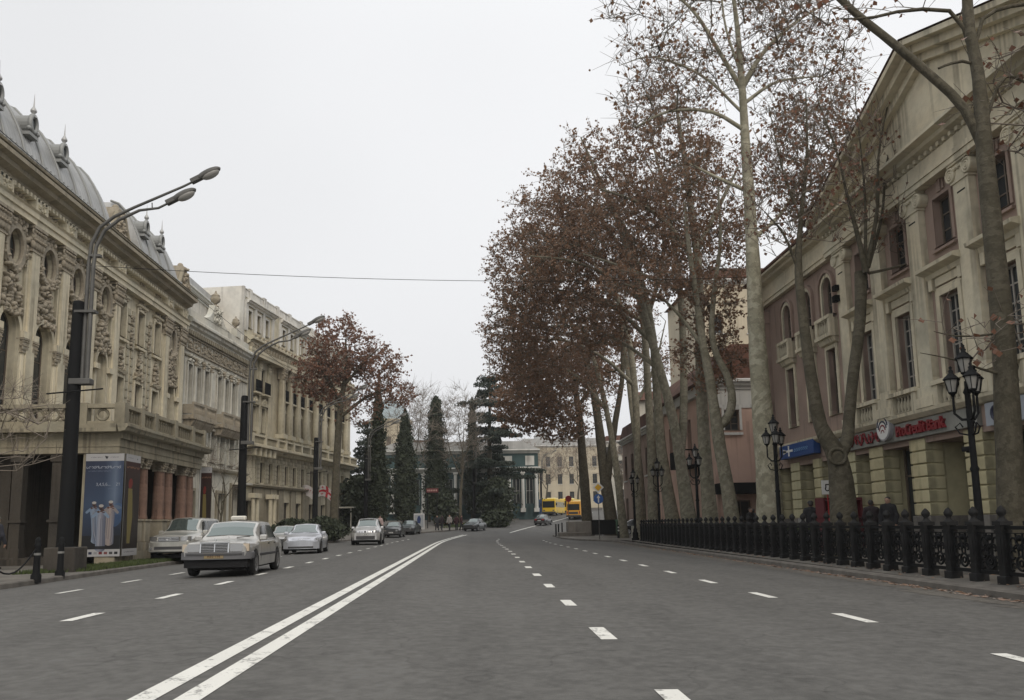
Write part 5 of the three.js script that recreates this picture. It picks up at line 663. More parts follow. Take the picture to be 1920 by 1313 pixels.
// dense evergreens: small leaf sprays through the volume, denser at the outline
function evergreen(name, label, X, D, y0, h, radius, seed, { n = 9500, size = 0.25, m = M.leafGreen, cat = 'tree', group, trunkH = 0.06 } = {}) { // radius(t): half width at height t (0..1)
  const R = rng(seed), t = thing(name, label, cat, [X, y0 - 0.0175 * X, D], 0, group), p = [];
  for (let i = 0; i < n; i++) { const u = trunkH + (1 - trunkH) * R(), a = R() * 6.283, lump = 1 + 0.2 * Math.sin(a * 3 + u * 23 + seed) + 0.16 * Math.sin(a * 5 - u * 37) + 0.12 * Math.sin(a * 2 + u * 61), r = radius(u) * lump * Math.sqrt(0.2 + 1.1 * R() * R()); leafAt(p, R, r * Math.cos(a), u * h + (R() - 0.5) * 0.3, r * Math.sin(a), size * (0.6 + 0.8 * R())); }
  const core = []; for (let i = 0; i <= 10; i++) { const u = lerp(trunkH, 0.97, i / 10); core.push([radius(u) * 0.6, u * h]); } core.push([0, h * 0.985]);
  mesh('trunk', tube([[0, -0.5, 0, radius(0.3) * 0.2 + 0.08], [0, h * 0.9, 0, 0.05]], 7), M.barkDark, t); mesh('inner_foliage', plain(lathe(core, 12)), m, t); mesh('foliage', rawGeo(p), m, t, 'stuff'); return t;
}
const cyp = w => u => w * Math.min(1, 0.55 + 2.2 * u) * Math.pow(Math.max(0, 1 - u), 0.62) * 1.15;
evergreen('cypress', 'tallest slim dark cypress just right of the brown-leaved street tree', -10.3, 92, 0.8, 16.2, cyp(1.25), 301, { group: 'dark cypresses before the green building' });
evergreen('cypress', 'broad pointed cypress in front of the church tower', -8.6, 108, 1.1, 15.2, u => 2.5 * Math.min(1, 0.5 + 1.1 * u) * Math.pow(1 - u, 0.7), 303, { group: 'dark cypresses before the green building', n: 12000 });
evergreen('cypress', 'blunt-topped broad cypress in the middle, left of the forked bare tree', -5.0, 118, 1.6, 18, u => 2.2 * Math.min(1, 0.8 + u) * Math.pow(1 - u, 0.42), 305, { group: 'dark cypresses before the green building', n: 12000 });
evergreen('cypress', 'narrow cypress close beside the layered cedar', 0.2, 128, 2.0, 19, cyp(1.5), 307, { group: 'dark cypresses before the green building' });
const bush = u => Math.pow(Math.max(0.02, Math.sin(Math.min(1, 0.12 + u * 0.88) * 3.14)), 0.5);
[['hedge', 'low dark hedge behind the grass strip left of the silver crossover', -12.4, 58.5, 0.1, 1.5, 1.7], ['hedge', 'rounder dark hedge at the foot of the brown-leaved street tree', -11.3, 64, 0.2, 1.6, 1.8], ['shrub', 'dark bush mass under the tallest cypress', -13.2, 98, 0.8, 6.2, 3.2], ['shrub', 'dark round shrub in front of the green building, right of the kiosk', -3.6, 112, 1.2, 4.6, 1.5], ['shrub', 'dark shrubbery closing the gap right of the hotel end', -19, 118, 1.2, 7.5, 4.5], ['shrub', 'wide dark shrub under the layered cedar', 3.6, 118, 1.6, 6.4, 2.6], ['shrub', 'small shrub on the bank right of the far dark saloon', 3.2, 108, 1.1, 2.0, 1.6], ['shrub', 'brownish shrub left of the blue hoarding', 7.6, 138, 2.8, 5.2, 3.4]].forEach(([n, l, X, D, y, h, r], i) => evergreen(n, l, X, D, y, h, u => r * bush(u), 320 + i, { n: 3600, size: D > 90 ? 0.4 : 0.2, cat: n, trunkH: 0.02 }));
// cedar: flat layered boughs with hanging needle sprays
function cedar(label, X, D, y0, h, reach, seed, layers = 13, n = 9000) {
  const R = rng(seed), t = thing('cedar_tree', label, 'tree', [X, y0 - 0.0175 * X, D]), tr = new Tubes(), p = [];
  tr.add([[0, -0.5, 0, 0.5], [0, h * 0.5, 0, 0.32], [0.2, h, 0, 0.04]], 9); const bo = [];
  for (let i = 0; i < layers; i++) for (let k = 0; k < 5; k++) { const u = 0.14 + 0.82 * (i + R() * 0.95) / layers, a = R() * 6.283, l = reach * (1.12 - u) ** 0.8 * (0.3 + 0.9 * R()), dy = (0.1 - 0.16 * R()) * l, y = u * h, pts = [0, 0.35, 0.7, 1].map(f => [Math.cos(a) * l * f, y + dy * f + 0.5 * Math.sin(f * 3) * (u > 0.6 ? 1 : 0.4), Math.sin(a) * l * f, 0.1 * (1 - f) + 0.015]); tr.add(pts, 5); bo.push([pts, l]); }
  let tot = bo.reduce((s, b) => s + b[1], 0); for (const [pts, l] of bo) { const m = Math.round(n * l / tot); for (let i = 0; i < m; i++) { const f = 0.2 + 0.85 * R(), k = Math.min(2, Math.floor(f * 3)), g = f * 3 - k, w = 1.15 * (1 - 0.45 * f); leafAt(p, R, lerp(pts[k][0], pts[k + 1][0], g) + (R() - 0.5) * 2.4 * w, lerp(pts[k][1], pts[k + 1][1], g) + (R() - 0.55) * 0.55, lerp(pts[k][2], pts[k + 1][2], g) + (R() - 0.5) * 2 * w, 0.24 * (0.5 + 0.9 * R())); } }
  mesh('trunk', tr.geo(), M.barkDark, t); mesh('foliage', rawGeo(p), M.needle, t, 'stuff'); return t;
}
cedar('big dark layered cedar in the centre beyond the far dark saloon', 2.7, 122, 1.9, 23, 8.6, 401, 12, 30000);
cedar('smaller dark cedar showing between the hotel corner and the tallest cypress', -13.6, 108, 1, 14, 5.0, 403, 9, 9000);
// ---------------------------------------------------------------- vehicles
const carPaint = (c, metal = 0.45, rough = 0.3) => mat(c, { metalness: metal, roughness: rough, physical: true, clearcoat: 0.7, clearcoatRoughness: 0.12, map: tex('metal', 3) });
M.carGlass = mat([0.12, 0.15, 0.142], { roughness: 0.06, metalness: 0.6, physical: true, clearcoat: 1 }); M.carGlassDark = mat([0.03, 0.035, 0.035], { roughness: 0.1, metalness: 0.3 });
M.headlamp = mat([0.30, 0.30, 0.295], { roughness: 0.1, metalness: 0.6, physical: true, clearcoat: 1 }); M.amber = mat([0.55, 0.22, 0.03], { roughness: 0.3 }); M.tailRed = mat([0.32, 0.012, 0.012], { roughness: 0.3 });
M.rim = mat([0.30, 0.30, 0.30], { roughness: 0.4, metalness: 0.7 });
const plateTex = {};
function plateMat(txt, yellow) {
  const key = txt + yellow; if (plateTex[key]) return plateTex[key];
  const c = document.createElement('canvas'); c.width = 256; c.height = 56; const g = c.getContext('2d'); g.fillStyle = yellow ? '#8a7a58' : '#c9cac6'; g.fillRect(0, 0, 256, 56); g.strokeStyle = '#333'; g.lineWidth = 3; g.strokeRect(3, 3, 250, 50); g.fillStyle = yellow ? '#4a2c18' : '#20242c'; g.font = 'bold 44px sans-serif'; g.textAlign = 'center'; g.fillText(txt, 128, 43);
  const t = new THREE.CanvasTexture(c); t.colorSpace = THREE.SRGBColorSpace; return plateTex[key] = mat([1, 1, 1], { map: t, roughness: 0.6 });
}
const curve = rows => z => { if (z <= rows[0][0]) return rows[0][1]; for (let i = 0; i + 1 < rows.length; i++) if (z <= rows[i + 1][0]) { const t = (z - rows[i][0]) / (rows[i + 1][0] - rows[i][0]); return lerp(rows[i][1], rows[i + 1][1], t); } return rows[rows.length - 1][1]; };
let wheelGeos;
function wheel(parent, x, z, r, w, side) {
  wheelGeos ??= { tyre: plain(lathe([[0.66, -0.5], [0.92, -0.5], [0.985, -0.36], [1, 0], [0.985, 0.36], [0.92, 0.5], [0.66, 0.5]], 28).rotateZ(Math.PI / 2)), rim: join([lathe([[0, 0.2], [0.18, 0.22], [0.2, 0.3], [0.22, 0.2], [0.58, 0.3], [0.66, 0.46], [0.67, 0.5], [0.67, 0.2]], 28).rotateZ(-Math.PI / 2), ...Array.from({ length: 8 }, (_, i) => bx(0.24, 0.36, 0.2, 0.6, -0.06, 0.06).rotateX(i * Math.PI / 4))]) };
  const t = mesh('wheel', wheelGeos.tyre, M.rubber, parent); t.position.set(x, r, z); t.scale.set(w, r, r); const q = mesh('rim', wheelGeos.rim, M.rim, t); q.scale.x = side; return t;
}
// z runs to the front of the car; every spec value in metres
function makeCar(name, label, pos, turn, s) {
  const t = thing(name, label, s.cat ?? 'car', pos, turn, s.group), L = s.L / 2, W = s.W / 2;
  const top = curve(s.top), belt0 = curve(s.belt), wid = curve(s.plan), bot = curve(s.bottom ?? [[-L, 0.44], [-L + 0.5, 0.24], [L - 0.8, 0.23], [L - 0.42, 0.5], [L, 0.53]]);
  const arch = s.r * 1.17, wz = s.wheels;
  const ring = z => {
    const w = W * wid(z), tp = top(z); let yb = bot(z); for (const q of wz) { const d = Math.abs(z - q); if (d < arch) yb = Math.max(yb, s.r + Math.sqrt(arch * arch - d * d)); }
    const belt = Math.min(belt0(z), tp - 0.03), g = smooth(0.02, 0.3, tp - belt), wr = lerp(w * 0.9, W * s.roof, g), m = Math.min(belt - 0.12, Math.max(yb + 0.04, s.r * 1.6)), rr = lerp(0.03, 0.075, g);
    return [[0, bot(z)], [w * 0.8, bot(z)], [w * 0.80, yb], [w * 0.975, yb + 0.01], [w, lerp(yb, belt, 0.34) + 0.02], [w * 0.997, Math.max(m, lerp(yb, belt, 0.62))], [w * 0.965, belt - 0.03], [lerp(w * 0.93, w * 0.915, g), lerp(belt + 0.002, belt + 0.012, g)], [wr, Math.max(belt + 0.006, tp - rr)], [wr - 0.035, Math.max(belt + 0.009, tp - rr * 0.35)], [wr - 0.1, tp - 0.006], [0, tp + lerp(0.025, 0.035, g)]];
  };
  const zs = new Set([-L, L]); for (let z = -L; z <= L; z += 0.07) zs.add(+z.toFixed(3)); for (const q of wz) for (let a = 0; a <= 12; a++) zs.add(+(q + arch * Math.cos(a / 12 * Math.PI)).toFixed(3)); for (const [z] of s.top) zs.add(z);
  const Z = [...zs].filter(z => z >= -L && z <= L).sort((a, b) => a - b), P = [], idx = [], n = 12, rings = Z.map(ring);
  rings.forEach((r, i) => { for (let k = 0; k < n; k++) P.push(r[k][0], r[k][1], Z[i]); for (let k = n - 2; k > 0; k--) P.push(-r[k][0], r[k][1], Z[i]); });
  const m = 2 * n - 2; for (let i = 0; i + 1 < Z.length; i++) for (let k = 0; k < m; k++) { const a = i * m + k, b = i * m + (k + 1) % m, c = a + m, d = b + m; idx.push(a, b, c, b, d, c); }
  for (const [i, rev] of [[0, 1], [Z.length - 1, 0]]) for (let k = 1; k + 1 < m; k++) rev ? idx.push(i * m, i * m + k + 1, i * m + k) : idx.push(i * m, i * m + k, i * m + k + 1);
  const g = new THREE.BufferGeometry(); g.setAttribute('position', new THREE.Float32BufferAttribute(P, 3)); g.setIndex(idx); 
  const h = creased(g, 0.6); boxUV(h); mesh('body', h, s.paint, t);
  const S = (z, k) => { const r = ring(z), i = Math.min(n - 2, Math.floor(k)), f = k - i; return [lerp(r[i][0], r[i + 1][0], f), lerp(r[i][1], r[i + 1][1], f)]; };
  const patch = (fz, k0, k1, side, nz = 10, nk = 3, off = 0.006) => { // fz(v): [z0, z1] at fraction v between ring places k0 and k1
    const pts = [], p = []; for (let j = 0; j <= nk; j++) { const v = j / nk, [a, b] = fz(v); for (let i = 0; i <= nz; i++) { const z = lerp(a, b, i / nz), [x, y] = S(z, lerp(k0, k1, v)); pts.push([side * (x + off), y, z]); } }
    for (let j = 0; j < nk; j++) for (let i = 0; i < nz; i++) { const A = pts[j * (nz + 1) + i], B = pts[j * (nz + 1) + i + 1], C = pts[(j + 1) * (nz + 1) + i], E = pts[(j + 1) * (nz + 1) + i + 1]; side > 0 ? p.push(...A, ...C, ...B, ...B, ...C, ...E) : p.push(...A, ...B, ...C, ...B, ...E, ...C); }
    return rawGeo(p);
  };
  const across = (z0, z1, off = 0.008, inset = 0) => { const p = [], q = (u, v) => { const z = lerp(z0, z1, v), a = S(z, 10)[0] - inset, y = lerp(S(z, 10)[1], S(z, 11)[1], 1 - u * u); return [a * u, y + off, z + off * (z1 > 0 ? 1 : -1) * 0.7]; }; for (let j = 0; j < 6; j++) for (let i = -6; i < 6; i++) { const A = q(i / 6, j / 6), B = q((i + 1) / 6, j / 6), C = q(i / 6, (j + 1) / 6), E = q((i + 1) / 6, (j + 1) / 6); p.push(...A, ...C, ...B, ...B, ...C, ...E); } return rawGeo(p); };
  mesh('windscreen', across(s.screen[0], s.screen[1], 0.008, 0.0), M.carGlass, t); mesh('rear_window', across(s.rear[0], s.rear[1], 0.008), M.carGlass, t);
  for (const [a, b, c, d] of s.windows) for (const side of [-1, 1]) mesh('side_window', patch(v => [lerp(a, c, v), lerp(b, d, v)], 7.12, 7.92, side), M.carGlassDark, t);
  for (const z of s.seams) for (const side of [-1, 1]) mesh('door_seam', patch(v => [z - 0.008, z + 0.008], 3.6, 6.9, side, 1, 6, 0.004), M.blackPlastic, t);
  for (const z of s.handles) for (const side of [-1, 1]) { const [x, y] = S(z, 5.75); part('door_handle', rbx(side * x - 0.015, side * x + 0.015, y - 0.015, y + 0.015, z - 0.09, z + 0.09, 0.01), s.handleMat ?? M.blackPlastic, t); }
  for (const side of [-1, 1]) for (const z of wz) wheel(t, side * (W - 0.115), z, s.r, s.ww ?? 0.2, side);
  for (const side of [-1, 1]) { const z = s.mirror, [x, y] = S(z, 7.0); const q = part('mirror', [rbx(0, 0.2, -0.02, 0.13, -0.05, 0.07, 0.035).translate(x - 0.02, y + 0.02, z)], s.mirrorMat ?? s.paint, t); q.scale.x = side; }
  // front and rear, bent plates that follow the plan of the nose
  const bent = (x0, x1, y0, y1, zf, depth, bow = s.bow ?? 0.12, nx = 10, slope = 0) => { const q = new RoundedBoxGeometry(x1 - x0, y1 - y0, depth, 2, Math.min(0.03, depth * 0.4, (y1 - y0) * 0.3)); const e = q.attributes.position; const sub = new THREE.BoxGeometry(x1 - x0, y1 - y0, depth, nx, 2, 1), a = sub.attributes.position; for (let i = 0; i < a.count; i++) { const x = a.getX(i) + (x0 + x1) / 2, u = x / W; let z = a.getZ(i) + zf + 0.02 - depth / 2 - bow * (0.35 * u * u + 1.5 * Math.pow(Math.abs(u), 8)); const y = a.getY(i) + (y0 + y1) / 2; z -= slope * (y - y0); a.setXYZ(i, x, y, z); } sub.computeVertexNormals(); return sub; };
  s.extra?.({ t, bent, S, W, L, part, patch });
  const f = s.plate; if (f) { const p = new THREE.Mesh(new THREE.BoxGeometry(f.w ?? 0.52, f.h ?? 0.115, 0.012), plateMat(f.text, f.yellow)); p.name = 'number_plate'; p.position.set(0, f.y, f.z); if (f.z < 0) p.rotation.y = Math.PI; t.add(p); }
  part('underbody', bx(-W * 0.75, W * 0.75, 0.17, 0.3, -L * 0.85, L * 0.85), M.dark, t);
  return t;
}
function creased(g, angle) { // split normals where faces meet at more than the angle
  const h = g.toNonIndexed(), p = h.attributes.position, n = p.count, fn = [], map = new Map(); const A = V3(), B = V3(), C = V3();
  for (let i = 0; i < n; i += 3) { A.fromBufferAttribute(p, i); B.fromBufferAttribute(p, i + 1); C.fromBufferAttribute(p, i + 2); const q = B.clone().sub(A).cross(C.clone().sub(A)); const l = q.length(); fn.push(l > 1e-12 ? q : null); for (let k = 0; k < 3; k++) { const key = [p.getX(i + k), p.getY(i + k), p.getZ(i + k)].map(v => Math.round(v * 5000)).join(); (map.get(key) ?? map.set(key, []).get(key)).push(i / 3); } }
  const out = new Float32Array(n * 3), un = fn.map(q => q && q.clone().normalize()), c = Math.cos(angle);
  for (let i = 0; i < n; i++) { const f = Math.floor(i / 3), key = [p.getX(i), p.getY(i), p.getZ(i)].map(v => Math.round(v * 5000)).join(), s = V3(); if (un[f]) for (const o of map.get(key)) if (un[o] && un[o].dot(un[f]) > c) s.add(fn[o]); s.normalize(); out.set([s.x, s.y, s.z], i * 3); }
  h.setAttribute('normal', new THREE.BufferAttribute(out, 3)); return h;
}
const silver = carPaint([0.58, 0.58, 0.57]), champagne = carPaint([0.56, 0.55, 0.52]), silverBlue = carPaint([0.62, 0.64, 0.69]), silverBright = carPaint([0.68, 0.68, 0.67]), darkPaint = carPaint([0.02, 0.024, 0.026], 0.2), greenDark = carPaint([0.03, 0.045, 0.045], 0.2);
const grey1 = mat([0.12, 0.12, 0.125], { roughness: 0.6 }), trimDark = mat([0.05, 0.05, 0.052], { roughness: 0.65 });
// the taxi: square-cut saloon with an upright chrome grille
const sedanTop = (L, hood, roofY, scr0, scr1, rr0, rr1, boot) => [[-L, boot - 0.28], [-L + 0.04, boot - 0.04], [-L + 0.2, boot], [rr0, boot + 0.02], [(rr0 + rr1) / 2, (boot + roofY) / 2 + 0.06], [rr1, roofY - 0.02], [(rr1 + scr1) / 2, roofY], [scr1, roofY - 0.03], [(scr1 + scr0) / 2, (roofY + hood) / 2 + 0.05], [scr0, hood + 0.005], [L - 0.9, hood - 0.04]];
makeCar('taxi', 'dusty silver grey taxi saloon with a pale roof light, nearest oncoming vehicle', [-6.7, groundY(-6.7, 24.3) + 0.006, 24.35], 0.03, {
  cat: 'taxi', L: 4.74, W: 1.76, r: 0.318, ww: 0.2, roof: 0.77, paint: champagne, wheels: [1.48, -1.34], bow: 0.1,
  top: [...sedanTop(2.37, 0.96, 1.445, 0.98, 0.32, -1.62, -0.95, 0.98), [2.2, 0.915], [2.33, 0.9], [2.37, 0.87]], belt: [[-2.37, 0.86], [-1.6, 0.91], [0.95, 0.9], [1.6, 0.86], [2.37, 0.8]], plan: [[-2.37, 0.84], [-2.2, 0.92], [-1.5, 0.98], [0, 1], [1.5, 0.98], [2.15, 0.945], [2.32, 0.91], [2.37, 0.88]],
  screen: [0.9, 0.4], rear: [-0.98, -1.55], windows: [[-0.12, 0.82, -0.16, 0.42], [-0.98, -0.2, -0.88, -0.24], [-1.36, -1.04, -1.06, -0.94]], seams: [0.92, -0.16, -1.02], handles: [-0.02, -0.86], mirror: 0.74, plate: { text: 'ABE-198', yellow: true, y: 0.545, z: 2.465, w: 0.5, h: 0.135 },
  extra: ({ t, bent }) => {
    part('bumper', [bent(-0.88, 0.88, 0.46, 0.635, 2.45, 0.2, 0.12), rbx(-0.9, -0.83, 0.46, 0.635, 1.86, 2.2, 0.03), rbx(0.83, 0.9, 0.46, 0.635, 1.86, 2.2, 0.03)], grey1, t); part('bumper_trim', bent(-0.865, 0.865, 0.56, 0.605, 2.465, 0.05, 0.14), trimDark, t); part('front_apron', bent(-0.8, 0.8, 0.25, 0.47, 2.36, 0.3, 0.12), M.blackPlastic, t);
    const gr = part('grille', [bent(-0.33, 0.33, 0.65, 0.875, 2.385, 0.05, 0.02, 2, 0.12)], trimDark, t); part('grille_frame', [bent(-0.37, 0.37, 0.865, 0.905, 2.405, 0.07, 0.02, 2), bent(-0.37, -0.335, 0.635, 0.865, 2.42, 0.06, 0, 1, 0.12), bent(0.335, 0.37, 0.635, 0.865, 2.42, 0.06, 0, 1, 0.12)], M.chrome, gr); part('grille_bars', [0.67, 0.71, 0.75, 0.79, 0.83].map(y => bent(-0.33, 0.33, y, y + 0.012, 2.40 - 0.12 * (y - 0.65), 0.02, 0.02, 2)).concat(bent(-0.012, 0.012, 0.65, 0.87, 2.405, 0.03, 0, 1, 0.12)), M.chrome, gr); part('badge', [new THREE.TorusGeometry(0.035, 0.006, 5, 14), bx(-0.004, 0.004, 0, 0.035, -0.004, 0.004), bx(-0.004, 0.004, 0, 0.035, -0.004, 0.004).rotateZ(2.09), bx(-0.004, 0.004, 0, 0.035, -0.004, 0.004).rotateZ(-2.09)].map(g => g.translate(0, 0.955, 2.36)), M.chrome, gr);
    for (const q of [-1, 1]) { const h = part('headlight', bent(q > 0 ? 0.385 : -0.7, q > 0 ? 0.7 : -0.385, 0.66, 0.85, 2.395, 0.06, 0.06, 6, 0.1), M.headlamp, t); part('lamp_surround', [bent(q > 0 ? 0.38 : -0.84, q > 0 ? 0.84 : -0.38, 0.645, 0.662, 2.39, 0.05, 0.1)], M.headlamp, h); part('indicator', bent(q > 0 ? 0.705 : -0.84, q > 0 ? 0.84 : -0.705, 0.66, 0.85, 2.39, 0.1, 0.08, 4, 0.1), mat([0.5, 0.42, 0.32], { roughness: 0.2 }), h); part('tail_light', rbx(q * 0.52 - 0.16, q * 0.52 + 0.16, 0.66, 0.86, -2.39, -2.32, 0.02), M.tailRed, t); }
    part('side_moulding', [-1, 1].map(q => rbx(q * 0.875 - 0.012, q * 0.875 + 0.012, 0.5, 0.57, -1.0, 1.1, 0.01)).slice(0, 1), trimDark, t); part('side_moulding', rbx(0.863, 0.887, 0.5, 0.57, -1.0, 1.1, 0.01), trimDark, t);
    const rl = part('roof_sign', [rbx(-0.21, 0.21, 1.475, 1.6, -0.14, 0.08, 0.05, 3)], mat([0.62, 0.60, 0.52], { roughness: 0.4 }), t); part('roof_sign_panel', rbx(-0.16, 0.16, 1.5, 1.57, 0.07, 0.09, 0.008), mat([0.45, 0.44, 0.4]), rl);
    for (const q of [-1, 1]) part('wiper', bar([q * 0.1 + 0.1, 1.0, 0.97], [q * 0.3 + 0.25, 1.03, 0.92], 0.008, 4), M.blackPlastic, t);
  },
});
makeCar('saloon_car', 'silver saloon with four-ring badge and rounded headlights following the taxi', [-8.5, groundY(-8.5, 43.6), 43.6], 0.07, {
  L: 4.8, W: 1.86, r: 0.325, ww: 0.21, roof: 0.66, paint: silverBlue, wheels: [1.46, -1.3], bow: 0.24,
  top: [[-2.4, 0.7], [-2.36, 0.9], [-2.2, 0.98], [-1.85, 1.0], [-1.3, 1.28], [-0.75, 1.43], [-0.1, 1.465], [0.35, 1.43], [0.75, 1.22], [1.16, 0.985], [1.6, 0.93], [2.1, 0.83], [2.3, 0.76], [2.4, 0.66]], belt: [[-2.4, 0.88], [-1.8, 0.93], [1.1, 0.92], [1.8, 0.82], [2.4, 0.62]], plan: [[-2.4, 0.76], [-2.2, 0.9], [-1.5, 0.98], [0, 1], [1.4, 0.985], [2.0, 0.92], [2.25, 0.84], [2.4, 0.7]],
  screen: [1.1, 0.42], rear: [-0.8, -1.75], windows: [[-0.2, 0.95, -0.22, 0.4], [-1.12, -0.28, -0.92, -0.3], [-1.5, -1.18, -1.12, -0.98]], seams: [1.0, -0.24, -1.16], handles: [-0.1, -1.0], mirror: 0.8, plate: { text: 'TBS 531', y: 0.5, z: 2.44 , w: 0.34, h: 0.17 },
  extra: ({ t, bent }) => {
    part('bumper', bent(-0.86, 0.86, 0.26, 0.6, 2.43, 0.25, 0.26), silverBlue, t); part('lower_grille', bent(-0.6, 0.6, 0.29, 0.38, 2.44, 0.03, 0.26), trimDark, t);
    const gr = part('grille', bent(-0.42, 0.42, 0.61, 0.735, 2.37, 0.06, 0.18, 8, 0.45), trimDark, t); part('badge', [-0.105, -0.035, 0.035, 0.105].map(x => new THREE.TorusGeometry(0.045, 0.007, 5, 14).translate(x, 0.675, 2.365)), M.chrome, gr); part('grille_frame', [bent(-0.44, 0.44, 0.735, 0.75, 2.33, 0.05, 0.18, 8), bent(-0.44, 0.44, 0.6, 0.615, 2.385, 0.05, 0.18, 8)], M.chrome, gr);
    for (const q of [-1, 1]) { part('headlight', bent(q > 0 ? 0.45 : -0.82, q > 0 ? 0.82 : -0.45, 0.6, 0.75, 2.37, 0.12, 0.27, 6, 0.5), M.headlamp, t); part('tail_light', rbx(q * 0.45 - 0.18, q * 0.45 + 0.18, 0.7, 0.86, -2.42, -2.34, 0.03), M.tailRed, t); }
  },
});
makeCar('crossover', 'silver crossover with a toothed wide grille driving behind the silver saloon', [-7.2, groundY(-7.2, 58.6), 58.6], 0.04, {
  L: 4.77, W: 2.0, r: 0.38, ww: 0.23, roof: 0.66, paint: silverBright, wheels: [1.44, -1.4], bow: 0.24,
  top: [[-2.38, 0.8], [-2.3, 1.1], [-2.0, 1.45], [-1.5, 1.7], [-0.5, 1.78], [0.1, 1.74], [0.5, 1.6], [1.12, 1.18], [1.6, 1.1], [2.1, 0.96], [2.38, 0.8]], belt: [[-2.38, 1.0], [-1.8, 1.1], [1.1, 1.06], [2.38, 0.8]], plan: [[-2.38, 0.8], [-2, 0.94], [0, 1], [1.5, 0.98], [2.1, 0.9], [2.38, 0.74]], bottom: [[-2.38, 0.4], [-1.9, 0.28], [1.9, 0.27], [2.38, 0.34]],
  screen: [1.05, 0.2], rear: [-1.55, -2.2], windows: [[-0.15, 0.85, -0.17, 0.3], [-1.2, -0.22, -1.15, -0.24], [-1.8, -1.28, -1.6, -1.22]], seams: [0.95, -0.18, -1.25], handles: [-0.05, -1.1], mirror: 0.78, plate: { text: 'QAA 044', y: 0.7, z: 2.44, w: 0.34, h: 0.16 },
  extra: ({ t, bent }) => {
    part('bumper', bent(-0.92, 0.92, 0.52, 0.82, 2.41, 0.25, 0.27), silverBright, t); part('lower_grille', bent(-0.62, 0.62, 0.38, 0.6, 2.43, 0.06, 0.25), trimDark, t);
    const gr = part('grille', bent(-0.5, 0.5, 0.83, 0.93, 2.36, 0.05, 0.2, 8, 0.5), trimDark, t); for (let i = 0; i < 9; i++) if (i !== 4) part('grille_tooth', bent(-0.47 + i * 0.104, -0.41 + i * 0.104, 0.83, 0.93, 2.375, 0.05, 0.2, 1, 0.5), M.chrome, gr);
    for (const q of [-1, 1]) part('headlight', bent(q > 0 ? 0.55 : -0.88, q > 0 ? 0.88 : -0.55, 0.83, 0.96, 2.37, 0.12, 0.28, 5, 0.5), M.headlamp, t);
  },
});
makeCar('off_roader', 'beige silver off-road car at the kerb by the portico, half hidden by the taxi', [-12.3, paveL(37) - 0.04, 37], 0.0, {
  L: 4.7, W: 1.86, r: 0.385, ww: 0.25, roof: 0.7, paint: carPaint([0.58, 0.57, 0.52]), wheels: [1.4, -1.35], bow: 0.16,
  top: [[-2.35, 0.9], [-2.28, 1.2], [-2.1, 1.75], [-1.6, 1.8], [0.1, 1.8], [0.4, 1.73], [0.98, 1.2], [1.3, 1.16], [2.1, 1.08], [2.3, 0.98], [2.35, 0.86]], belt: [[-2.35, 1.1], [1.0, 1.12], [2.35, 0.9]], plan: [[-2.35, 0.9], [-2, 0.97], [0, 1], [1.6, 0.98], [2.15, 0.93], [2.35, 0.84]], bottom: [[-2.35, 0.5], [-1.9, 0.38], [1.9, 0.36], [2.35, 0.42]],
  screen: [0.92, 0.34], rear: [-2.12, -2.24], windows: [[-0.15, 0.75, -0.17, 0.4], [-1.1, -0.22, -1.08, -0.24], [-1.9, -1.18, -1.85, -1.16]], seams: [0.85, -0.18, -1.14], handles: [-0.05, -1.0], mirror: 0.68,
  extra: ({ t, bent }) => {
    part('bumper', bent(-0.92, 0.92, 0.45, 0.8, 2.43, 0.25, 0.2), carPaint([0.58, 0.57, 0.52]), t); part('lower_grille', bent(-0.55, 0.55, 0.52, 0.64, 2.44, 0.03, 0.16), trimDark, t);
    const gr = part('grille', bent(-0.42, 0.42, 0.85, 1.02, 2.385, 0.06, 0.08, 6), trimDark, t); part('grille_bars', [0.87, 0.925, 0.98].map(y => bent(-0.42, 0.42, y, y + 0.025, 2.4, 0.03, 0.08, 6)), M.chrome, gr); part('badge', [new THREE.TorusGeometry(0.08, 0.016, 6, 18).scale(1, 0.7, 1).translate(0, 0.935, 2.4), new THREE.TorusGeometry(0.045, 0.012, 6, 14).scale(0.7, 1.1, 1).translate(0, 0.93, 2.4)], M.chrome, gr);
    for (const q of [-1, 1]) { part('headlight', bent(q > 0 ? 0.46 : -0.84, q > 0 ? 0.84 : -0.46, 0.86, 1.04, 2.4, 0.12, 0.2, 5, 0.2), M.headlamp, t); part('fog_light', cyl(0.06, 0.06, 0, 0.03, 12).rotateX(Math.PI / 2).translate(q * 0.7, 0.56, 2.37), M.headlamp, t); }
  },
});
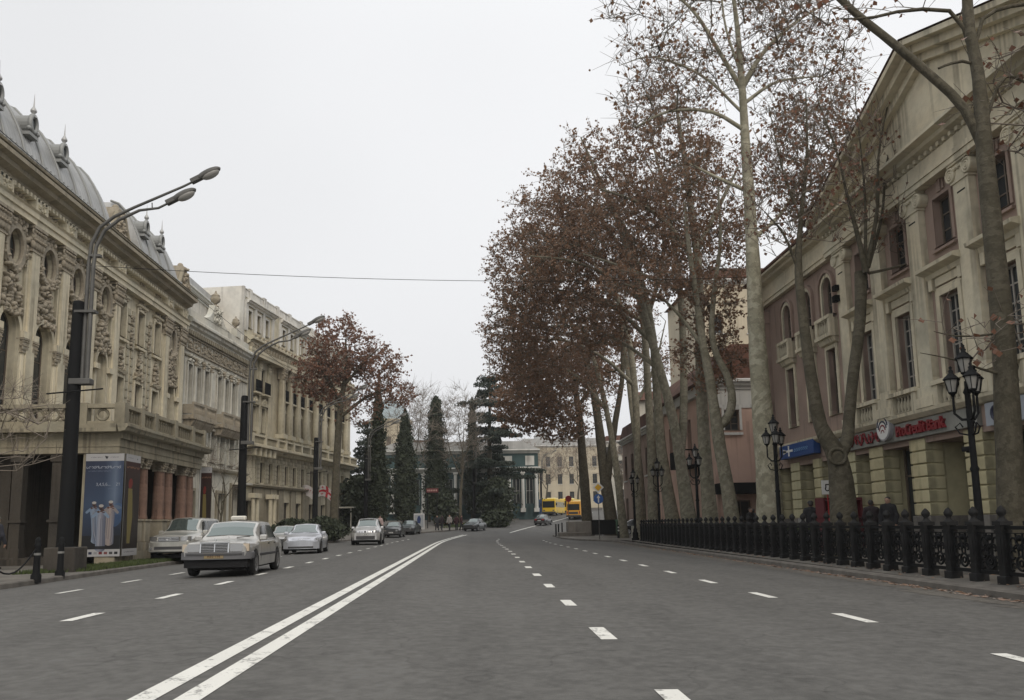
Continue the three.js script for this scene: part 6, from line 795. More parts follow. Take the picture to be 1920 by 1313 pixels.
const small = (paint, extra = {}) => ({
  L: 4.3, W: 1.72, r: 0.305, ww: 0.19, roof: 0.67, paint, wheels: [1.32, -1.24], bow: 0.14,
  top: [[-2.15, 0.66], [-2.1, 0.9], [-1.95, 0.96], [-1.6, 0.98], [-1.1, 1.28], [-0.75, 1.4], [0, 1.43], [0.3, 1.4], [0.95, 0.96], [1.5, 0.9], [2.05, 0.78], [2.15, 0.66]], belt: [[-2.15, 0.84], [0.95, 0.89], [2.15, 0.7]], plan: [[-2.15, 0.82], [-1.9, 0.94], [0, 1], [1.5, 0.97], [2.15, 0.84]],
  screen: [0.88, 0.35], rear: [-0.82, -1.5], windows: [[-0.12, 0.72, -0.14, 0.36], [-1.0, -0.2, -0.85, -0.22]], seams: [0.85, -0.16, -1.04], handles: [-0.05, -0.9], mirror: 0.64,
  extra: ({ t, bent }) => { part('bumper', bent(-0.8, 0.8, 0.3, 0.56, 2.2, 0.2, 0.18), trimDark, t); part('rear_bumper', bent(-0.8, 0.8, 0.32, 0.56, -2.02, 0.2, -0.18), trimDark, t); part('grille', bent(-0.35, 0.35, 0.58, 0.68, 2.17, 0.04, 0.1), trimDark, t); for (const q of [-1, 1]) { part('headlight', bent(q > 0 ? 0.4 : -0.72, q > 0 ? 0.72 : -0.4, 0.56, 0.7, 2.18, 0.06, 0.14, 4), M.headlamp, t); part('tail_light', rbx(q * 0.5 - 0.15, q * 0.5 + 0.15, 0.66, 0.82, -2.165, -2.1, 0.02), M.tailRed, t); } }, ...extra,
});
makeCar('saloon_car', 'silver car by the kerb, mostly hidden between taxi and silver saloon', [-11.2, groundY(-11.2, 51), 51], 0.05, small(silver));
makeCar('saloon_car', 'dark saloon parked at the kerb right behind the crossover', [-7.35, groundY(-7.35, 79.5), 79.5], -0.05, small(darkPaint, { plate: { text: 'XCX 210', y: 0.45, z: 2.215, w: 0.4, h: 0.11 } }));
makeCar('saloon_car', 'dark green car parked further along the kerb, mostly behind the dark saloon', [-6.5, groundY(-6.5, 88), 88], -0.15, small(greenDark));
makeCar('saloon_car', 'dark grey oncoming saloon alone on the bend near the street centre', [0.35, groundY(0.35, 98), 98], -0.33, small(carPaint([0.045, 0.06, 0.062], 0.3)));
makeCar('saloon_car', 'black saloon driving away towards the yellow buses', [9.75, groundY(9.75, 114), 114], Math.PI - 0.34, small(darkPaint, { plate: { text: 'ZAZ 330', y: 0.62, z: -2.19, w: 0.4, h: 0.11 } }));
makeCar('saloon_car', 'dark car parked among the plane trunks behind the green bin', [15.6, paveR(15, 74) + 0.1, 76], 1.35, small(darkPaint));
function makeBus(label, pos, turn, paint) {
  const t = thing('bus', label, 'bus', pos, turn, 'yellow city buses'), L = 4.2, W = 1.15, H = 2.75;
  const shell = new RoundedBoxGeometry(2 * W, H - 0.35, 2 * L, 3, 0.16).translate(0, 0.35 + (H - 0.35) / 2, 0); part('body', shell, paint, t);
  part('windscreen', rbx(-1.02, 1.02, 1.25, 2.35, L - 0.06, L + 0.015, 0.03), M.carGlassDark, t); part('rear_window', rbx(-0.95, 0.95, 1.35, 2.3, -L - 0.015, -L + 0.06, 0.03), M.carGlassDark, t);
  for (const s of [-1, 1]) for (let i = 0; i < 5; i++) part('side_window', rbx(s * W - 0.02, s * W + 0.012, 1.35, 2.25, -3.7 + i * 1.5, -2.35 + i * 1.5, 0.015), M.carGlass, t);
  part('roof_unit', rbx(-0.7, 0.7, H - 0.03, H + 0.2, -0.5, 2.2, 0.08), mat([0.75, 0.68, 0.35], { roughness: 0.5 }), t);
  for (const q of [-1, 1]) { part('headlight', rbx(q * 0.8 - 0.17, q * 0.8 + 0.17, 0.7, 0.9, L - 0.05, L + 0.02, 0.03), M.headlamp, t); part('tail_light', rbx(q * 0.95 - 0.08, q * 0.95 + 0.08, 0.8, 1.2, -L - 0.02, -L + 0.05, 0.02), M.tailRed, t); part('mirror', [rbx(q * 1.32 - 0.1, q * 1.32 + 0.1, 1.6, 2.0, L - 0.05, L + 0.1, 0.03), bar([q * 1.12, 2.1, L - 0.1], [q * 1.3, 2.0, L], 0.025)], M.blackPlastic, t); for (const z of [2.5, -2.2]) wheel(t, q * (W - 0.13), z, 0.42, 0.26, q); }
  part('bumper', [rbx(-1.16, 1.16, 0.32, 0.62, L - 0.15, L + 0.05, 0.05), rbx(-1.16, 1.16, 0.32, 0.62, -L - 0.05, -L + 0.15, 0.05)], trimDark, t); part('engine_grille', rbx(-0.7, 0.7, 0.75, 1.1, -L - 0.02, -L + 0.04, 0.02), trimDark, t); return t;
}
makeBus('yellow city bus with a dark windscreen facing down the street', [14.1, groundY(14.1, 142) + 0.02, 143], -0.3, M.yellow);
makeBus('second yellow city bus close behind the first one', [18.3, groundY(18.3, 150) + 0.05, 154], -0.34, M.yellow);
makeBus('orange yellow bus seen from behind beside the dark plane stem', [16.9, groundY(16.9, 131), 132], Math.PI - 0.3, mat([0.66, 0.33, 0.03], { roughness: 0.45, physical: true, clearcoat: 0.5 }));
// ---------------------------------------------------------------- street furniture, right
{ // cast-iron fence along the kerb
  const t = thing('iron_fence', 'ornate black iron fence of round-topped posts and scrollwork panels along the right kerb', 'fence', [10.2, 0, 8]), R = rng(6);
  const fx = D => kerbR(D) + 0.72, post = plain(join([rbx(-0.1, 0.1, 0.16, 1.18, -0.1, 0.1, 0.015), rbx(-0.135, 0.135, -0.1, 0.17, -0.135, 0.135, 0.02), bx(-0.125, 0.125, 1.12, 1.2, -0.125, 0.125), bx(-0.11, 0.11, 0.3, 0.36, -0.112, 0.112), bx(-0.11, 0.11, 0.98, 1.03, -0.112, 0.112), lathe([[0.12, 1.2], [0.07, 1.24], [0.045, 1.29], [0.085, 1.34], [0.095, 1.39], [0.06, 1.45], [0.02, 1.49], [0, 1.5]], 10), bx(-0.06, 0.06, 0.42, 0.94, -0.115, 0.115), bx(-0.115, 0.115, 0.42, 0.94, -0.06, 0.06)]));
  const sc = (cx, cy, r, a0, a1, t, sx = 1) => tube(Array.from({ length: 9 }, (_, i) => { const a = lerp(a0, a1, i / 8), q = r * (1 - 0.35 * i / 8); return [sx * (cx + q * Math.cos(a)), cy + q * Math.sin(a), 0, t]; }), 5);
  const w = 0.36; const panel = plain(join([bx(-w, w, 1.06, 1.13, -0.035, 0.035), bx(-w, w, 0.2, 0.27, -0.035, 0.035), bx(-w, w, 0.98, 1.0, -0.02, 0.02), new THREE.TorusGeometry(0.13, 0.024, 6, 18).translate(0, 0.44, 0), new THREE.TorusGeometry(0.055, 0.02, 5, 12).translate(0, 0.44, 0), ...[-1, 1].flatMap(s => [sc(0.18, 0.82, 0.12, -2.2, 3.4, 0.022, s), sc(0.22, 0.58, 0.1, 2.4, -2.6, 0.022, s), sc(0.23, 0.36, 0.09, 3.2, -1.6, 0.02, s), sc(0.1, 0.7, 0.09, -0.4, 4.2, 0.02, s), bar([s * 0.31, 0.27, 0], [s * 0.31, 0.98, 0], 0.022, 5), bar([s * 0.05, 0.57, 0], [s * 0.1, 0.98, 0], 0.02, 5)]), ball(0.05, 0, 0.72, 0, 1), ball(0.06, 0, 0.9, 0, 1), new THREE.TorusGeometry(0.09, 0.02, 5, 14).translate(0, 0.86, 0)]));
  const far = plain(join([bx(-w, w, 1.06, 1.13, -0.035, 0.035), bx(-w, w, 0.2, 0.27, -0.035, 0.035), new THREE.TorusGeometry(0.13, 0.03, 4, 10).translate(0, 0.44, 0), ...[-0.28, -0.14, 0, 0.14, 0.28].map(x => bx(x - 0.02, x + 0.02, 0.27, 1.06, -0.015, 0.015))]));
  for (let i = 0; i < 52; i++) { const D = 8 + i * 0.932; const p = mesh('post', post, M.ironWorn, t); p.position.set(fx(D) - 10.2, groundY(kerbR(D), D) + 0.15, 8 - D); p.rotation.y = -0.03 + 0.02 * R(); if (i < 51) { const E = D + 0.466, q = mesh('panel', D < 42 ? panel : far, M.iron, t); q.position.set(fx(E) - 10.2, groundY(kerbR(E), E) + 0.13, 8 - E); q.rotation.y = Math.PI / 2 - Math.atan2(fx(E + 0.5) - fx(E - 0.5), 1); } }
  const t2 = thing('iron_fence', 'short plain dark railing across the pavement end beside the green bin', 'fence', [10.3, 0.2, 71.5]);
  for (let i = 0; i < 18; i++) part('bar', bx(i * 0.12 - 0.015, i * 0.12 + 0.015, 0, 1.35, -0.015, 0.015), M.iron, t2); part('rail', [bx(-0.05, 2.1, 1.3, 1.36, -0.025, 0.025), bx(-0.05, 2.1, 0.1, 0.15, -0.025, 0.025)], M.iron, t2); part('infill_sheet', bx(0, 2.05, 0.15, 1.3, -0.006, 0.006), M.iron, t2);
}
const GL = 'ornate cast-iron lamps along the right pavement';
function lantern(parent, x, y, z, k) {
  const f = part('lantern_frame', [lathe([[0.01, 0.74], [0.05, 0.7], [0.03, 0.64], [0.075, 0.6], [0.06, 0.54], [0.12, 0.48], [0.22, 0.38], [0.24, 0.36], [0.24, 0.33], [0.16, 0.33]].map(p => [p[0] * k, p[1] * k]).reverse(), 6), lathe([[0, -0.2], [0.03, -0.17], [0.06, -0.1], [0.115, -0.06], [0.12, -0.02], [0, -0.02]].map(p => [p[0] * k, p[1] * k]), 6), ...Array.from({ length: 6 }, (_, i) => { const a = i * Math.PI / 3 + Math.PI / 6 * 0; return bar([0.115 * k * Math.sin(a), -0.02 * k, 0.115 * k * Math.cos(a)], [0.195 * k * Math.sin(a), 0.34 * k, 0.195 * k * Math.cos(a)], 0.013 * k, 4); })], M.iron, parent); f.position.set(x, y, z);
  part('lantern_glass', [lathe([[0.105, -0.015], [0.185, 0.33]].map(p => [p[0] * k, p[1] * k]), 6)], M.lampGlass, f); return f;
}
{
  const t = thing('street_lamp', 'nearest three-lantern cast-iron lamp in front of the trunk at the right edge', 'lamp', [11, paveR(11, 17.6), 17.6], 0.35, GL);
  part('pole', [lathe([[0.26, -0.1], [0.26, 0.15], [0.2, 0.2], [0.21, 0.5], [0.13, 0.62], [0.14, 0.75], [0.085, 0.85], [0.075, 2.2], [0.1, 2.25], [0.07, 2.32], [0.06, 3.9], [0.09, 3.95], [0.05, 4.05], [0.045, 4.2]], 12)], M.iron, t);
  for (const a of [0, 2.094, 4.189]) { part('arm', [tube([[0, 3.35, 0, 0.03], [0.15, 3.35, 0, 0.03], [0.29, 3.5, 0, 0.028], [0.29, 3.86, 0, 0.026]], 6), tube([[0.05, 3.0, 0, 0.02], [0.22, 3.05, 0, 0.02], [0.3, 3.2, 0, 0.02], [0.2, 3.28, 0, 0.02], [0.15, 3.18, 0, 0.018]], 5)].map(g => g.rotateY(a)), M.iron, t); lantern(t, 0.29 * Math.cos(a), 4.0, -0.29 * Math.sin(a), 0.78); }
  lantern(t, 0, 4.42, 0, 0.84);
  [[11.0, 29.4, 'three-lantern cast-iron lamp standing in front of the pale straight plane trunk'], [11.05, 40.3, 'three-lantern cast-iron lamp before the salmon house, second beyond the near one'], [11.1, 49, 'three-lantern cast-iron lamp between the crowded plane trunks in mid row'], [11.4, 58, 'farthest three-lantern cast-iron lamp, near the end of the ornate fence']].forEach(([x, D, l], i) => copyThing(t, l, [x, paveR(x, D), D], 0.35 + i * 0.5));
}
// road signs, bollards, bin, planter
const signWhite = mat([0.62, 0.62, 0.60], { roughness: 0.5 }), signYellow = mat([0.62, 0.36, 0.02], { roughness: 0.45 }), signBlue = mat([0.02, 0.09, 0.30], { roughness: 0.45 }), signRed = mat([0.30, 0.02, 0.025], { roughness: 0.5 });
{
  const y0 = 0.2, s = thing('road_sign', 'yellow diamond priority sign above a blue round arrow sign on one pole', 'road sign', [10.25, y0, 67]);
  part('pole', bar([0, -0.2, 0], [0, 4.4, 0], 0.035), M.steel, s); const d = part('diamond_board', rbx(-0.33, 0.33, -0.33, 0.33, 0.04, 0.065, 0.012).rotateZ(Math.PI / 4).translate(0, 3.95, 0), signWhite, s); part('diamond_face', rbx(-0.21, 0.21, -0.21, 0.21, 0.066, 0.075, 0.004).rotateZ(Math.PI / 4).translate(0, 3.95, 0), signYellow, d);
  const c = part('round_board', cyl(0.4, 0.4, 0.04, 0.065, 24).rotateX(Math.PI / 2).translate(0, 3.02, 0), signBlue, s); part('arrow', extr(shapeOf([[-0.05, -0.3], [0.05, -0.3], [0.05, 0.08], [0.14, 0.08], [0, 0.32], [-0.14, 0.08], [-0.05, 0.08]]), 0.01).translate(0, 3.02, 0.066), signWhite, c);
  const n = thing('road_sign', 'round dark red no-stopping sign on a thin pole left of the orange bus', 'road sign', [9.9, 0.3, 85]); part('pole', bar([0, -0.3, 0], [0, 3.6, 0], 0.035), M.steel, n); part('round_board', cyl(0.33, 0.33, 0.03, 0.055, 24).rotateX(Math.PI / 2).translate(0, 3.5, 0), signRed, n); part('ring', new THREE.TorusGeometry(0.3, 0.03, 5, 24).translate(0, 3.5, 0.056), mat([0.4, 0.05, 0.06]), n);
  const b = thing('wheelie_bin', 'green lidded wheelie bin standing at the end of the ornate fence', 'bin', [12.5, 0.2, 69.5]); part('body', (() => { const g = rbx(-0.42, 0.42, 0.12, 1.2, -0.36, 0.36, 0.05, 3); const a = g.attributes.position; for (let i = 0; i < a.count; i++) { const k = 0.86 + 0.14 * a.getY(i) / 1.2; a.setX(i, a.getX(i) * k); a.setZ(i, a.getZ(i) * k); } return g; })(), mat([0.02, 0.075, 0.03], { roughness: 0.5 }), b); part('lid', rbx(-0.46, 0.46, 1.2, 1.34, -0.4, 0.4, 0.05), mat([0.025, 0.10, 0.045], { roughness: 0.5 }), b); for (const x of [-0.34, 0.34]) part('wheel', cyl(0.11, 0.11, -0.03, 0.03, 14).rotateZ(Math.PI / 2).translate(x, 0.11, 0.28), M.rubber, b);
  const bo = thing('bollard', 'dark bollard with two white dots in front of the green bin', 'bollard', [11.9, 0.16, 67.6]); part('post', cyl(0.1, 0.08, -0.1, 0.95, 12), M.iron, bo); for (const y of [0.5, 0.75]) part('reflector', ball(0.07, 0, y, 0.08, 1), signWhite, bo);
  const st = thing('stone_block', 'short pale stone post at the near end of the short railing', 'post', [12.95, 0.16, 66.5]); part('shaft', rbx(-0.17, 0.17, -0.1, 0.85, -0.17, 0.17, 0.03), M.pale, st);
  const pl = thing('planter', 'low grey stone planter wall at the rounded pavement corner', 'planter', [9.7, 0.28, 77]); part('wall', [rbx(-0.9, 1.3, -0.3, 1.2, -1, 0.3, 0.08, 3)], M.bankPlinth, pl); part('kerb_ring', rbx(-1.7, 1.6, -0.3, 0.22, -1.2, 0.6, 0.1, 3), M.kerb, pl);
  const gb = (l, x, D) => { const q = thing('bollard', l, 'bollard', [x, groundY(x, D) + 0.14, D], 0, 'slim bollards at the pavement corner'); part('post', cyl(0.075, 0.065, -0.1, 1.0, 10), M.iron, q); part('cap', ball(0.085, 0, 1.02, 0, 1), M.iron, q); };
  gb('left one of two slim dark bollards side by side on the corner kerb', 7.95, 79); gb('right one of two slim dark bollards side by side on the corner kerb', 8.3, 80); gb('lone slim dark bollard below the no-stopping sign', 9.4, 87);
  const kn = thing('news_stand', 'dark red display stand with shelves of goods behind the forked tree', 'stand', [13.3, paveR(13.3, 29.5), 29.6], 0.1); part('frame', [bx(-0.75, 0.75, 0, 0.5, -0.3, 0.3), bx(-0.75, -0.68, 0.5, 1.75, -0.3, 0.3), bx(0.68, 0.75, 0.5, 1.75, -0.3, 0.3), bx(-0.75, 0.75, 1.75, 1.85, -0.3, 0.3), bx(-0.75, 0.75, 1.1, 1.14, -0.3, 0.3)], mat([0.10, 0.015, 0.02], { roughness: 0.6 }), kn); part('back', bx(-0.68, 0.68, 0.5, 1.75, -0.29, -0.27), mat([0.05, 0.01, 0.012]), kn);
  const R = rng(71), gm = [[0.3, 0.2, 0.16], [0.28, 0.05, 0.04], [0.45, 0.42, 0.38], [0.1, 0.12, 0.16], [0.3, 0.26, 0.1]].map(c => mat(c)); for (let i = 0; i < 22; i++) { const x = -0.6 + (i % 11) * 0.115, y = i < 11 ? 0.51 : 1.15; part('magazine', bx(x - 0.045, x + 0.045, y, y + 0.22 + 0.14 * R(), -0.1, -0.04), gm[Math.floor(R() * 5)], kn); }
  const ps = thing('parking_sign', 'small square white sign on a thin pole against the forked tree', 'sign', [12.65, paveR(12.6, 29), 29.0]); part('pole', bar([0, -0.2, 0], [0, 2.0, 0], 0.022), M.tailRed, ps); part('board', rbx(-0.2, 0.2, 2.0, 2.5, -0.012, 0.012, 0.01), signWhite, ps); part('figure', [new THREE.TorusGeometry(0.07, 0.022, 5, 12, 4.6).rotateZ(2.4).translate(0, 2.2, 0.014), bx(-0.06, 0.07, 2.33, 2.37, 0.012, 0.02), bx(-0.07, -0.03, 2.24, 2.36, 0.012, 0.02)], M.iron, ps);
  const hg = thing('hoarding', 'blue hoarding fence at the far left roadside before the buses', 'fence', [9.5, 3.2, 148], -0.3); for (let i = 0; i < 5; i++) part('panel', rbx(i * 1.0, i * 1.0 + 0.96, -0.3, 2.4, -0.04, 0.04, 0.02), mat([0.03, 0.06, 0.14]), hg); part('rail', bx(0, 4.96, 1.2, 1.3, -0.1, -0.041), M.steel, hg);
  grassPatch('small green plants in the bed behind the fence at the pale trunk', [[11.2, 30.5], [13, 30.5], [13, 33.5], [11.2, 33.5]], 2600, (X, D) => paveR(X, D) + 0.75, 0.22, 31);
  const bed = thing('flower_bed', 'raised dark soil bed with a stone edge around the pale plane trunk', 'bed', [12.1, paveR(12, 32), 32]); part('edge', rbx(-1.2, 1.2, -0.1, 0.72, -1.6, 1.6, 0.05), M.bankPlinth, bed); part('soil', bx(-1.1, 1.1, 0.721, 0.75, -1.5, 1.5), M.soil, bed);
}
// ---------------------------------------------------------------- street furniture, left
{
  const GP = 'tall double-armed street lights along the left pavement';
  const y0 = paveL(27), t = thing('street_light', 'nearest tall double-armed street light with a thick dark lower pole at the portico', 'street light', [-12.5, y0, 27], 0, GP);
  part('lower_pole', [lathe([[0.29, 0.75], [0.25, 0.8], [0.235, 2], [0.215, 5], [0.185, 8.6], [0.16, 8.7], [0.1, 8.72]], 14).translate(-0.3, 0, 0)], M.iron, t); part('foot', [rbx(-0.72, 0.22, -0.3, 0.76, -0.45, 0.45, 0.04)], M.underPortico, t);
  for (const [i, dx, top, ex, ey] of [[0, -0.06, 10.9, 3.65, 13.1], [1, 0.14, 10.75, 2.9, 12.3]]) {
    part('pole_arm', tube([[dx, 6.0, 0.1 * i, 0.075], [dx, 8, 0.1 * i, 0.072], [dx, top - 0.9, 0.1 * i, 0.066], [dx + 0.06, top - 0.2, 0.1 * i, 0.062], [dx + 0.3, top + 0.35, 0.1 * i, 0.06], [dx + 0.75, top + 0.72, 0.1 * i, 0.056], [dx + 1.4, top + 1.05, 0.1 * i, 0.05], [ex - 0.75, ey - 0.42, 0.1 * i, 0.042], [ex - 0.3, ey - 0.18, 0.1 * i, 0.035]], 8), M.steel, t);
    const h = part('lamp_head', [(() => { const g = new THREE.SphereGeometry(0.5, 14, 10); g.scale(0.95, 0.3, 0.36); const a = g.attributes.position; for (let k = 0; k < a.count; k++) { const x = a.getX(k); a.setZ(k, a.getZ(k) * (0.75 + 0.4 * (x + 0.5))); if (a.getY(k) < -0.05) a.setY(k, -0.05); } g.rotateZ(0.5); return g.translate(ex + 0.05, ey + 0.03, 0.1 * i); })(), rbx(-0.22, 0.22, -0.085, 0.085, -0.1, 0.1, 0.03).rotateZ(0.5).translate(ex - 0.3, ey - 0.15, 0.1 * i)], M.steel, t); part('lamp_glass', (() => { const g = new THREE.SphereGeometry(0.34, 12, 8, 0, Math.PI * 2, Math.PI / 2, Math.PI / 2); g.scale(0.95, 0.42, 0.5); g.rotateZ(0.5); return g.translate(ex + 0.14, ey + 0.02, 0.1 * i); })(), M.lampGlass, h);
  }
  part('pole_tie', bx(-0.35, 0.3, 8.3, 8.38, -0.1, 0.2), M.steel, t); part('bracket', rbx(-0.4, 0.28, 5.92, 6.12, -0.12, 0.22, 0.03), M.steel, t); part('pole_tie', bx(0, 0.35, 10.2, 10.28, -0.04, 0.14), M.steel, t); part('arm_tie', bar([1.9, 12.1, 0], [1.95, 11.9, 0.1], 0.02), M.steel, t); part('cross_bar', bar([-1.0, 5.6, 0.3], [0.75, 5.75, 0.3], 0.025), M.iron, t);
  copyThing(t, 'second tall double-armed street light, before the joint of pale house and hotel', [-12.5, paveL(47), 47], 0.02); copyThing(t, 'third tall double-armed street light, just left of the brown-leaved street tree', [-13.1, groundY(-9, 72) + 0.1, 72], 0.0); copyThing(t, 'fourth tall double-armed street light, its arms crossing the tower behind', [-11.2, groundY(-8, 91) - 0.2, 91], 0.05); copyThing(t, 'fifth tall double-armed street light near the cedar at the bend', [0.6, groundY(0, 120) - 0.3, 120], -0.2); copyThing(t, 'distant street light standing left of the yellow buses', [15.2, groundY(15, 175) + 0.5, 178], -0.3);
  const bol = (l, x, D) => { const q = thing('bollard', l, 'bollard', [x, paveL(D), D], 0, 'iron bollards on the left kerb'); part('post', lathe([[0.13, -0.1], [0.13, 0.1], [0.09, 0.16], [0.075, 0.85], [0.1, 0.88], [0.06, 0.93], [0.075, 1.0], [0.05, 1.07], [0, 1.1]], 12), M.iron, q); part('band', cyl(0.085, 0.085, 0.62, 0.68, 12), signWhite.clone(), q).material.color.setRGB(0.2, 0.2, 0.19); };
  bol('iron bollard at the kerb with the hanging chain, left one of the pair', -11.55, 22.9); bol('iron bollard right of another, just before the thick lamp pole', -11.75, 24.6); bol('iron bollard cut by the left edge of the picture', -11.5, 20.2);
  const ch = thing('chain', 'dark sagging chain between the left kerb bollards', 'chain', [-11.5, paveL(21) + 0.1, 21]); part('links', tube(Array.from({ length: 13 }, (_, i) => { const u = i / 12; return [lerp(0, -0.05, u), 0.75 - 0.65 * Math.sin(u * Math.PI) , lerp(0.8, -1.9, u), 0.022]; }), 5), M.iron, ch);
  // flags on slanting poles before the hotel
  const flag = (name, label, x, D, y, geoM, extra) => { const f = thing(name, label, 'flag', [x, y, D], 0); part('pole', bar([-0.9, -1.3, -1.6], [0, 1.1, 0], 0.035), M.steel, f); const p = [], q = (u, v) => [u * 1.5 + 0.05 * Math.sin(v * 5), 0.95 - v * 1.1 - 0.55 * u * u + 0.12 * Math.sin(u * 5), 0.16 * Math.sin(u * 7 + v * 2)]; const cell = (u0, u1, v0, v1, off) => { const r = []; for (let i = 0; i < 8; i++) for (let j = 0; j < 6; j++) { const a = lerp(u0, u1, i / 8), b = lerp(u0, u1, (i + 1) / 8), c = lerp(v0, v1, j / 6), d = lerp(v0, v1, (j + 1) / 6), z = w => [w[0], w[1], w[2] + off]; r.push(...z(q(a, c)), ...z(q(a, d)), ...z(q(b, c)), ...z(q(b, c)), ...z(q(a, d)), ...z(q(b, d))); } return r; }; const c = mesh('cloth', rawGeo(cell(0, 1, 0, 1, 0)), geoM, f); extra(c, cell); return f; };
  const cloth = mat([0.62, 0.58, 0.56], { side: THREE.DoubleSide, roughness: 0.9 }), red = mat([0.45, 0.03, 0.04], { side: THREE.DoubleSide, roughness: 0.9 });
  const Gf = flag('flag', 'white flag with a big red cross and four small crosses on a slanting pole', -15.6, 86, 4.6, cloth, (c, cell) => { for (const o of [0.012, -0.012]) { mesh('red_cross', rawGeo([...cell(0.42, 0.58, 0, 1, o), ...cell(0, 0.42, 0.4, 0.6, o), ...cell(0.58, 1, 0.4, 0.6, o)]), red, c); mesh('small_crosses', rawGeo([[0.21, 0.2], [0.79, 0.2], [0.21, 0.8], [0.79, 0.8]].flatMap(([u, v]) => [...cell(u - 0.02, u + 0.02, v - 0.1, v + 0.1, o), ...cell(u - 0.08, u + 0.08, v - 0.025, v + 0.025, o)])), red, c).userData.kind = 'stuff'; } });
  flag('flag', 'white flag with faint reddish lettering on a slanting pole', -17.3, 86, 4.65, cloth, (c, cell) => { const pale = mat([0.45, 0.2, 0.2], { side: THREE.DoubleSide }); for (const o of [0.012, -0.012]) mesh('lettering', rawGeo([0.15, 0.3, 0.45, 0.6, 0.75].flatMap((u, i) => [...cell(u, u + 0.09, 0.35, 0.42, o), ...cell(u, u + 0.03, 0.42, 0.6, o)])), pale, c).userData.kind = 'stuff'; });
  // posters
  const canvasMat = (w, h, draw) => { const c = document.createElement('canvas'); c.width = w; c.height = h; draw(c.getContext('2d'), w, h); const t = new THREE.CanvasTexture(c); t.colorSpace = THREE.SRGBColorSpace; return mat([0.62, 0.62, 0.62], { map: t, roughness: 0.6 }); };
  const strip = (g, w, h) => { g.fillStyle = '#c9c8c8'; g.fillRect(0, 0, w, h * 0.072); g.fillRect(0, h * 0.93, w, h * 0.07); g.fillStyle = '#23242a'; };
  const squiggle = (g, x, y, n, s, col, lw) => { g.strokeStyle = col; g.lineWidth = lw; for (let i = 0; i < n; i++) { g.beginPath(); const k = (i * 7) % 5; g.arc(x + i * s * 1.1, y, s * 0.42, k * 0.9, k * 0.9 + 4.2); g.stroke(); if (k % 2) { g.beginPath(); g.moveTo(x + i * s * 1.1 + s * 0.4, y - s * 0.8); g.lineTo(x + i * s * 1.1 + s * 0.4, y + s * 0.4); g.stroke(); } } };
  const front = canvasMat(512, 1365, (g, w, h) => {
    const gr = g.createLinearGradient(0, 0, w, h); gr.addColorStop(0, '#27304a'); gr.addColorStop(0.45, '#3b4f6c'); gr.addColorStop(0.62, '#2a3a55'); gr.addColorStop(1, '#0c0d12'); g.fillStyle = gr; g.fillRect(0, 0, w, h);
    const g2 = g.createLinearGradient(w * 0.5, 0, w, 0); g2.addColorStop(0, 'rgba(160,180,200,0)'); g2.addColorStop(0.6, 'rgba(170,185,205,0.5)'); g2.addColorStop(1, 'rgba(120,140,170,0.1)'); g.fillStyle = g2; g.fillRect(w * 0.5, 0, w * 0.5, h * 0.6); g.fillStyle = 'rgba(8,9,14,0.85)'; g.fillRect(0, h * 0.8, w, h * 0.2); g.fillStyle = 'rgba(70,105,150,0.6)'; g.beginPath(); g.ellipse(w * 0.86, h * 0.6, 90, 160, 0.2, 0, 7); g.fill();
    strip(g, w, h); squiggle(g, 70, h * 0.036, 13, 11, '#44454c', 2); squiggle(g, 330, h * 0.036, 9, 11, '#44454c', 2); g.fillStyle = '#23242a'; g.beginPath(); g.moveTo(250, h * 0.02); g.lineTo(300, h * 0.03); g.lineTo(280, h * 0.055); g.lineTo(262, h * 0.04); g.fill();
    squiggle(g, 26, h * 0.135, 14, 30, '#b9bfca', 6); squiggle(g, 50, h * 0.172, 18, 15, '#7f8aa0', 3);
    g.fillStyle = '#c4cad3'; g.font = '52px sans-serif'; g.textAlign = 'left'; g.fillText('3,4,5,6...', 150, h * 0.315); g.fillText('21', 415, h * 0.315); squiggle(g, 320, h * 0.345, 9, 13, '#6f7c96', 3);
    const RF = rng(4), fig = (x, y, s, c1, c2, sk, lean) => {
      const rg = g.createLinearGradient(x - 60 * s, 0, x + 60 * s, 0); rg.addColorStop(0, c2); rg.addColorStop(0.45, c1); rg.addColorStop(1, '#5d6478'); g.fillStyle = rg;
      g.beginPath(); g.moveTo(x - 58 * s, y + 62 * s); g.quadraticCurveTo(x, y + 22 * s, x + 58 * s, y + 62 * s); g.quadraticCurveTo(x + 62 * s, y + 200 * s, x + (52 + lean) * s, y + 300 * s); g.quadraticCurveTo(x + (66 + lean) * s, y + 420 * s, x + (60 + lean) * s, y + 505 * s); g.quadraticCurveTo(x + lean * s, y + 560 * s, x + (-58 + lean) * s, y + 500 * s); g.quadraticCurveTo(x + (-40 + lean) * s, y + 330 * s, x - 58 * s, y + 62 * s); g.fill();
      for (let i = 0; i < 14; i++) { g.strokeStyle = i % 2 ? 'rgba(60,66,86,0.35)' : 'rgba(215,210,210,0.28)'; g.lineWidth = 3 + 4 * RF(); const u = (RF() - 0.5) * 90 * s; g.beginPath(); g.moveTo(x + u * 0.7, y + (90 + 60 * RF()) * s); g.quadraticCurveTo(x + u + 14 * (RF() - 0.5), y + 300 * s, x + u * 0.9 + lean * s, y + (430 + 70 * RF()) * s); g.stroke(); }
      g.strokeStyle = c2; g.lineWidth = 34 * s; g.lineCap = 'round'; g.lineJoin = 'round'; g.beginPath(); g.moveTo(x - 48 * s, y + 74 * s); g.lineTo(x - 92 * s, y + 112 * s); g.lineTo(x - 36 * s, y + 66 * s); g.moveTo(x + 48 * s, y + 74 * s); g.lineTo(x + 88 * s, y + 118 * s); g.lineTo(x + 40 * s, y + 70 * s); g.stroke();
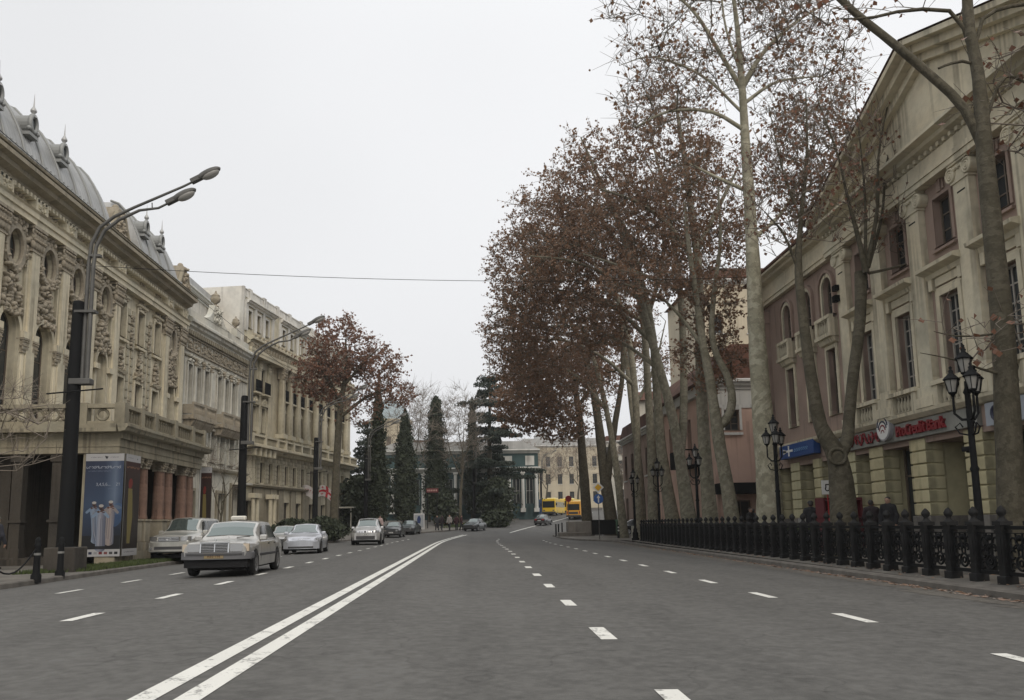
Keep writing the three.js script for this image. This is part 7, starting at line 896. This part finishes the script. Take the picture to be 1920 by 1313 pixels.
      g.fillStyle = sk; g.beginPath(); g.ellipse(x, y + 10 * s, 23 * s, 30 * s, 0, 0, 7); g.ellipse(x - 30 * s, y + 58 * s, 16 * s, 12 * s, 0, 0, 7); g.ellipse(x + 32 * s, y + 62 * s, 16 * s, 12 * s, 0, 0, 7); g.fill(); g.fillStyle = 'rgba(20,12,10,0.6)'; g.beginPath(); g.ellipse(x, y + 26 * s, 16 * s, 12 * s, 0, 0, 7); g.fill(); g.fillStyle = '#c2beb9'; g.beginPath(); g.ellipse(x, y - 13 * s, 29 * s, 18 * s, 0, 0, 7); g.fill(); };
    g.fillStyle = 'rgba(140,145,150,0.45)'; g.beginPath(); g.ellipse(430, h * 0.525, 82, 26, 0.15, 0, 7); g.fill(); fig(140, h * 0.49, 1.0, '#93a2b5', '#7f96b0', '#5d3b30', 40); fig(362, h * 0.485, 1.06, '#b3a49d', '#97908f', '#6b4134', -6); fig(236, h * 0.522, 1.12, '#a3a3ae', '#8aa0b8', '#52342b', 6); g.fillStyle = 'rgba(12,13,18,0.85)'; g.fillRect(0, h * 0.9, w, h * 0.03);
    ['#b0b0b4', '#1f2a4a', '#a9a9ab', '#7a1c24', '#8a4a48', '#4a4a4c', '#15161c'].forEach((c, i) => { g.fillStyle = c; g.fillRect(30 + i * 68, h * 0.955, 44, h * 0.024); });
  });
  const sidep = canvasMat(256, 1365, (g, w, h) => { const gr = g.createLinearGradient(0, 0, 0, h); gr.addColorStop(0, '#4a2018'); gr.addColorStop(0.3, '#33241c'); gr.addColorStop(1, '#2a2118'); g.fillStyle = gr; g.fillRect(0, 0, w, h); strip(g, w, h); squiggle(g, 40, h * 0.036, 8, 10, '#44454c', 2); g.fillStyle = '#23242a'; g.beginPath(); g.arc(190, h * 0.036, 14, -1, 1.5); g.fill(); squiggle(g, 30, h * 0.13, 9, 22, '#b98a6a', 5); g.fillStyle = '#8e2e22'; g.beginPath(); g.ellipse(95, h * 0.29, 34, 70, 0.1, 0, 7); g.fill(); g.fillStyle = '#8f8148'; g.beginPath(); g.moveTo(60, h * 0.34); g.lineTo(130, h * 0.34); g.lineTo(150, h * 0.62); g.lineTo(120, h * 0.88); g.lineTo(70, h * 0.88); g.lineTo(60, h * 0.6); g.fill(); g.strokeStyle = '#4a463c'; g.lineWidth = 8; g.beginPath(); g.moveTo(130, h * 0.36); g.lineTo(190, h * 0.7); g.stroke(); squiggle(g, 40, h * 0.962, 12, 14, '#555', 3); });
  const po = thing('theatre_poster', 'tall theatre poster wrapped round the portico corner with three white-robed figures', 'poster', [-15.0, 0.34, 33.0]);
  const fr = (w, h, m, x, z, ry, nm) => { const q = new THREE.Mesh(new THREE.BoxGeometry(w, h, 0.03), [M.steel, M.steel, M.steel, M.steel, m, M.steel]); q.name = nm; q.position.set(x, h / 2, z); q.rotation.y = ry; q.castShadow = q.receiveShadow = true; po.add(q); return q; };
  fr(1.46, 3.96, front, 0.73, 0.03, 0, 'front_sheet'); fr(1.42, 3.96, sidep, 1.5, -0.72, Math.PI / 2, 'side_sheet');
  const bn = thing('theatre_poster', 'narrow dark banner with a white head hanging past the far end of the portico', 'poster', [-13.7, 0.4, 43.6]); const q = new THREE.Mesh(new THREE.BoxGeometry(0.55, 4.1, 0.03), [M.steel, M.steel, M.steel, M.steel, sidep, M.steel]); q.name = 'sheet'; q.position.set(0, 2.05, 0); bn.add(q); part('pole', bar([-0.32, -0.5, 0], [-0.32, 4.2, 0], 0.05), M.offwhite, bn);
  const kd = thing('advert_panel', 'pale advertising panel with a dark blue figure beside the group of pedestrians', 'advert', [-6.35, 0.85, 101]); part('case', rbx(-0.65, 0.65, 0, 1.95, -0.15, 0.15, 0.05), mat([0.45, 0.45, 0.45]), kd); part('poster', rbx(-0.52, 0.52, 0.3, 1.8, 0.151, 0.165, 0.004), mat([0.30, 0.32, 0.34]), kd); part('print', extr(shapeOf([[-0.2, 0.8], [0.15, 0.75], [0.22, 1.3], [0.05, 1.7], [-0.15, 1.6], [-0.25, 1.2]]), 0.01).translate(0, 0, 0.166), mat([0.02, 0.04, 0.12]), kd);
  const rs = thing('shop_sign', 'small dark red sign board with white lettering under the middle cypress', 'sign', [-4.9, 5.4, 104]); part('board', rbx(-0.75, 0.75, 0, 0.55, -0.06, 0.06, 0.02), mat([0.10, 0.022, 0.022]), rs); for (let i = 0; i < 6; i++) part('letter', bx(-0.6 + i * 0.21, -0.47 + i * 0.21, 0.18, 0.38, 0.061, 0.075), mat([0.4, 0.25, 0.22]), rs); part('post', [bar([-0.6, -4.8, 0], [-0.6, 0, 0], 0.05), bar([0.6, -4.8, 0], [0.6, 0, 0], 0.05)], M.iron, rs);
  // overhead cables
  const cable = (l, a, b, sag, r = 0.010) => { const o = thing('overhead_cable', l, 'cable', [a[0], a[1], a[2]]); part('wire', tube(Array.from({ length: 25 }, (_, i) => { const u = i / 24; return [lerp(0, b[0] - a[0], u), lerp(0, b[1] - a[1], u) - sag * 4 * u * (1 - u), -lerp(0, b[2] - a[2], u), r]; }), 4), M.iron, o); };
  cable('thin overhead cable across the street from the nearest street light to the plane trees', [-12.6, 10.0, 27], [11.9, 11.4, 33], 0.35); cable('thin overhead cable running along the theatre front past the street lights', [-12.7, 12.4, 6], [-12.7, 12.3, 60], 0.3, 0.014);
}
// ---------------------------------------------------------------- people
const skin = mat([0.36, 0.22, 0.16], { roughness: 0.7 }), hairM = mat([0.03, 0.025, 0.022], { roughness: 0.8 });
function blob(bones, res, box, k = 0.06) { // smooth union of tapered capsules, meshed
  const mc = new MarchingCubes(res, skin, false, false, 60000), f = mc.field, [cx, cy, cz, s] = box; mc.isolation = 0;
  for (let z = 0; z < res; z++) for (let y = 0; y < res; y++) for (let x = 0; x < res; x++) {
    const px = cx + (x / res * 2 - 1) * s, py = cy + (y / res * 2 - 1) * s, pz = cz + (z / res * 2 - 1) * s; let d = 1e9;
    for (const [a, b, ra, rb, fl = 1] of bones) { const bx_ = b[0] - a[0], by = b[1] - a[1], bz = b[2] - a[2], qx = px - a[0], qy = py - a[1], qz = pz - a[2], t = clamp((qx * bx_ + qy * by + qz * bz) / (bx_ * bx_ + by * by + bz * bz + 1e-9), 0, 1), ex = qx - bx_ * t, ey = qy - by * t, ez = (qz - bz * t) / fl, e = Math.hypot(ex, ey, ez) - lerp(ra, rb, t), h = clamp(0.5 + 0.5 * (d - e) / k, 0, 1); d = d > 1e8 ? e : lerp(d, e, h) - k * h * (1 - h); }
    f[z * res * res + y * res + x] = -d;
  }
  mc.update(); const n = mc.count, g = new THREE.BufferGeometry(); g.setAttribute('position', new THREE.BufferAttribute(mc.positionArray.slice(0, n * 3), 3)); g.setAttribute('normal', new THREE.BufferAttribute(mc.normalArray.slice(0, n * 3), 3));
  return flipIfNeeded(g.scale(s, s, s).translate(cx, cy, cz));
}
function flipIfNeeded(g) { return boxUV(g); }
function handGeo(s, x, y, z) { // palm, four fingers of unequal length, thumb; hanging down
  const t = new Tubes(); t.add([[0, 0.01, 0, 0.026], [0, -0.04, 0, 0.034], [0, -0.085, 0.004, 0.03]], 6); [[-0.026, 0.062], [-0.009, 0.075], [0.009, 0.07], [0.026, 0.055]].forEach(([o, l]) => t.add([[0, -0.08, o, 0.0095], [s * -0.008, -0.08 - l * 0.55, o * 1.05, 0.0085], [s * -0.024, -0.08 - l, o * 1.05, 0.006]], 5)); t.add([[0, -0.03, 0.028, 0.011], [s * -0.015, -0.06, 0.05, 0.0095], [s * -0.022, -0.095, 0.05, 0.007]], 5); return t.geo().translate(x, y, z);
}
function person(label, pos, turn, { coat = [0.02, 0.02, 0.022], legs = [0.025, 0.026, 0.03], hair = hairM, hat, step = 0.16, bag, h = 1.75, hold, group, res = 44 } = {}) {
  const t = thing('person', label, 'person', pos, turn, group), k = h / 1.75, P = (x, y, z) => [x * k, y * k, z * k];
  const L = [[P(0.1, 0.92, 0), P(0.11, 0.5, step * 0.9), 0.085 * k, 0.06 * k], [P(0.11, 0.5, step * 0.9), P(0.11, 0.09, step), 0.06 * k, 0.045 * k], [P(-0.1, 0.92, 0), P(-0.11, 0.5, -step * 0.35), 0.085 * k, 0.06 * k], [P(-0.11, 0.5, -step * 0.35), P(-0.11, 0.1, -step * 1.2), 0.06 * k, 0.045 * k]];
  const ax = 0.27, A = [[P(0.19, 1.43, 0), P(ax, 1.13, -step * 0.3), 0.06 * k, 0.048 * k], [P(ax, 1.13, -step * 0.3), P(ax - 0.01, 0.88, -step * 0.2 + 0.08), 0.048 * k, 0.036 * k], [P(-0.19, 1.43, 0), P(-ax, 1.13, step * 0.2), 0.06 * k, 0.048 * k], [P(-ax, 1.13, step * 0.2), P(-ax + (hold ? 0.02 : 0.01), hold ? 0.98 : 0.88, step * 0.3 + (hold ? 0.2 : 0.1)), 0.048 * k, 0.036 * k]];
  const torso = [[P(0, 0.98, 0), P(0, 1.25, 0.01), 0.15 * k, 0.15 * k, 0.75], [P(-0.13, 1.4, 0), P(0.13, 1.4, 0), 0.095 * k, 0.095 * k, 0.85], [P(0, 1.25, 0), P(0, 1.42, 0), 0.16 * k, 0.12 * k, 0.75]];
  const head = [[P(0, 1.45, 0), P(0, 1.58, 0.02), 0.055 * k, 0.052 * k], [P(0, 1.66, 0.015), P(0, 1.63, 0.03), 0.092 * k, 0.075 * k], [P(0, 1.62, 0.105), P(0, 1.645, 0.095), 0.016 * k, 0.012 * k], [P(0.082, 1.635, 0.0), P(0.086, 1.655, 0), 0.016 * k, 0.018 * k, 0.6], [P(-0.082, 1.635, 0.0), P(-0.086, 1.655, 0), 0.016 * k, 0.018 * k, 0.6]];
  const feet = [[P(0.11, 0.05, step - 0.04), P(0.12, 0.045, step + 0.15), 0.045 * k, 0.04 * k], [P(-0.11, 0.05, -step * 1.2 - 0.04), P(-0.12, 0.045, -step * 1.2 + 0.15), 0.045 * k, 0.04 * k]];
  const body = blob([...L, ...A, ...torso, ...head], res, [0, 0.9 * k, 0, 0.95 * k]); 
  const hand = [handGeo(1, ...A[1][1]), handGeo(-1, ...A[3][1])];
  const b = mesh('body', join([body, hand]), skin, t); const fat = (a, e) => a.map(([p, q, r, s, f]) => [p, q, r + e, s + e, f]);
  mesh('trousers', blob([...fat(L, 0.018 * k), [P(0, 0.95, 0), P(0, 1.0, 0), 0.16 * k, 0.16 * k, 0.8]], res, [0, 0.55 * k, 0, 0.62 * k]), mat(legs, { roughness: 0.95 }), t);
  mesh('coat', blob([...fat(A, 0.022 * k), ...fat(torso, 0.028 * k), [P(0, 0.86, 0), P(0, 1.1, 0), 0.185 * k, 0.17 * k, 0.8], [P(0, 1.44, -0.01), P(0, 1.5, 0), 0.085 * k, 0.07 * k]], res, [0, 1.15 * k, 0, 0.62 * k]), mat(coat, { roughness: 0.95 }), t);
  mesh('shoes', blob(feet, 24, [0, 0.1 * k, 0.02, 0.42 * k], 0.02), M.rubber, t);
  mesh('hair', blob([[P(0, 1.685, -0.012), P(0, 1.66, -0.03), 0.095 * k, 0.085 * k]], 20, [0, 1.66 * k, 0, 0.16 * k]), hair, t);
  if (hat) part('cap', [lathe([[0.11, 0], [0.108, 0.05], [0.07, 0.1], [0, 0.115]].map(p => [p[0] * k, p[1] * k + 1.69 * k]), 14), bx(-0.08 * k, 0.08 * k, 1.69 * k, 1.70 * k, 0.06 * k, 0.17 * k)], mat(hat), t);
  part('eyes', [ball(0.011 * k, 0.034 * k, 1.655 * k, 0.1 * k, 1), ball(0.011 * k, -0.034 * k, 1.655 * k, 0.1 * k, 1)], M.iron, b); part('mouth', rbx(-0.024 * k, 0.024 * k, 1.584 * k, 1.592 * k, 0.092 * k, 0.102 * k, 0.003), mat([0.22, 0.07, 0.06]), b);
  return t;
}
person('man in black jacket and flat cap walking away behind the fence, paper in hand', [13.0, paveR(13, 31.4), 31.4], Math.PI - 0.35, { hat: [0.03, 0.028, 0.026], h: 1.78, hold: true, res: 52 });
{ const p = thing('paper', 'white sheet held by the man in black behind the fence', 'paper', [12.55, paveR(13, 31.4) + 0.86, 31.2], 0.2); part('sheet', bx(-0.16, 0.16, 0, 0.3, -0.006, 0.006), M.offwhite, p); }
person('woman in a dark coat standing by the bank window right of the forked trunk', [13.9, paveR(14, 27.8), 28.4], 2.6, { h: 1.66, step: 0.04, coat: [0.03, 0.022, 0.024] });
person('person in a dark jacket at the dark shop door right of the forked trunk', [14.1, paveR(14, 27), 27.6], -0.9, { h: 1.74, step: 0.06 });
person('dark-clothed person half hidden behind the fence left of the pale plane trunk', [13.4, paveR(13, 39), 39.6], 0.8, { h: 1.7 }); person('second dark-clothed person close behind the fence left of the pale plane trunk', [13.9, paveR(13, 40), 40.6], 2.4, { h: 1.66, coat: [0.03, 0.03, 0.035] });
person('person in a dark padded jacket walking in the shade at the left edge', [-16.3, paveL(29), 29.5], 2.7, { h: 1.78, coat: [0.025, 0.026, 0.034], hat: [0.10, 0.095, 0.08], res: 48 });
person('person in a pale pinkish top standing behind the crossover', [-9.4, groundY(-9, 86) + 0.14, 86], 0.4, { coat: [0.45, 0.34, 0.32], h: 1.8, step: 0.02, res: 32 });
const GPp = 'pedestrians on the pavement at the bend'; [['pedestrian in dark clothes at the left of the group near the advert panel', -4.0, 0.4], ['second pedestrian of the group near the advert panel, in dark grey', -3.45, 2.6], ['pedestrian in a pale top in the middle of the group', -2.55, -0.5], ['pedestrian in black, left of the pair at the end of the group', -1.75, 3.0], ['rightmost pedestrian of the group, in black mid-stride', -1.2, 1.5]].forEach(([l, x, a], i) => person(l, [x, groundY(x, 95.5) + 0.14, 96 - i * 0.3], a, { res: 32, h: 1.68 + 0.04 * (i % 3), coat: i === 2 ? [0.3, 0.28, 0.26] : [0.02 + 0.01 * i, 0.022, 0.025], group: GPp }));

// fallen leaves along the right pavement and gutter
{ const R = rng(404), p = []; for (let i = 0; i < 2600; i++) { const D = 7 + 60 * R() * R() + R(), o = R() < 0.3 ? -0.35 * R() : 0.3 + 5 * R(), X = kerbR(D) + o, y = (o < 0 ? groundY(X, D) : paveR(X, D)) + 0.02, q = []; leafAt(q, R, 0, 0, 0, 0.09 + 0.05 * R()); for (let k = 0; k < q.length; k += 3) p.push(q[k] + X, q[k + 1] * 0.18 + y, q[k + 2] - D); } tag(mesh(numbered('leaf_litter'), rawGeo(p), M.leafBrown), 'scattered fallen brown leaves along the right pavement and gutter', 'leaves', null, 'stuff'); }
scene.fog = new THREE.FogExp2(0xdfe2e4, 0.0003);
renderer.render(scene, camera);
